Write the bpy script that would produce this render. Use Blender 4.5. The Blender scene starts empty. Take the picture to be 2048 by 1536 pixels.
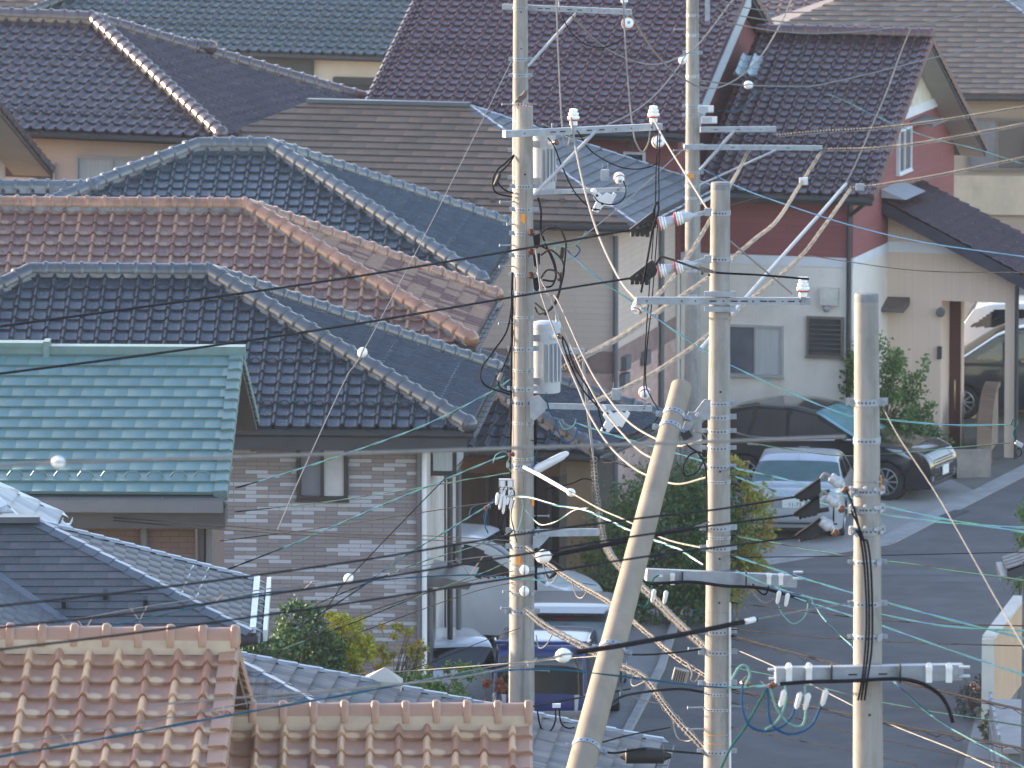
import bpy, bmesh, math, random
import numpy as np
from mathutils import Vector, Matrix
random.seed(7); rng = np.random.default_rng(7)
R = math.radians
SC = bpy.context.scene
# ---------------------------------------------------------------- camera
FPX, PITCH, ZC = 17550.0, R(7.6), 23.4
cam = bpy.data.cameras.new('camera'); cam_o = bpy.data.objects.new('camera', cam)
SC.collection.objects.link(cam_o); SC.camera = cam_o
cam_o.location = (0, 0, ZC); cam_o.rotation_euler = (R(90) - PITCH, 0, 0)
cam.sensor_width = 36; cam.lens = 36 * FPX / 2048; cam.clip_start = 1; cam.clip_end = 6000
cam.dof.use_dof = True; cam.dof.focus_distance = 98; cam.dof.aperture_fstop = 7.5
# ---------------------------------------------------------------- sky, sun, exposure
SUN_EL, SUN_AZ = R(9.5), R(-63)            # azimuth from +Y (away from camera) towards +X
W = bpy.data.worlds.new('World'); SC.world = W; W.use_nodes = True
nt = W.node_tree; nt.nodes.clear()
sky = nt.nodes.new('ShaderNodeTexSky'); sky.sky_type = 'NISHITA'; sky.sun_disc = False
sky.ozone_density = 1.5; sky.dust_density = 1.0; sky.sun_elevation = SUN_EL; sky.sun_rotation = SUN_AZ
bg = nt.nodes.new('ShaderNodeBackground'); bg.inputs[1].default_value = 0.13
out = nt.nodes.new('ShaderNodeOutputWorld')
tint = nt.nodes.new('ShaderNodeMix'); tint.data_type = 'RGBA'; tint.blend_type = 'MULTIPLY'; tint.inputs[0].default_value = 1
tint.inputs[7].default_value = (1.09, .97, .99, 1)      # sky colour tinted by hand, slightly warm and less green
nt.links.new(sky.outputs[0], tint.inputs[6]); nt.links.new(tint.outputs[2], bg.inputs[0]); nt.links.new(bg.outputs[0], out.inputs[0])
sun = bpy.data.lights.new('sun', 'SUN'); sun.energy = 2.3; sun.angle = R(0.53); sun.color = (1, .83, .62)
sun_o = bpy.data.objects.new('sun', sun); SC.collection.objects.link(sun_o)
sdir = Vector((math.sin(SUN_AZ) * math.cos(SUN_EL), math.cos(SUN_AZ) * math.cos(SUN_EL), math.sin(SUN_EL)))
sun_o.rotation_euler = sdir.to_track_quat('Z', 'Y').to_euler()
SC.view_settings.view_transform = 'Standard'; SC.view_settings.look = 'None'
SC.view_settings.exposure = 2.65; SC.view_settings.gamma = 1
SC.cycles.volume_bounces = 0; SC.cycles.max_bounces = 8; SC.cycles.use_denoising = True
SC.cycles.sample_clamp_indirect = 6

# ---------------------------------------------------------------- helpers
def at(px, py, Y):
    """place of a photographed point that stands Y metres away"""
    x = (px - 1024) / FPX; y = -(py - 768) / FPX
    d = Vector((x, math.cos(PITCH) + y * math.sin(PITCH), -math.sin(PITCH) + y * math.cos(PITCH)))
    return Vector((0, 0, ZC)) + d * (Y / d.y)
def atz(px, py, z):
    x = (px - 1024) / FPX; y = -(py - 768) / FPX
    d = Vector((x, math.cos(PITCH) + y * math.sin(PITCH), -math.sin(PITCH) + y * math.cos(PITCH)))
    return Vector((0, 0, ZC)) + d * ((z - ZC) / d.z)
def gz(Y): return 0.0 if Y > 125 else (125 - Y) * .055

def tag(o, label=None, cat=None, group=None, kind=None):
    if label: o['label'] = label
    if cat: o['category'] = cat
    if group: o['group'] = group
    if kind: o['kind'] = kind
    return o
MW = {}
def thing(name, label, cat, loc=(0, 0, 0), rz=0.0, group=None):
    o = bpy.data.objects.new(name, None); SC.collection.objects.link(o)
    o.location = loc; o.rotation_euler = (0, 0, rz); o.empty_display_size = .2
    MW[o] = Matrix.Translation(Vector(loc)) @ Matrix.Rotation(rz, 4, 'Z')
    return tag(o, label, cat, group)
def inv_of(o):
    while o is not None and o not in MW: o = o.parent
    return MW[o].inverted() if o is not None else None

class MB:
    def __init__(s): s.v = []; s.f = []
    def add(s, vs, fs):
        n = len(s.v); s.v += [tuple(p) for p in vs]; s.f += [tuple(i + n for i in f) for f in fs]; return s
    def quad(s, *p): return s.add(p, [tuple(range(len(p)))])
    def box(s, c, size, M=None):
        hx, hy, hz = size[0] / 2, size[1] / 2, size[2] / 2
        P = [Vector((x, y, z)) for x in (-hx, hx) for y in (-hy, hy) for z in (-hz, hz)]
        if M is not None: P = [M @ p for p in P]
        c = Vector(c)
        return s.add([c + p for p in P], [(0, 1, 3, 2), (4, 6, 7, 5), (0, 4, 5, 1), (2, 3, 7, 6), (0, 2, 6, 4), (1, 5, 7, 3)])
    def bx(s, x0, x1, y0, y1, z0, z1): return s.box(((x0 + x1) / 2, (y0 + y1) / 2, (z0 + z1) / 2), (x1 - x0, y1 - y0, z1 - z0))
    def beam(s, p0, p1, w, h, up=(0, 0, 1)):
        p0, p1 = Vector(p0), Vector(p1); d = (p1 - p0); L = d.length
        if L < 1e-6: return s
        d /= L; up = Vector(up)
        if abs(d.dot(up)) > .98: up = Vector((0, 1, 0))
        x = d.cross(up).normalized(); z = x.cross(d)
        M = Matrix((d, x, z)).transposed()
        return s.box((p0 + p1) / 2, (L, w, h), M)
    def tube(s, pts, r, n=8, cap=True):
        pts = [Vector(p) for p in pts]; m = len(pts)
        rs = r if isinstance(r, (list, tuple)) else [r] * m
        t0 = (pts[1] - pts[0]).normalized()
        up = Vector((0, 0, 1)) if abs(t0.z) < .9 else Vector((0, 1, 0))
        x = t0.cross(up).normalized(); vs = []; fs = []
        for i in range(m):
            t = (pts[min(i + 1, m - 1)] - pts[max(i - 1, 0)])
            t = t.normalized() if t.length > 1e-9 else t0
            x = (x - t * x.dot(t)); x = x.normalized() if x.length > 1e-6 else t.orthogonal().normalized()
            y = t.cross(x)
            for k in range(n):
                a = 2 * math.pi * k / n
                vs.append(pts[i] + (x * math.cos(a) + y * math.sin(a)) * rs[i])
        for i in range(m - 1):
            for k in range(n):
                fs.append((i * n + k, i * n + (k + 1) % n, (i + 1) * n + (k + 1) % n, (i + 1) * n + k))
        if cap: fs += [tuple(range(n))[::-1], tuple((m - 1) * n + k for k in range(n))]
        return s.add(vs, fs)
    def lathe(s, p0, axis, prof, n=16, cap=True):
        a = Vector(axis).normalized(); p0 = Vector(p0)
        x = a.orthogonal().normalized(); y = a.cross(x); vs = []; fs = []
        for (t, r) in prof:
            for k in range(n):
                an = 2 * math.pi * k / n
                vs.append(p0 + a * t + (x * math.cos(an) + y * math.sin(an)) * max(r, 1e-4))
        m = len(prof)
        for i in range(m - 1):
            for k in range(n):
                fs.append((i * n + k, i * n + (k + 1) % n, (i + 1) * n + (k + 1) % n, (i + 1) * n + k))
        if cap: fs += [tuple(range(n))[::-1], tuple((m - 1) * n + k for k in range(n))]
        return s.add(vs, fs)
    def prism(s, poly, d):
        n = len(poly); d = Vector(d); P = [Vector(p) for p in poly]
        return s.add(P + [p + d for p in P], [tuple(range(n))[::-1], tuple(range(n, 2 * n))] + [(i, (i + 1) % n, n + (i + 1) % n, n + i) for i in range(n)])
    def build(s, name, m, parent=None, local=False, smooth=30, uv=None):
        me = bpy.data.meshes.new(name)
        vs = s.v
        if parent is not None and not local:
            I = inv_of(parent)
            if I is not None: vs = [tuple(I @ Vector(p)) for p in vs]
        me.from_pydata(vs, [], s.f); me.materials.append(m)
        bm = bmesh.new(); bm.from_mesh(me); bmesh.ops.recalc_face_normals(bm, faces=bm.faces); bm.to_mesh(me); bm.free()
        if smooth:
            me.shade_smooth(); me.set_sharp_from_angle(angle=R(smooth))
        return link(name, me, parent)
def link(name, me, parent=None):
    o = bpy.data.objects.new(name, me); SC.collection.objects.link(o)
    if parent is not None: o.parent = parent
    return o
def copy_tree(o, parent=None):
    c = o.copy(); SC.collection.objects.link(c)
    if parent is not None: c.parent = parent
    if o in MW: MW[c] = MW[o].copy()
    for ch in list(o.children): copy_tree(ch, c)
    return c
def spline(P, per=8):
    P = [Vector(p) for p in P]
    if len(P) < 3:
        return [P[0].lerp(P[1], i / per) for i in range(per + 1)]
    Q = [P[0] * 2 - P[1]] + P + [P[-1] * 2 - P[-2]]; o = []
    for i in range(1, len(Q) - 2):
        a, b, c, d = Q[i - 1:i + 3]
        for k in range(per):
            t = k / per
            o.append(.5 * ((2 * b) + (c - a) * t + (2 * a - 5 * b + 4 * c - d) * t * t + (3 * b - a - 3 * c + d) * t ** 3))
    o.append(P[-1]); return o

# ---------------------------------------------------------------- materials
def lnk(t, a, b): t.links.new(a, b)
def nd(t, k, **kw):
    n = t.nodes.new(k)
    for q, v in kw.items(): setattr(n, q, v)
    return n
def mth(t, op, a, b=None, c=None, clamp=False):
    n = t.nodes.new('ShaderNodeMath'); n.operation = op; n.use_clamp = clamp
    for i, v in enumerate((a, b, c)):
        if v is None: continue
        if isinstance(v, (int, float)): n.inputs[i].default_value = v
        else: t.links.new(v, n.inputs[i])
    return n.outputs[0]
def mixc(t, fac, a, b, mode='MIX'):
    n = t.nodes.new('ShaderNodeMix'); n.data_type = 'RGBA'; n.blend_type = mode
    for sock, v in ((n.inputs[0], fac), (n.inputs[6], a), (n.inputs[7], b)):
        if isinstance(v, (int, float)): sock.default_value = v
        elif isinstance(v, tuple): sock.default_value = (*v, 1)
        else: t.links.new(v, sock)
    return n.outputs[2]
def ramp(t, f, stops, interp='LINEAR'):
    n = t.nodes.new('ShaderNodeValToRGB'); n.color_ramp.interpolation = interp
    e = n.color_ramp.elements
    while len(e) < len(stops): e.new(.5)
    for i, (p, c) in enumerate(stops): e[i].position = p; e[i].color = (*c, 1) if isinstance(c, tuple) else (c, c, c, 1)
    t.links.new(f, n.inputs[0]); return n.outputs[0]
def newmat(name):
    m = bpy.data.materials.new(name); m.use_nodes = True
    t = m.node_tree; b = t.nodes['Principled BSDF']; return m, t, b
def noise(t, vec, scale, detail=4, rough=.55):
    n = t.nodes.new('ShaderNodeTexNoise'); n.inputs['Scale'].default_value = scale
    n.inputs['Detail'].default_value = detail; n.inputs['Roughness'].default_value = rough
    if vec is not None: t.links.new(vec, n.inputs['Vector'])
    return n.outputs[0]
def objco(t, scale=None):
    c = t.nodes.new('ShaderNodeTexCoord').outputs['Object']
    if scale:
        mp = t.nodes.new('ShaderNodeMapping'); mp.inputs['Scale'].default_value = scale
        t.links.new(c, mp.inputs[0]); return mp.outputs[0]
    return c
def mat(name, col, rough=.6, metal=0.0, var=.25, scale=3, stretch=None, bump=0.0, bscale=60, spec=.5, coat=0.0, dirt=None, dirt_amt=.5):
    m, t, b = newmat(name)
    co = objco(t, stretch)
    f = noise(t, co, scale)
    dark = tuple(c * (1 - var) for c in col); lite = tuple(min(1, c * (1 + var)) for c in col)
    c = ramp(t, f, [(.3, dark), (.7, lite)])
    if dirt:
        d = ramp(t, noise(t, objco(t, (1.3, 1.3, .5)), scale * .7, 6, .65), [(.48, 0.), (.72, 1.)])
        c = mixc(t, mth(t, 'MULTIPLY', d, dirt_amt), c, dirt)
    lnk(t, c, b.inputs['Base Color'])
    b.inputs['Roughness'].default_value = rough; b.inputs['Metallic'].default_value = metal
    b.inputs['Specular IOR Level'].default_value = spec
    if coat: b.inputs['Coat Weight'].default_value = coat; b.inputs['Coat Roughness'].default_value = .06
    if bump:
        bn = t.nodes.new('ShaderNodeBump'); bn.inputs['Strength'].default_value = bump; bn.inputs['Distance'].default_value = .01
        lnk(t, noise(t, objco(t), bscale, 3), bn.inputs['Height']); lnk(t, bn.outputs[0], b.inputs['Normal'])
    return m
def uvnode(t): return t.nodes.new('ShaderNodeTexCoord').outputs['UV']
def tile_ids(t):
    s = t.nodes.new('ShaderNodeSeparateXYZ'); lnk(t, uvnode(t), s.inputs[0])
    u, v = s.outputs[0], s.outputs[1]
    fu, fv = mth(t, 'FLOOR', u), mth(t, 'FLOOR', v)
    cmb = t.nodes.new('ShaderNodeCombineXYZ'); lnk(t, fu, cmb.inputs[0]); lnk(t, fv, cmb.inputs[1])
    wn = t.nodes.new('ShaderNodeTexWhiteNoise'); wn.noise_dimensions = '2D'; lnk(t, cmb.outputs[0], wn.inputs['Vector'])
    return u, v, mth(t, 'FRACT', u), mth(t, 'FRACT', v), wn.outputs['Value'], wn.outputs['Color']
def tilemat(name, a, b2, rough=.35, stain=(.05, .045, .04), stain_amt=.4, spec=.5, mottle=None, grain=.0, rv=.1, streak=0):
    m, t, b = newmat(name)
    u, v, fx, fy, rnd, rc = tile_ids(t)
    c = mixc(t, rnd, a, b2)
    co = objco(t)
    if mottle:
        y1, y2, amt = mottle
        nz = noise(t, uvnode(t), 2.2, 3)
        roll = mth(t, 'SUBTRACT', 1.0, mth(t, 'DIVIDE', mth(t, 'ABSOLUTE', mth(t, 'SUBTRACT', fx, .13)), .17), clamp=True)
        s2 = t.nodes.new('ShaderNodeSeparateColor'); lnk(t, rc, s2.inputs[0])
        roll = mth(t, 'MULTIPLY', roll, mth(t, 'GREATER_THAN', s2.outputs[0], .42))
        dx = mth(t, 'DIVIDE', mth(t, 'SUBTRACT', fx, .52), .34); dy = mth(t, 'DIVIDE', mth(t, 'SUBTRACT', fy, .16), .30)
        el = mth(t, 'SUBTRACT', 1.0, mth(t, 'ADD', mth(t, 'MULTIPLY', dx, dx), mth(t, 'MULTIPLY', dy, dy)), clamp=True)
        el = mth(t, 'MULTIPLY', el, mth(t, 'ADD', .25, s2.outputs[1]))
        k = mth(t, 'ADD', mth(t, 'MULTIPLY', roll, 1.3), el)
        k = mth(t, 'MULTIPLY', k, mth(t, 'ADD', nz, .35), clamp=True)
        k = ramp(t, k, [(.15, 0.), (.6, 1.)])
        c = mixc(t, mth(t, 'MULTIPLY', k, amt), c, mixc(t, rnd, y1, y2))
    d = ramp(t, noise(t, co, .8, 7, .7), [(.5, 0.), (.75, 1.)])
    c = mixc(t, mth(t, 'MULTIPLY', d, stain_amt), c, stain)
    edge = ramp(t, fy, [(0., 1.), (.12, 0.)])
    c = mixc(t, mth(t, 'MULTIPLY', edge, stain_amt), c, stain)
    if streak:
        mp = t.nodes.new('ShaderNodeMapping'); mp.inputs['Scale'].default_value = (14, .5, 1); lnk(t, uvnode(t), mp.inputs[0])
        c = mixc(t, mth(t, 'MULTIPLY', ramp(t, noise(t, mp.outputs[0], 1.0, 5, .7), [(.38, 0.), (.62, 1.)]), streak), c, stain)
    if grain:
        g = noise(t, co, 90, 2, .8)
        c = mixc(t, mth(t, 'MULTIPLY', ramp(t, g, [(.52, 0.), (.72, 1.)]), grain), c, (.35, .36, .38))
    lnk(t, c, b.inputs['Base Color'])
    lnk(t, mth(t, 'ADD', rough - rv / 2, mth(t, 'MULTIPLY', noise(t, co, 6, 3), rv * 2)), b.inputs['Roughness'])
    b.inputs['Specular IOR Level'].default_value = spec
    return m
def brickmat(name, c1, c2, mortar, bw, bh, thr=None, c3=None, rough=.8, off=.5):
    """tiles on wall faces: x+y along the wall, z up (object space)"""
    m, t, b = newmat(name)
    s = t.nodes.new('ShaderNodeSeparateXYZ'); lnk(t, objco(t), s.inputs[0])
    cb = t.nodes.new('ShaderNodeCombineXYZ'); lnk(t, mth(t, 'ADD', s.outputs[0], s.outputs[1]), cb.inputs[0]); lnk(t, s.outputs[2], cb.inputs[1])
    br = t.nodes.new('ShaderNodeTexBrick'); lnk(t, cb.outputs[0], br.inputs['Vector'])
    br.inputs['Scale'].default_value = 1; br.inputs['Brick Width'].default_value = bw; br.inputs['Row Height'].default_value = bh
    br.inputs['Mortar Size'].default_value = .004; br.offset = off; br.inputs['Mortar Smooth'].default_value = .2
    br.inputs['Color1'].default_value = (0, 0, 0, 1); br.inputs['Color2'].default_value = (1, 1, 1, 1); br.inputs['Mortar'].default_value = (.5, .5, .5, 1)
    if thr: c = ramp(t, br.outputs['Color'], [(0, c1), (thr * .55, c3 or c1), (thr, c2)], 'CONSTANT')
    else: c = mixc(t, br.outputs['Color'], c1, c2)
    c = mixc(t, br.outputs['Fac'], c, mortar)
    d = noise(t, objco(t, (1, 1, .35)), 1.2, 6, .65)
    c = mixc(t, mth(t, 'MULTIPLY', ramp(t, d, [(.45, 0.), (.8, 1.)]), .3), c, tuple(x * .6 for x in c1))
    lnk(t, c, b.inputs['Base Color']); b.inputs['Roughness'].default_value = rough
    bn = t.nodes.new('ShaderNodeBump'); bn.inputs['Strength'].default_value = .5; bn.inputs['Distance'].default_value = .006; bn.invert = True
    lnk(t, br.outputs['Fac'], bn.inputs['Height']); lnk(t, bn.outputs[0], b.inputs['Normal'])
    return m
def glassmat(name, col=(.03, .04, .05), rough=.05):
    m, t, b = newmat(name)
    f = noise(t, objco(t), 1.5, 3)
    lnk(t, ramp(t, f, [(.3, tuple(c * .7 for c in col)), (.7, tuple(c * 1.3 for c in col))]), b.inputs['Base Color'])
    b.inputs['Roughness'].default_value = rough; b.inputs['Specular IOR Level'].default_value = .8
    return m
def leafmat(name, a, b2, c3=None, trans=.35):
    m, t, b = newmat(name)
    g = t.nodes.new('ShaderNodeNewGeometry')
    st = [(0, a), (.7, b2)] + ([(.82, c3)] if c3 else [])
    c = ramp(t, g.outputs['Random Per Island'], st)
    lnk(t, c, b.inputs['Base Color']); b.inputs['Roughness'].default_value = .5
    tr = t.nodes.new('ShaderNodeBsdfTranslucent'); lnk(t, c, tr.inputs[0])
    mx = t.nodes.new('ShaderNodeMixShader'); mx.inputs[0].default_value = trans
    lnk(t, b.outputs[0], mx.inputs[1]); lnk(t, tr.outputs[0], mx.inputs[2])
    lnk(t, mx.outputs[0], t.nodes['Material Output'].inputs[0]); return m

M_ = {}
M_['concrete'] = mat('pole_concrete', (.265, .25, .232), .9, var=.2, scale=9, stretch=(1.6, 1.6, .12), bump=.3, bscale=120, dirt=(.15, .15, .125), dirt_amt=.7)
M_['old'] = mat('old_concrete', (.255, .215, .168), .9, var=.14, scale=5, stretch=(1, 1, .3), bump=.3, bscale=120, dirt=(.19, .16, .12), dirt_amt=.5)
M_['mossy'] = mat('mossy_concrete', (.26, .25, .21), .9, var=.3, scale=14, bump=.4, bscale=150, dirt=(.13, .14, .08), dirt_amt=.8)
M_['cap'] = mat('pole_cap', (.16, .17, .18), .8, var=.2, scale=20)
M_['galv'] = mat('galvanised_steel', (.27, .30, .34), .5, .3, .18, 9, dirt=(.30, .31, .32), dirt_amt=.4)
M_['galvw'] = mat('bright_galvanised', (.38, .40, .43), .45, .2, .12, 8)
M_['tank'] = mat('transformer_paint', (.40, .44, .48), .5, .0, .12, 4, stretch=(1, 1, .4), dirt=(.30, .24, .2), dirt_amt=.25)
M_['porc'] = mat('white_porcelain', (.82, .82, .80), .2, 0, .05, 5, spec=.6)
M_['red'] = mat('red_band', (.42, .07, .05), .35, var=.15)
M_['brown'] = mat('brown_porcelain', (.13, .05, .03), .25, var=.2, scale=20)
M_['plw'] = mat('white_plastic', (.65, .65, .65), .5, var=.06)
M_['blk'] = mat('black_rubber', (.009, .009, .011), .6, var=.25, scale=20)
M_['dkcable'] = mat('dark_cable', (.010, .010, .014), .8, var=.25, scale=12, spec=.08)
M_['gycable'] = mat('grey_cable', (.22, .205, .19), .8, var=.15, scale=6, spec=.1)
M_['wire'] = mat('steel_wire', (.18, .175, .17), .8, .0, .15, 10, spec=.15)
M_['thin'] = mat('thin_wire', (.012, .012, .015), .8, .0, .2, 10, spec=.05)
M_['blue'] = mat('blue_cable', (.012, .07, .16), .8, var=.2, scale=2, spec=.1)
M_['green'] = mat('green_cable', (.012, .085, .08), .8, var=.2, scale=2, spec=.1)
M_['lgreen'] = mat('pale_green_cable', (.15, .30, .26), .8, var=.15, scale=2, spec=.1)
M_['orange'] = mat('orange_marker', (.75, .27, .02), .5, var=.1)
M_['spiral'] = mat('spiral_wrap', (.33, .30, .26), .8, .0, .15, 10, spec=.1)
# ---------------------------------------------------------------- tiled roofs
def prof_j(u):
    u = u % 1.0
    if u < .32: return .060 * math.sin(math.pi * u / .32)
    return -.007 * math.sin(math.pi * (u - .32) / .68)
PROF = {'J': [(u, prof_j(u)) for u in (0, .05, .10, .15, .20, .26, .32, .42, .55, .68, .84, 1.0)],
        'flat': [(0, -.004), (.012, 0), (.5, 0), (.988, 0), (1, -.004)],
        'slate': [(0, -.003), (.01, 0), (.99, 0), (1, -.003)],
        'rib': [(0, 0), (.5, .0), (1, 0)]}
LIP = {'J': .034, 'flat': .030, 'slate': .010}
def face_axes(poly, U):
    U = Vector(U).normalized()
    n = None
    for i in range(2, len(poly)):
        n = (Vector(poly[i - 1]) - Vector(poly[0])).cross(Vector(poly[i]) - Vector(poly[0]))
        if n.length > 1e-6: break
    n.normalize()
    if n.z < 0: n = -n
    V = n.cross(U).normalized()
    if V.z < 0: V = -V
    return U, V, n
def tiles(bm, poly, U, kind, w, l, guards=(), jit=.003, uoff=0.0, special=None):
    """adds clipped tile geometry of one roof plane; poly[0] lies on the eave"""
    uvl = bm.loops.layers.uv.verify()
    poly = [Vector(p) for p in poly]
    U, V, n = face_axes(poly, U); o = poly[0]
    us = [(p - o).dot(U) for p in poly]; vs = [(p - o).dot(V) for p in poly]
    umin, umax, vmax = min(us), max(us), max(vs)
    t = bmesh.new(); tu = t.loops.layers.uv.verify()
    P = PROF[kind]; lip = LIP[kind]; stag = kind != 'J'
    ncol = int((umax - umin) / w) + 3; nrow = int(vmax / l) + 1
    for j in range(nrow):
        off = (.5 * w if (stag and j % 2) else 0) + uoff * w
        if kind == 'slate': off = (j * .37 % 1) * w
        v0, v1 = j * l, (j + 1) * l + l * .06
        # keep only the columns that can lie inside the face on this course
        prev = None; base = random.uniform(-jit, jit) * .5
        sk = []; top = []; upr = []; uvs = []
        for i in range(ncol):
            u0 = umin - w + off - (w if off else 0) + i * w if False else (math.floor(umin / w) - 1 + i) * w + off
            dz = random.uniform(-jit, jit) if kind == 'J' else 0
            for (q, h) in P[(0 if i == 0 else 1):]:
                k = 0 if q in (0, 1.0, 1) else dz
                uu = u0 + q * w
                a = o + U * uu + V * v0 + n * (h + base)
                sk.append(t.verts.new(a - n * .012)); top.append(t.verts.new(a + n * (lip + k)))
                upr.append(t.verts.new(o + U * uu + V * v1 + n * (h + base + k * .3))); uvs.append(uu)
        sk2 = [t.verts.new(x.co) for x in top]
        for i in range(len(top) - 1):
            for quad in ((top[i], top[i + 1], upr[i + 1], upr[i]), (sk[i], sk[i + 1], sk2[i + 1], sk2[i])):
                f = t.faces.new(quad); f.smooth = kind == 'J'
                for lp, uu, vv in zip(f.loops, (uvs[i], uvs[i + 1], uvs[i + 1], uvs[i]), (v0, v0, v1, v1) if quad[0] is top[i] else (v0, v0, v0, v0)):
                    lp[tu].uv = ((uu - off) / w + (0 if not stag else (j * .5)), min(vv / l, j + .999) if vv > v0 else j + .002)
    for g in guards:                       # snow guard loops moulded on one course
        v = g * l + l * .25
        for i in range(ncol):
            u0 = (math.floor(umin / w) - 1 + i + .64 + uoff) * w
            pts = [o + U * (u0 + w * .26 * math.cos(a)) + V * v + n * (.012 + .055 * math.sin(a)) for a in [math.pi * k / 6 for k in range(7)]]
            mb = MB().tube(pts, .011, 5)
            vv = [t.verts.new(p) for p in mb.v]
            for f in mb.f:
                ff = t.faces.new([vv[x] for x in f]); ff.smooth = True
                for lp in ff.loops: lp[tu].uv = ((u0) / w, g + .05)
    m = len(poly); c = sum(poly, Vector()) / m
    for i in range(m):
        a, b = poly[i], poly[(i + 1) % m]
        e = (b - a)
        if e.length < 1e-5: continue
        nn = e.cross(n).normalized()
        if (c - a).dot(nn) > 0: nn = -nn
        if abs(e.normalized().dot(U)) > .999 and (a - o).dot(V) < .01: continue      # leave the eave edge whole
        geom = t.verts[:] + t.edges[:] + t.faces[:]
        bmesh.ops.bisect_plane(t, geom=geom, dist=1e-5, plane_co=a, plane_no=nn, clear_outer=True)
    vm = {}
    for v in t.verts: vm[v] = bm.verts.new(v.co)
    for f in t.faces:
        try: nf = bm.faces.new([vm[v] for v in f.verts])
        except ValueError: continue
        nf.smooth = True
        for l1, l2 in zip(nf.loops, f.loops): l1[uvl].uv = l2[tu].uv
    t.free()
def bm_obj(name, bm, m, parent):
    me = bpy.data.meshes.new(name); bm.to_mesh(me); bm.free(); me.materials.append(m)
    return link(name, me, parent)
def caps(p0, p1, r=.105, pitch=.30, up=(0, 0, 1), over=.0, flip=False, end=True):
    """row of half-round ridge tiles from p0 down (or along) to p1, each with a raised collar"""
    mb = MB(); p0, p1 = Vector(p0), Vector(p1); d = p1 - p0; L = d.length; d.normalize()
    x = d.cross(Vector(up)).normalized(); z = x.cross(d)
    if z.z < 0: z = -z
    n = max(1, round(L / pitch)); s = L / n
    for i in range(n):
        a = p0 + d * (s * i); j = random.uniform(-.004, .004)
        prof = [(0, r * .96), (s * .72, r), (s * .74, r * 1.0), (s * .78, r * 1.17), (s * .9, r * 1.2), (s * .96, r * 1.15), (s * 1.02, r * 1.02)]
        N = 8; vs = []; fs = []
        for (tt, rr) in prof:
            for k in range(N + 1):
                an = math.pi * (-.08 + 1.16 * k / N)
                vs.append(a + d * tt + x * (math.cos(an) * rr) + z * (math.sin(an) * rr * 1.05 + j))
        m = N + 1
        for q in range(len(prof) - 1):
            for k in range(N): fs.append((q * m + k, q * m + k + 1, (q + 1) * m + k + 1, (q + 1) * m + k))
        fs.append(tuple(range(m))); fs.append(tuple(range((len(prof) - 1) * m, len(prof) * m)))
        mb.add(vs, fs)
    if end:
        e = p1 + d * .0
        mb.lathe(e, d, [(-.02, r * 1.12), (.05, r * 1.05), (.10, r * .75), (.12, .02)], 12)
    return mb
def bed(p0, p1, w=.16, h=.09, dz=-.05):
    mb = MB(); u = Vector((0, 0, dz)); return mb.beam(Vector(p0) + u, Vector(p1) + u, w, h)
def verge(p0, p1, out_dir, l, wt=.19, drop=.13):
    """folded verge tiles from the top p0 to the eave p1, lapping over the gable edge"""
    mb = MB(); p0, p1 = Vector(p0), Vector(p1); d = p1 - p0; L = d.length; d.normalize(); o = Vector(out_dir).normalized()
    n = o.cross(d).normalized()
    if n.z < 0: n = -n
    k = max(1, round(L / l)); s = L / k
    for i in range(k):
        a = p0 + d * (s * i); b = p0 + d * (s * (i + 1) + .02)
        ra, rb = .02, .055
        sec = lambda r, sh: [n * (-.02) - o * (wt - .04), n * r - o * (wt - .05), n * (r + .012) + o * (.0), n * (r - .01) + o * .03, n * (r - drop - sh) + o * .034, n * (r - drop - sh) + o * .016]
        A = [a + q for q in sec(ra, 0)]; B = [b + q for q in sec(rb, .01)]
        m = len(A); mb.add(A + B, [(q, (q + 1) % m, m + (q + 1) % m, m + q) for q in range(m)] + [tuple(range(m))[::-1], tuple(range(m, 2 * m))])
    return mb
def gutter(pts, r=.06, m=None, parent=None, name='gutter', brackets=True):
    mb = MB()
    for a, b in zip(pts[:-1], pts[1:]):
        a, b = Vector(a), Vector(b); d = (b - a).normalized(); x = d.cross(Vector((0, 0, 1))).normalized()
        vs = []; N = 7
        prof = [(r, 0), (r * .98, -r * .7), (r * .5, -r * 1.25), (-r * .5, -r * 1.25), (-r * .98, -r * .7), (-r, 0)]
        for p in (a, b):
            vs += [p + x * q[0] + Vector((0, 0, q[1])) for q in prof]
            vs += [p + x * q[0] * .9 + Vector((0, 0, q[1] * .9)) for q in prof[::-1]]
        k = 12
        mb.add(vs, [(i, (i + 1) % k, k + (i + 1) % k, k + i) for i in range(k)] + [tuple(range(k))[::-1], tuple(range(k, 2 * k))])
        if brackets:
            L = (b - a).length
            for i in range(1, int(L / .6)):
                mb.beam(a + d * (.6 * i) - x * r * 1.0, a + d * (.6 * i) + x * r * 1.06, .02, .012)
    return mb.build(name, m, parent, local=True)
def pipe(pts, r, m, parent, name='downpipe'):
    return MB().tube(pts, r, 8).build(name, m, parent, local=True)
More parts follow.
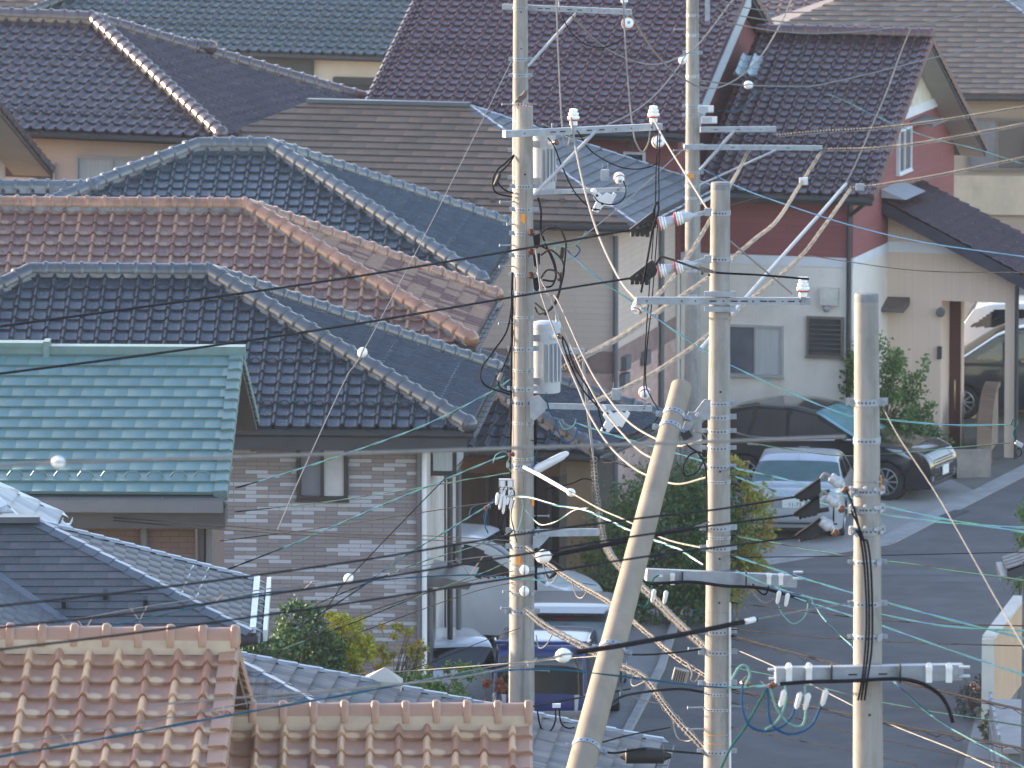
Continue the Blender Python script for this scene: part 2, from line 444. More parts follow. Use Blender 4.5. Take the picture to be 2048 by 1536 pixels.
def window(root, c, W, H, ax, nrm, fm, gm, n=2, depth=.07, fw=.045, name='window', curtain=None, sill=True, gms=None):
    """framed window on a wall: c centre on the wall face, ax along the wall, nrm outwards (all local)"""
    c, ax, nrm = Vector(c), Vector(ax).normalized(), Vector(nrm).normalized(); z = Vector((0, 0, 1))
    f = MB(); q = nrm * (depth / 2)
    for s in (-1, 1):
        f.beam(c + ax * (s * (W / 2 - fw / 2)) - z * (H / 2) + q, c + ax * (s * (W / 2 - fw / 2)) + z * (H / 2) + q, depth, fw, up=ax)
        f.beam(c - ax * (W / 2 - fw) + z * (s * (H / 2 - fw / 2)) + q, c + ax * (W / 2 - fw) + z * (s * (H / 2 - fw / 2)) + q, depth * .98, fw)
    for i in range(1, n):
        x = -W / 2 + W * i / n
        f.beam(c + ax * x - z * (H / 2 - fw) + q * .9, c + ax * x + z * (H / 2 - fw) + q * .9, depth * .8, fw * .9, up=ax)
    if sill: f.beam(c - ax * (W / 2 + .02) - z * (H / 2 + .012) + q * 1.3, c + ax * (W / 2 + .02) - z * (H / 2 + .012) + q * 1.3, depth * 1.3, .022)
    fo = f.build(name, fm, root, local=True)
    pw = (W - 2 * fw) / n
    for i in range(n):
        x0 = -W / 2 + fw + pw * i
        dq = nrm * (.022 + .012 * (i % 2))
        p = MB().box(c + ax * (x0 + pw / 2) + dq, (1, 1, 1), Matrix((ax * (pw - .012), nrm * .006, z * (H - 2 * fw - .004))).transposed())
        p.build('pane', (gms[i] if gms else gm), fo, local=True)
    return fo
def hip(root, Lr, aL, aR, w, hr, he, kind, tw, tl, tm, cm, fm, gm, guards=(), left=True, cr=.105, cp=.30, soffit=None, bedm=None, gut=True, right_uoff=0):
    """hipped roof in local axes: ridge from (-Lr,0) to (0,0), front at -y"""
    A, B = Vector((-Lr, 0, hr)), Vector((0, 0, hr))
    FL, FR, BR, BL = Vector((-Lr - aL, -w, he)), Vector((aR, -w, he)), Vector((aR, w, he)), Vector((-Lr - aL, w, he))
    bm = bmesh.new()
    tiles(bm, [FL, FR, B, A], (1, 0, 0), kind, tw, tl, guards)
    tiles(bm, [FR, BR, B], (0, 1, 0), kind, tw, tl, guards, uoff=right_uoff)
    ro = bm_obj('roof', bm, tm, root)
    dn = Vector((0, 0, -.03)); th = .16
    e = MB(); top = [p + dn for p in (FL, FR, BR, BL, A, B)]; bot = [Vector((p.x, p.y, he - th)) for p in (FL, FR, BR, BL)]
    e.add(top + bot, [(0, 1, 5, 4), (1, 2, 5), (2, 3, 4, 5), (3, 0, 4), (0, 6, 7, 1), (1, 7, 8, 2), (2, 8, 9, 3), (3, 9, 6, 0), (6, 9, 8, 7)])
    e.build('eaves', fm, root, local=True, smooth=0)
    up = Vector((0, 0, cr * .55))
    if Lr > .3: caps(A + up, B + up, cr, cp, end=False).build('ridge_cap', cm, ro, local=True, smooth=40)
    for p, q in ((B, FR), (B, BR)) + (((A, FL),) if left else ()):
        caps(p + up, q + up * 1.0, cr, cp).build('hip_cap', cm, ro, local=True, smooth=40)
    if bedm:
        mb = MB()
        for p, q in ((A, B), (B, FR), (B, BR)) + (((A, FL),) if left else ()):
            if (q - p).length > .3: mb.beam(p + Vector((0, 0, .015)), q + Vector((0, 0, .015)), cr * 1.75, .12)
        mb.build('ridge_bed', bedm, ro, local=True, smooth=0)
    if gut:
        g = Vector((0, 0, -.05))
        gutter([FL + Vector((0, -.07, 0)) + g, FR + Vector((.07, -.07, 0)) + g, BR + Vector((.07, 0, 0)) + g], .062, gm, root)
    return ro
def slates(root, Lr, aL, aR, w, hr, he, kind, tw, tl, tm, fm, gm, flash, left=True, guards=False, guardm=None, right_tm=None):
    """thin slate or flat-tile hipped roof with folded metal hips"""
    A, B = Vector((-Lr, 0, hr)), Vector((0, 0, hr))
    FL, FR, BR, BL = Vector((-Lr - aL, -w, he)), Vector((aR, -w, he)), Vector((aR, w, he)), Vector((-Lr - aL, w, he))
    bm = bmesh.new(); tiles(bm, [FL, FR, B, A], (1, 0, 0), kind, tw, tl, jit=.0015)
    if not right_tm: tiles(bm, [FR, BR, B], (0, 1, 0), kind, tw, tl, jit=.0015)
    ro = bm_obj('roof', bm, tm, root)
    if right_tm:
        bm = bmesh.new(); tiles(bm, [FR, BR, B], (0, 1, 0), kind, tw, tl, jit=.0015); bm_obj('side_slope', bm, right_tm, root)
    dn = Vector((0, 0, -.03)); th = .16
    e = MB(); top = [p + dn for p in (FL, FR, BR, BL, A, B)]; bot = [Vector((p.x, p.y, he - th)) for p in (FL, FR, BR, BL)]
    e.add(top + bot, [(0, 1, 5, 4), (1, 2, 5), (2, 3, 4, 5), (3, 0, 4), (0, 6, 7, 1), (1, 7, 8, 2), (2, 8, 9, 3), (3, 9, 6, 0), (6, 9, 8, 7)])
    e.build('eaves', fm, root, local=True, smooth=0)
    mb = MB(); mb.beam(A + Vector((0, 0, .03)), B + Vector((0, 0, .03)), .2, .07); mb.build('ridge_cap', flash[0], ro, local=True)
    def folded(p, q, n1, n2, W=.13, dz=0.0):
        m = MB(); d = q - p; L = d.length; d.normalize(); k = max(1, round(L / (tl / math.cos(math.atan2(abs(p.z - q.z), w)) * 1.42))); s = L / k
        for i in range(k):
            a, b = p + d * (s * i) + Vector((0, 0, .02)), p + d * (s * (i + 1) + .015) + Vector((0, 0, .034))
            a, b = a + Vector((0, 0, dz)), b + Vector((0, 0, dz))
            m.add([a + n1 * W - Vector((0, 0, .012)), a, a + n2 * W - Vector((0, 0, .012)), b + n1 * W - Vector((0, 0, .012)), b, b + n2 * W - Vector((0, 0, .012))], [(0, 1, 4, 3), (1, 2, 5, 4)])
            m.add([b + n1 * W - Vector((0, 0, .03)), b - Vector((0, 0, .022)), b + n2 * W - Vector((0, 0, .03)), b + n1 * W - Vector((0, 0, .012)), b, b + n2 * W - Vector((0, 0, .012))], [(0, 1, 4, 3), (1, 2, 5, 4)])
        return m
    def inpl(p, q, nrm):       # in-plane direction across a hip
        v = nrm.cross((q - p).normalized()); return v.normalized()
    nF = Vector((0, -(hr - he), w)).normalized(); nR = Vector((hr - he, 0, aR)).normalized(); nB = Vector((0, hr - he, w)).normalized()
    nL = Vector((-(hr - he), 0, aL)).normalized()
    for p, q, a, b, s1, s2 in ((B, FR, nF, nR, 1, -1), (B, BR, nR, nB, 1, -1)) + (((A, FL, nL, nF, 1, -1),) if left else ()):
        n1 = inpl(p, q, a); n2 = inpl(p, q, b)
        if n1.dot(Vector((q.x - p.x, 0, 0))) > 0 and a is nF: n1 = -n1
        if a is nF and n2.y < 0: n2 = -n2
        if a is nR: n1 = n1 if n1.y < 0 else -n1
        hf = folded(p, q, n1, n2).build('hip_flashing', flash[0], ro, local=True, smooth=0)
        if flash[0] is not flash[1]: folded(p, q, n1, n2, .032, .007).build('hip_edge', flash[1], ro, local=True, smooth=0)
    g = Vector((0, 0, -.05))
    gutter([FL + Vector((0, -.07, 0)) + g, FR + Vector((.07, -.07, 0)) + g, BR + Vector((.07, 0, 0)) + g], .062, gm, root)
    return ro
def gable(root, Lr, w, hr, he, kind, tw, tl, tm, vm, fm, gm, guards=(), right=True, both=True, cr=.105, cp=.30, bedm=None, uoff=0.0, thick=.16, capm=None, vl=None, soff=None):
    """gabled roof: ridge from (-Lr,0) to (0,0) local, verge tiles at x=0"""
    A, B = Vector((-Lr, 0, hr)), Vector((0, 0, hr))
    FL, FR, BR, BL = Vector((-Lr, -w, he)), Vector((0, -w, he)), Vector((0, w, he)), Vector((-Lr, w, he))
    bm = bmesh.new(); tiles(bm, [FL, FR, B, A], (1, 0, 0), kind, tw, tl, guards, uoff=uoff)
    if both: tiles(bm, [BR, BL, A, B], (-1, 0, 0), kind, tw, tl, ())
    ro = bm_obj('roof', bm, tm, root)
    dn = Vector((0, 0, -.03)); dt = Vector((0, 0, -.03 - thick))
    e = MB(); top = [p + dn for p in (FL, FR, B, BR, BL, A)]; bot = [p + dt for p in (FL, FR, B, BR, BL, A)]
    e.add(top + bot, [(0, 1, 2, 5), (2, 3, 4, 5), (6, 11, 8, 7), (11, 10, 9, 8), (0, 6, 7, 1), (3, 9, 10, 4), (1, 7, 8, 2), (2, 8, 9, 3), (5, 11, 6, 0), (4, 10, 11, 5)])
    e.build('eaves', fm, root, local=True, smooth=0)
    up = Vector((0, 0, cr * .5))
    if cr: caps(A + up, B + up + Vector((.03, 0, 0)), cr, cp, end=False).build('ridge_cap', capm or vm, ro, local=True, smooth=40)
    if bedm:
        MB().beam(A + Vector((0, -.0, .02)), B + Vector((0, -.0, .02)), cr * 2.1, .13).build('ridge_bed', bedm, ro, local=True, smooth=0)
    if right:
        v = verge(B, FR, (1, 0, 0), vl or tl)
        if both: v2 = verge(B, BR, (1, 0, 0), vl or tl); v.add(v2.v, v2.f)
        v.build('verge_tiles', vm, ro, local=True, smooth=25)
    g = Vector((0, 0, -.05))
    gutter([FL + Vector((0, -.07, 0)) + g, FR + Vector((0, -.07, 0)) + g], .062, gm, root)
    return ro
def walls(root, x0, x1, y0, y1, z0, z1, m, name='wall'):
    return MB().bx(x0, x1, y0, y1, z0, z1).build(name, m, root, local=True, smooth=0)
def gwall(root, x0, x1, w, z0, he, hr, wfull, m, name='wall'):
    """house body with gable ends under a roof of half-span wfull"""
    k = (hr - he) / wfull; zt = lambda y: hr - abs(y) * k - .19
    P = [Vector((x0, -w, z0)), Vector((x0, w, z0)), Vector((x0, w, zt(w))), Vector((x0, 0, zt(0))), Vector((x0, -w, zt(w)))]
    return MB().prism(P, (x1 - x0, 0, 0)).build(name, m, root, local=True, smooth=0)
def house(name, label, O, th, z=0.0, group='houses with tiled roofs', cat='house'):
    return thing(name, label, cat, (O[0], O[1], z), R(th), group)
# ---------------------------------------------------------------- houses
def hit(root, px, py, axis, val):
    I = inv_of(root); o = I @ Vector((0, 0, ZC)); d = I @ at(px, py, 100) - o
    return o + d * ((val - o[axis]) / d[axis])
def shifted(M, fn):
    before = set(bpy.data.objects); r = fn()
    for o in set(bpy.data.objects) - before:
        if o.type == 'MESH': o.data.transform(M)
    return r
DK = mat('dark_fascia', (.035, .037, .042), .5, var=.15)
GUT = mat('grey_gutter', (.13, .135, .145), .45, var=.1)
GUTD = mat('dark_gutter', (.05, .052, .058), .4, var=.1)
WHT = mat('white_trim', (.66, .67, .68), .55, var=.06)
BRNF = mat('brown_fascia', (.10, .075, .065), .55, var=.15)
PIPE = mat('downpipe_grey', (.11, .115, .125), .4, var=.1)
FRM_D = mat('dark_window_frame', (.03, .03, .033), .4, var=.1)
FRM_L = mat('silver_window_frame', (.42, .42, .42), .4, .3, .08)
FRM_B = mat('bronze_window_frame', (.17, .15, .13), .4, .2, .1)
GL_D = glassmat('dark_glass'); GL_F = mat('frosted_glass', (.42, .43, .43), .35, var=.15, scale=2, spec=.6)
GL_C = mat('curtained_glass', (.45, .47, .46), .25, var=.12, scale=4, stretch=(6, 6, .3), spec=.6)
GL_B = glassmat('bluish_glass', (.10, .13, .16), .12)

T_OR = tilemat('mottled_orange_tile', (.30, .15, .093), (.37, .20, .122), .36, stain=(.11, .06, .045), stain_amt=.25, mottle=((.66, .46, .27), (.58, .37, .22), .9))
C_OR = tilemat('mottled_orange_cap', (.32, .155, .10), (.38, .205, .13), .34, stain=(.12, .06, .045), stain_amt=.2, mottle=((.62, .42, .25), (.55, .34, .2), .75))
BED_O = mat('cream_mortar', (.46, .36, .26), .85, var=.15, scale=5)
BED_G = mat('grey_mortar', (.24, .24, .24), .9, var=.25, scale=6, dirt=(.10, .09, .08))
T_BL = tilemat('dark_blue_tile', (.030, .038, .050), (.046, .056, .068), .2, stain=(.045, .042, .038), stain_amt=.25, spec=.7)
C_BL = mat('dark_blue_cap', (.065, .073, .083), .18, var=.2, scale=4, spec=.7, dirt=(.14, .14, .13), dirt_amt=.35)
T_BL2 = tilemat('slate_blue_tile', (.036, .050, .062), (.055, .073, .088), .2, stain=(.05, .045, .04), stain_amt=.3, spec=.7)
C_BL2 = mat('slate_blue_cap', (.09, .107, .12), .18, var=.2, scale=4, spec=.7, dirt=(.16, .15, .14), dirt_amt=.35)
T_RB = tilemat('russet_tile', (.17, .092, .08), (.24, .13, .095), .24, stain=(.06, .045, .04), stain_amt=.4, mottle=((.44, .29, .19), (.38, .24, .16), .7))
C_RB = mat('copper_brown_cap', (.34, .17, .10), .2, var=.35, scale=4, spec=.6, dirt=(.10, .07, .055), dirt_amt=.5)
T_PU = tilemat('plum_tile', (.055, .042, .048), (.08, .06, .064), .2, stain=(.04, .03, .03), stain_amt=.3, spec=.7)
C_PU = mat('plum_cap', (.085, .062, .064), .18, var=.2, scale=4, spec=.7, dirt=(.16, .12, .09), dirt_amt=.3)
T_MA = tilemat('maroon_tile', (.075, .036, .040), (.105, .05, .054), .2, stain=(.05, .028, .028), stain_amt=.3, spec=.7)
C_MA = mat('maroon_cap', (.10, .045, .045), .28, var=.2, scale=4, spec=.7)
T_MA2 = tilemat('dark_maroon_tile', (.055, .033, .036), (.08, .045, .048), .2, stain=(.04, .026, .026), stain_amt=.35, spec=.7)
T_GN = tilemat('dark_green_tile', (.045, .06, .058), (.065, .082, .078), .2, stain=(.04, .05, .045), stain_amt=.3, spec=.7)
T_TQ = tilemat('turquoise_flat_tile', (.115, .20, .195), (.13, .22, .212), .45, stain=(.05, .085, .075), stain_amt=.35)
C_TQ = mat('turquoise_cap', (.12, .20, .19), .4, var=.12, scale=3, dirt=(.05, .09, .08), dirt_amt=.35)
T_BR = tilemat('brown_flat_tile', (.135, .095, .07), (.158, .112, .084), .7, stain=(.05, .045, .04), stain_amt=.5)
T_BR2 = tilemat('tan_flat_tile', (.165, .125, .096), (.19, .142, .11), .7, stain=(.07, .06, .05), stain_amt=.4)
T_GS = tilemat('grey_side_slate', (.10, .11, .115), (.15, .16, .165), .55, stain=(.07, .07, .07), stain_amt=.4)
T_SL = tilemat('charcoal_slate', (.042, .047, .053), (.065, .072, .080), .55, stain=(.03, .033, .036), stain_amt=.5, grain=.28)
T_WS = tilemat('weathered_shingle', (.15, .15, .155), (.22, .215, .215), .7, stain=(.06, .057, .057), stain_amt=.3, streak=.8)
FL_D = mat('blue_grey_flashing', (.09, .105, .125), .4, .2, .1, 3)
FL_W = mat('bright_flashing', (.55, .58, .60), .4, .2, .1, 3)
SOF = mat('pale_soffit', (.42, .39, .34), .8, var=.06)

# 1 front house, mottled orange tiles, two gabled roofs
O = at(472, 1296, 78); zg = gz(78)
h1 = house('house', 'nearest house, mottled orange tiled gable roofs stepping down along the bottom edge', O, -2.1, zg)
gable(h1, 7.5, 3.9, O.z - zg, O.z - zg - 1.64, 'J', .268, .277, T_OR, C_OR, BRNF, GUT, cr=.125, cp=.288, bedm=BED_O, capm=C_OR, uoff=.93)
gwall(h1, -7.2, -.45, 3.3, 0, O.z - zg - 1.64, O.z - zg, 3.9, mat('cream_render', (.55, .47, .38), .85, var=.08))
O2 = inv_of(h1) @ at(1058, 1446, 79.6)
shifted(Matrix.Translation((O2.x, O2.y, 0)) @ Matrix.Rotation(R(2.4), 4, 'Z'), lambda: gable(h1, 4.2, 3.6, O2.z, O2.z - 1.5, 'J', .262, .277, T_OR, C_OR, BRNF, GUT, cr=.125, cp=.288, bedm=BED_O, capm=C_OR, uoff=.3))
shifted(Matrix.Translation((O2.x, O2.y, 0)), lambda: gwall(h1, -4.0, -.45, 3.0, 0, O2.z - 1.5, O2.z, 3.6, mat('cream_render_low', (.55, .47, .38), .85, var=.08)))

# 2 charcoal slate hip roof at lower left
O = Vector((-5.44, 100, 8.46)); zg = gz(100)
h2 = house('house', 'charcoal slate hip roof with silver edged hips, just above the nearest orange roof', O, .9, zg)
hr = O.z - zg; he = hr - .98
slates(h2, 3, 2.3, 2.46, 1.91, hr, he, 'slate', .45, .145, T_SL, DK, GUTD, (FL_D, FL_W), left=False, right_tm=T_SL)
walls(h2, -4.8, 2.05, -1.5, 1.5, 0, he - .16, mat('grey_plaster', (.30, .29, .28), .85))
V2 = Vector((hit(h2, 152, 1262, 2, he).x, -1.91, he)); k = .98 / 1.91
V1 = V2 + Vector((-1.25, 1.25, 1.25 * k))
bm = bmesh.new(); up = Vector((0, 0, .02))
tiles(bm, [V2 + Vector((0, -2.4, 0)) + up, V2 + up, V1 + up, V1 + Vector((0, -3.65, 0)) + up], (0, 1, 0), 'slate', .45, .145)
bm_obj('wing_roof', bm, T_SL, h2)
MB().add([V2 + Vector((-.02, -2.4, -.02)), V2 + Vector((-.02, -.02, -.02)), V1 + Vector((0, 0, -.03)), V1 + Vector((0, -3.65, -.03)), V2 + Vector((-.02, -2.4, -.2)), V2 + Vector((-.02, 0, -.2)), V1 + Vector((0, 0, -1)), V1 + Vector((0, -3.65, -1))], [(0, 1, 2, 3), (0, 4, 5, 1), (4, 7, 6, 5), (3, 7, 4, 0), (1, 5, 6, 2)]).build('wing_eaves', DK, h2, local=True, smooth=0)
MB().beam(V1 + Vector((0, 0, .03)), V2 + Vector((0, 0, .03)), .17, .02).build('valley_flashing', FL_D, h2, local=True)
GRD = mat('dark_snow_guard', (.03, .033, .038), .5)
nF = Vector((0, -.98, 1.91)).normalized()
def on_slope(px, py):
    I = inv_of(h2); o = I @ Vector((0, 0, ZC)); d = (I @ at(px, py, 100)) - o
    p0 = Vector((0, 0, hr)); t = (p0 - o).dot(nF) / d.dot(nF); return o + d * t
for (px, py) in ((128, 1213), (211, 1196), (291, 1210)):
    p = on_slope(px, py); MB().box(p + nF * .05, (.05, .09, .10), Matrix.Rotation(R(27), 3, 'X')).build('snow_guard', GRD, h2, local=True)
nR = Vector((.98, 0, 2.46)).normalized()
for i in range(2):
    for j in range(4):
        I = inv_of(h2); o = I @ Vector((0, 0, ZC)); d = I @ at(383 - j * 7 + i * 31, 1141 + j * 17 + i * 4, 100) - o
        p = o + d * ((Vector((0, 0, hr)) - o).dot(nR) / d.dot(nR))
        MB().tube([p + nR * .02 + Vector((-.02, -.06, 0)), p + nR * .055 + Vector((0, -.05, 0)), p + nR * .055 + Vector((0, .05, 0)), p + nR * .02 + Vector((-.02, .06, 0))], .006, 5).build('wire_guard', FL_W, h2, local=True)
# bright gutter on the right eave with its brackets
gm = MB()
gm.bx(2.46 - .02, 2.46 + .05, -1.9, 1.9, he - .02, he + .05)
for i in range(9):
    y = -1.75 + i * .44; gm.tube([(2.47, y, he + .03), (2.56, y, he - .02), (2.60, y, he - .05)], .012, 5)
gm.beam((2.615, -1.95, he - .04), (2.615, 1.92, he - .04), .05, .13)
gm.build('side_gutter', FL_W, h2, local=True)

# pale weathered shingle roof at the left edge
h2b = house('house', 'pale weathered shingle roof corner at the left edge beside the turquoise roof', at(-70, 935, 105), -1, gz(105))
O = at(-70, 935, 105); hr = O.z - gz(105); he = hr - .75
slates(h2b, 1.5, 1, 1.08, 1.3, hr, he, 'flat', .9, .30, tilemat('silvered_shingle', (.38, .40, .41), (.48, .50, .51), .45, stain=(.16, .16, .165), stain_amt=.4, streak=.6), DK, FL_W, (FL_W, FL_W), left=False)
walls(h2b, -2.2, .75, -1, 1, 0, he - .16, mat('pale_plaster', (.42, .40, .37), .85))

# 3 grey weathered roof behind the nearest house
O = at(440, 1300, 92); zg = gz(92)
h3 = house('house', 'low grey weathered shingle hip roof behind the nearest orange roof', O, -4, zg)
hr = O.z - zg; he = hr - 1.6
slates(h3, 2.5, 3, 4.5, 3.9, hr, he, 'flat', .62, .22, T_WS, DK, GUT, (FL_D, FL_W), left=False)
walls(h3, -5, 4.0, -3.4, 3.4, 0, he - .16, mat('tan_plaster', (.40, .36, .32), .85))
p = Vector((0, 0, hr)).lerp(Vector((4.5, 3.9, he)), .36)
MB().add([p + Vector(q) for q in ((-.2, -.15, -.05), (.2, -.15, -.12), (.2, .15, -.12), (-.2, .15, -.05), (-.2, -.15, .06), (.2, -.15, .03), (.2, .15, .03), (-.2, .15, .06), (.02, 0, .18))],
         [(0, 1, 5, 4), (1, 2, 6, 5), (2, 3, 7, 6), (3, 0, 4, 7), (4, 5, 8), (5, 6, 8), (6, 7, 8), (7, 4, 8)]).build('roof_vent', SOF, h3, local=True, smooth=0)

# 4 turquoise flat-tiled gable
O = at(482, 704, 115); zg = gz(115)
h4 = house('house', 'turquoise flat tiled gable roof over a dark brown tiled wall', O, -1.6, zg)
hr = O.z - zg; he = hr - 1.37
ro = gable(h4, 8, 3.6, hr, he, 'flat', .303, .285, T_TQ, C_TQ, DK, GUT, both=True, cr=0, uoff=.2)
mb = MB(); mb.beam((-8, 0, hr + .0), (.06, 0, hr + .0), .26, .17); mb.build('ridge_cap', C_TQ, ro, local=True)
xr = hit(h4, 96, 700, 1, 0).x
mb = MB(); mb.beam((-8, 0, hr + .10), (xr, 0, hr + .10), .30, .06); mb.bx(xr - .05, xr + .03, -.17, .17, hr - .08, hr + .15); mb.build('ridge_vent', C_TQ, ro, local=True)
k = 1.37 / 3.6; yg = -3.6 + .285 * 1.35 / math.hypot(1, k)
for px in (30, 77, 124, 171, 218, 265, 310, 357, 404):
    x = hit(h4, px, 930, 1, yg).x; zb = he + (yg + 3.6) * k + .035
    MB().tube([(x - .10, yg + .02, zb), (x - .055, yg - .02, zb + .065), (x + .055, yg - .02, zb + .065), (x + .10, yg + .02, zb)], .013, 6).build('snow_guard', C_TQ, ro, local=True)
mb = MB(); mb.bx(-8, -.02, -3.78, -3.64, he - .22, he - .07); mb.build('box_gutter', GUT, h4, local=True)
MB().bx(-8, 0, -3.62, -3.1, he - .45, he - .20).build('fascia', GUTD, h4, local=True)
W4 = brickmat('brown_wall_tile', (.14, .095, .08), (.165, .11, .095), (.08, .06, .05), .23, .075, off=.5)
gwall(h4, -7.6, -.42, 3.05, 0, he, hr, 3.6, W4)
for px, m, r in ((288, PIPE, .055), (403, DK, .05), (418, PIPE, .05)):
    x = hit(h4, px, 1050, 1, -3.1).x
    pipe([(x, -3.12, he - .45), (x, -3.12, 0)], r, m, h4)
for px in (146, 175, 200):
    p = hit(h4, px, 1033, 1, -3.07); MB().bx(p.x - .05, p.x + .05, -3.13, -3.05, p.z - .05, p.z + .05).build('meter_box', PIPE, h4, local=True)

# 5 dark blue hip roof over two-tone grey tiled walls
O = Vector((-4.68, 135, 7.08))
h5 = house('house', 'dark blue tiled hip roof over two tone grey brick tile walls', O, -3.5)
hr, he = 7.08, 5.17
hip(h5, 2.8, 4.1, 4.24, 3.27, hr, he, 'J', .262, .262, T_BL, C_BL, DK, DK, guards=(2, 6), cr=.12, cp=.29, bedm=BED_G)
W5 = brickmat('two_tone_wall_tile', (.215, .19, .19), (.40, .40, .43), (.10, .09, .09), .352, .0625, thr=.66, c3=(.24, .21, .205))
xw, yw = hit(h5, 838, 1000, 1, -2.72).x, -2.72
W5b = brickmat('pale_ribbed_wall', (.42, .36, .30), (.52, .50, .48), (.34, .30, .27), .09, .5, rough=.7)
walls(h5, -6.3, xw - .01, yw, 2.6, 0, he - .16, W5)
walls(h5, xw, xw + .02, yw + .05, 2.55, 0, he - .17, W5b, 'side_wall')
walls(h5, xw - .5, xw + .04, 2.6, 2.7, 0, he - .18, DK, 'corner_board')
mb = MB(); mb.bx(-7, 4.2, -3.34, -3.26, he - .34, he - .10); mb.build('fascia', DK, h5, local=True)
c = hit(h5, 645, 944, 1, yw); window(h5, c, 102 / 130, 110 / 130, (1, 0, 0), (0, -1, 0), FRM_D, GL_F, 2, fw=.06, gms=[GL_B, GL_F])
p = hit(h5, 506, 893, 1, yw); MB().lathe((p.x, yw, p.z), (0, -1, 0), [(0, .075), (.03, .075), (.07, .06), (.075, .02)], 16).build('vent_hood', mat('bronze_vent', (.18, .14, .10), .35, .4), h5, local=True)
for px, m in ((838, PIPE), (848, WHT)):
    x = hit(h5, px, 1000, 1, yw - .05).x; pipe([(x, yw - .05, he - .2), (x, yw - .05, 0)], .04, m, h5)
# bay window, porch canopy and posts on the right-hand side
yb = .2
mb = MB(); mb.bx(xw + .02, xw + .42, yb - .7, yb + .9, 4.05, 4.92); bay = mb.build('bay_window', FRM_D, h5, local=True, smooth=0)
MB().bx(xw + .06, xw + .36, yb - .712, yb - .70, 4.13, 4.86).build('pane', GL_C, bay, local=True)
MB().bx(xw + .42, xw + .43, yb - .6, yb + .8, 4.13, 4.86).build('pane', GL_C, bay, local=True)
mb = MB(); mb.add([(xw + .02, -1.3, 2.62), (xw + .02, .3, 2.62), (xw + .72, .3, 2.50), (xw + .72, -1.3, 2.50), (xw + .02, -1.3, 2.44), (xw + .02, .3, 2.44), (xw + .66, .3, 2.40), (xw + .66, -1.3, 2.40)], [(0, 1, 2, 3), (4, 7, 6, 5), (0, 3, 7, 4), (3, 2, 6, 7), (1, 5, 6, 2)])
mb.build('porch_canopy', mat('bronze_canopy', (.16, .15, .15), .35, .4), h5, local=True, smooth=0)
for (dx, y, m) in ((.06, -1.2, PIPE), (.30, -.2, DK), (.38, .6, PIPE)):
    pipe([(xw + dx, y, 4.0 if dx > .1 else 2.4), (xw + dx, y, 0)], .045, m, h5)
MB().bx(xw + .02, xw + .07, -1.0, -.1, .05, 2.2).build('door', mat('dark_door', (.04, .038, .036), .4), h5, local=True, smooth=0)
for pz in (3.02, 2.86):
    MB().lathe((xw + .02, -2.0, pz), (1, -.6, 0), [(0, .06), (.05, .07), (.09, .05), (.1, .01)], 12).build('vent_hood', M_['galvw'], h5, local=True)

# 6 russet tiles
O = Vector((-4.34, 143, 7.21))
h6 = house('house', 'russet brown tiled hip roof with copper brown hip tiles, between two blue roofs', O, -3.8)
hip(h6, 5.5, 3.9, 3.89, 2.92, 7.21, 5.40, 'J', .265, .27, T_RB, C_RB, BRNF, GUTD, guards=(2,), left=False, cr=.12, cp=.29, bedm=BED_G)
walls(h6, -8.6, 3.3, -2.4, 2.4, 0, 5.24, mat('pink_beige_render', (.42, .34, .30), .85))
c = hit(h6, 1075, 640, 0, 3.3); window(h6, (3.3, 0, 3.6), .5, 1.1, (0, 1, 0), (1, 0, 0), FRM_L, GL_D, 1)

# 7 slate-blue tiles with a lower wing
O = Vector((-4.21, 152, 7.26))
h7 = house('house', 'slate blue tiled hip roof with a short ridge, behind the russet roof', O, -4.4)
hr, he = 7.26, 5.40
hip(h7, 1.25, 5.3, 4.02, 3.92, hr, he, 'J', .258, .27, T_BL2, C_BL2, DK, GUTD, guards=(3,), cr=.12, cp=.28, bedm=BED_G)
q = Vector((-1.25, 0, hr)).lerp(Vector((-6.55, -3.92, he)), .335)
shifted(Matrix.Translation((q.x + .15, q.y, 0)), lambda: gable(h7, 4.5, 2.3, q.z, q.z - 1.1, 'J', .258, .27, T_BL2, C_BL2, DK, GUTD, right=False, both=False, cr=.12, cp=.29, bedm=BED_G, capm=C_BL2))
walls(h7, -6, 3.4, -3.3, 3.3, 0, he - .16, mat('grey_beige_render', (.36, .33, .30), .85))

# 8 plum tiles
O = Vector((-7.91, 165, 8.29))
h8 = house('house', 'plum tiled hip roof with sunlit hip, over a beige wall with a curtained window', O, -21.9)
hr, he = 8.29, 6.58
hip(h8, 5.5, 3, 4.17, 3.45, hr, he, 'J', .258, .275, T_PU, C_PU, DK, GUTD, guards=(2, 9), left=False, cr=.12, cp=.27, bedm=mat('tan_mortar', (.30, .23, .16), .85))
BEI = mat('beige_siding', (.56, .44, .36), .85, var=.06, scale=2)
walls(h8, -7.5, 3.5, -2.8, 2.8, 0, he - .16, BEI)
c = hit(h8, 228, 352, 1, -2.8); window(h8, c, 1.5, .72, (1, 0, 0), (0, -1, 0), FRM_L, GL_C, 2)
c = hit(h8, 92, 352, 1, -2.8); window(h8, c, .42, .5, (1, 0, 0), (0, -1, 0), FRM_L, GL_B, 1)
q0, q1 = Vector((0, 0, hr)), Vector((4.17, 3.45, he)); q = q0.lerp(q1, .38)
caps(q + Vector((-.5, -.05, .16)), q + Vector((.25, .05, .1)), .12, .13).build('ridge_cap', C_PU, h8, local=True, smooth=40)

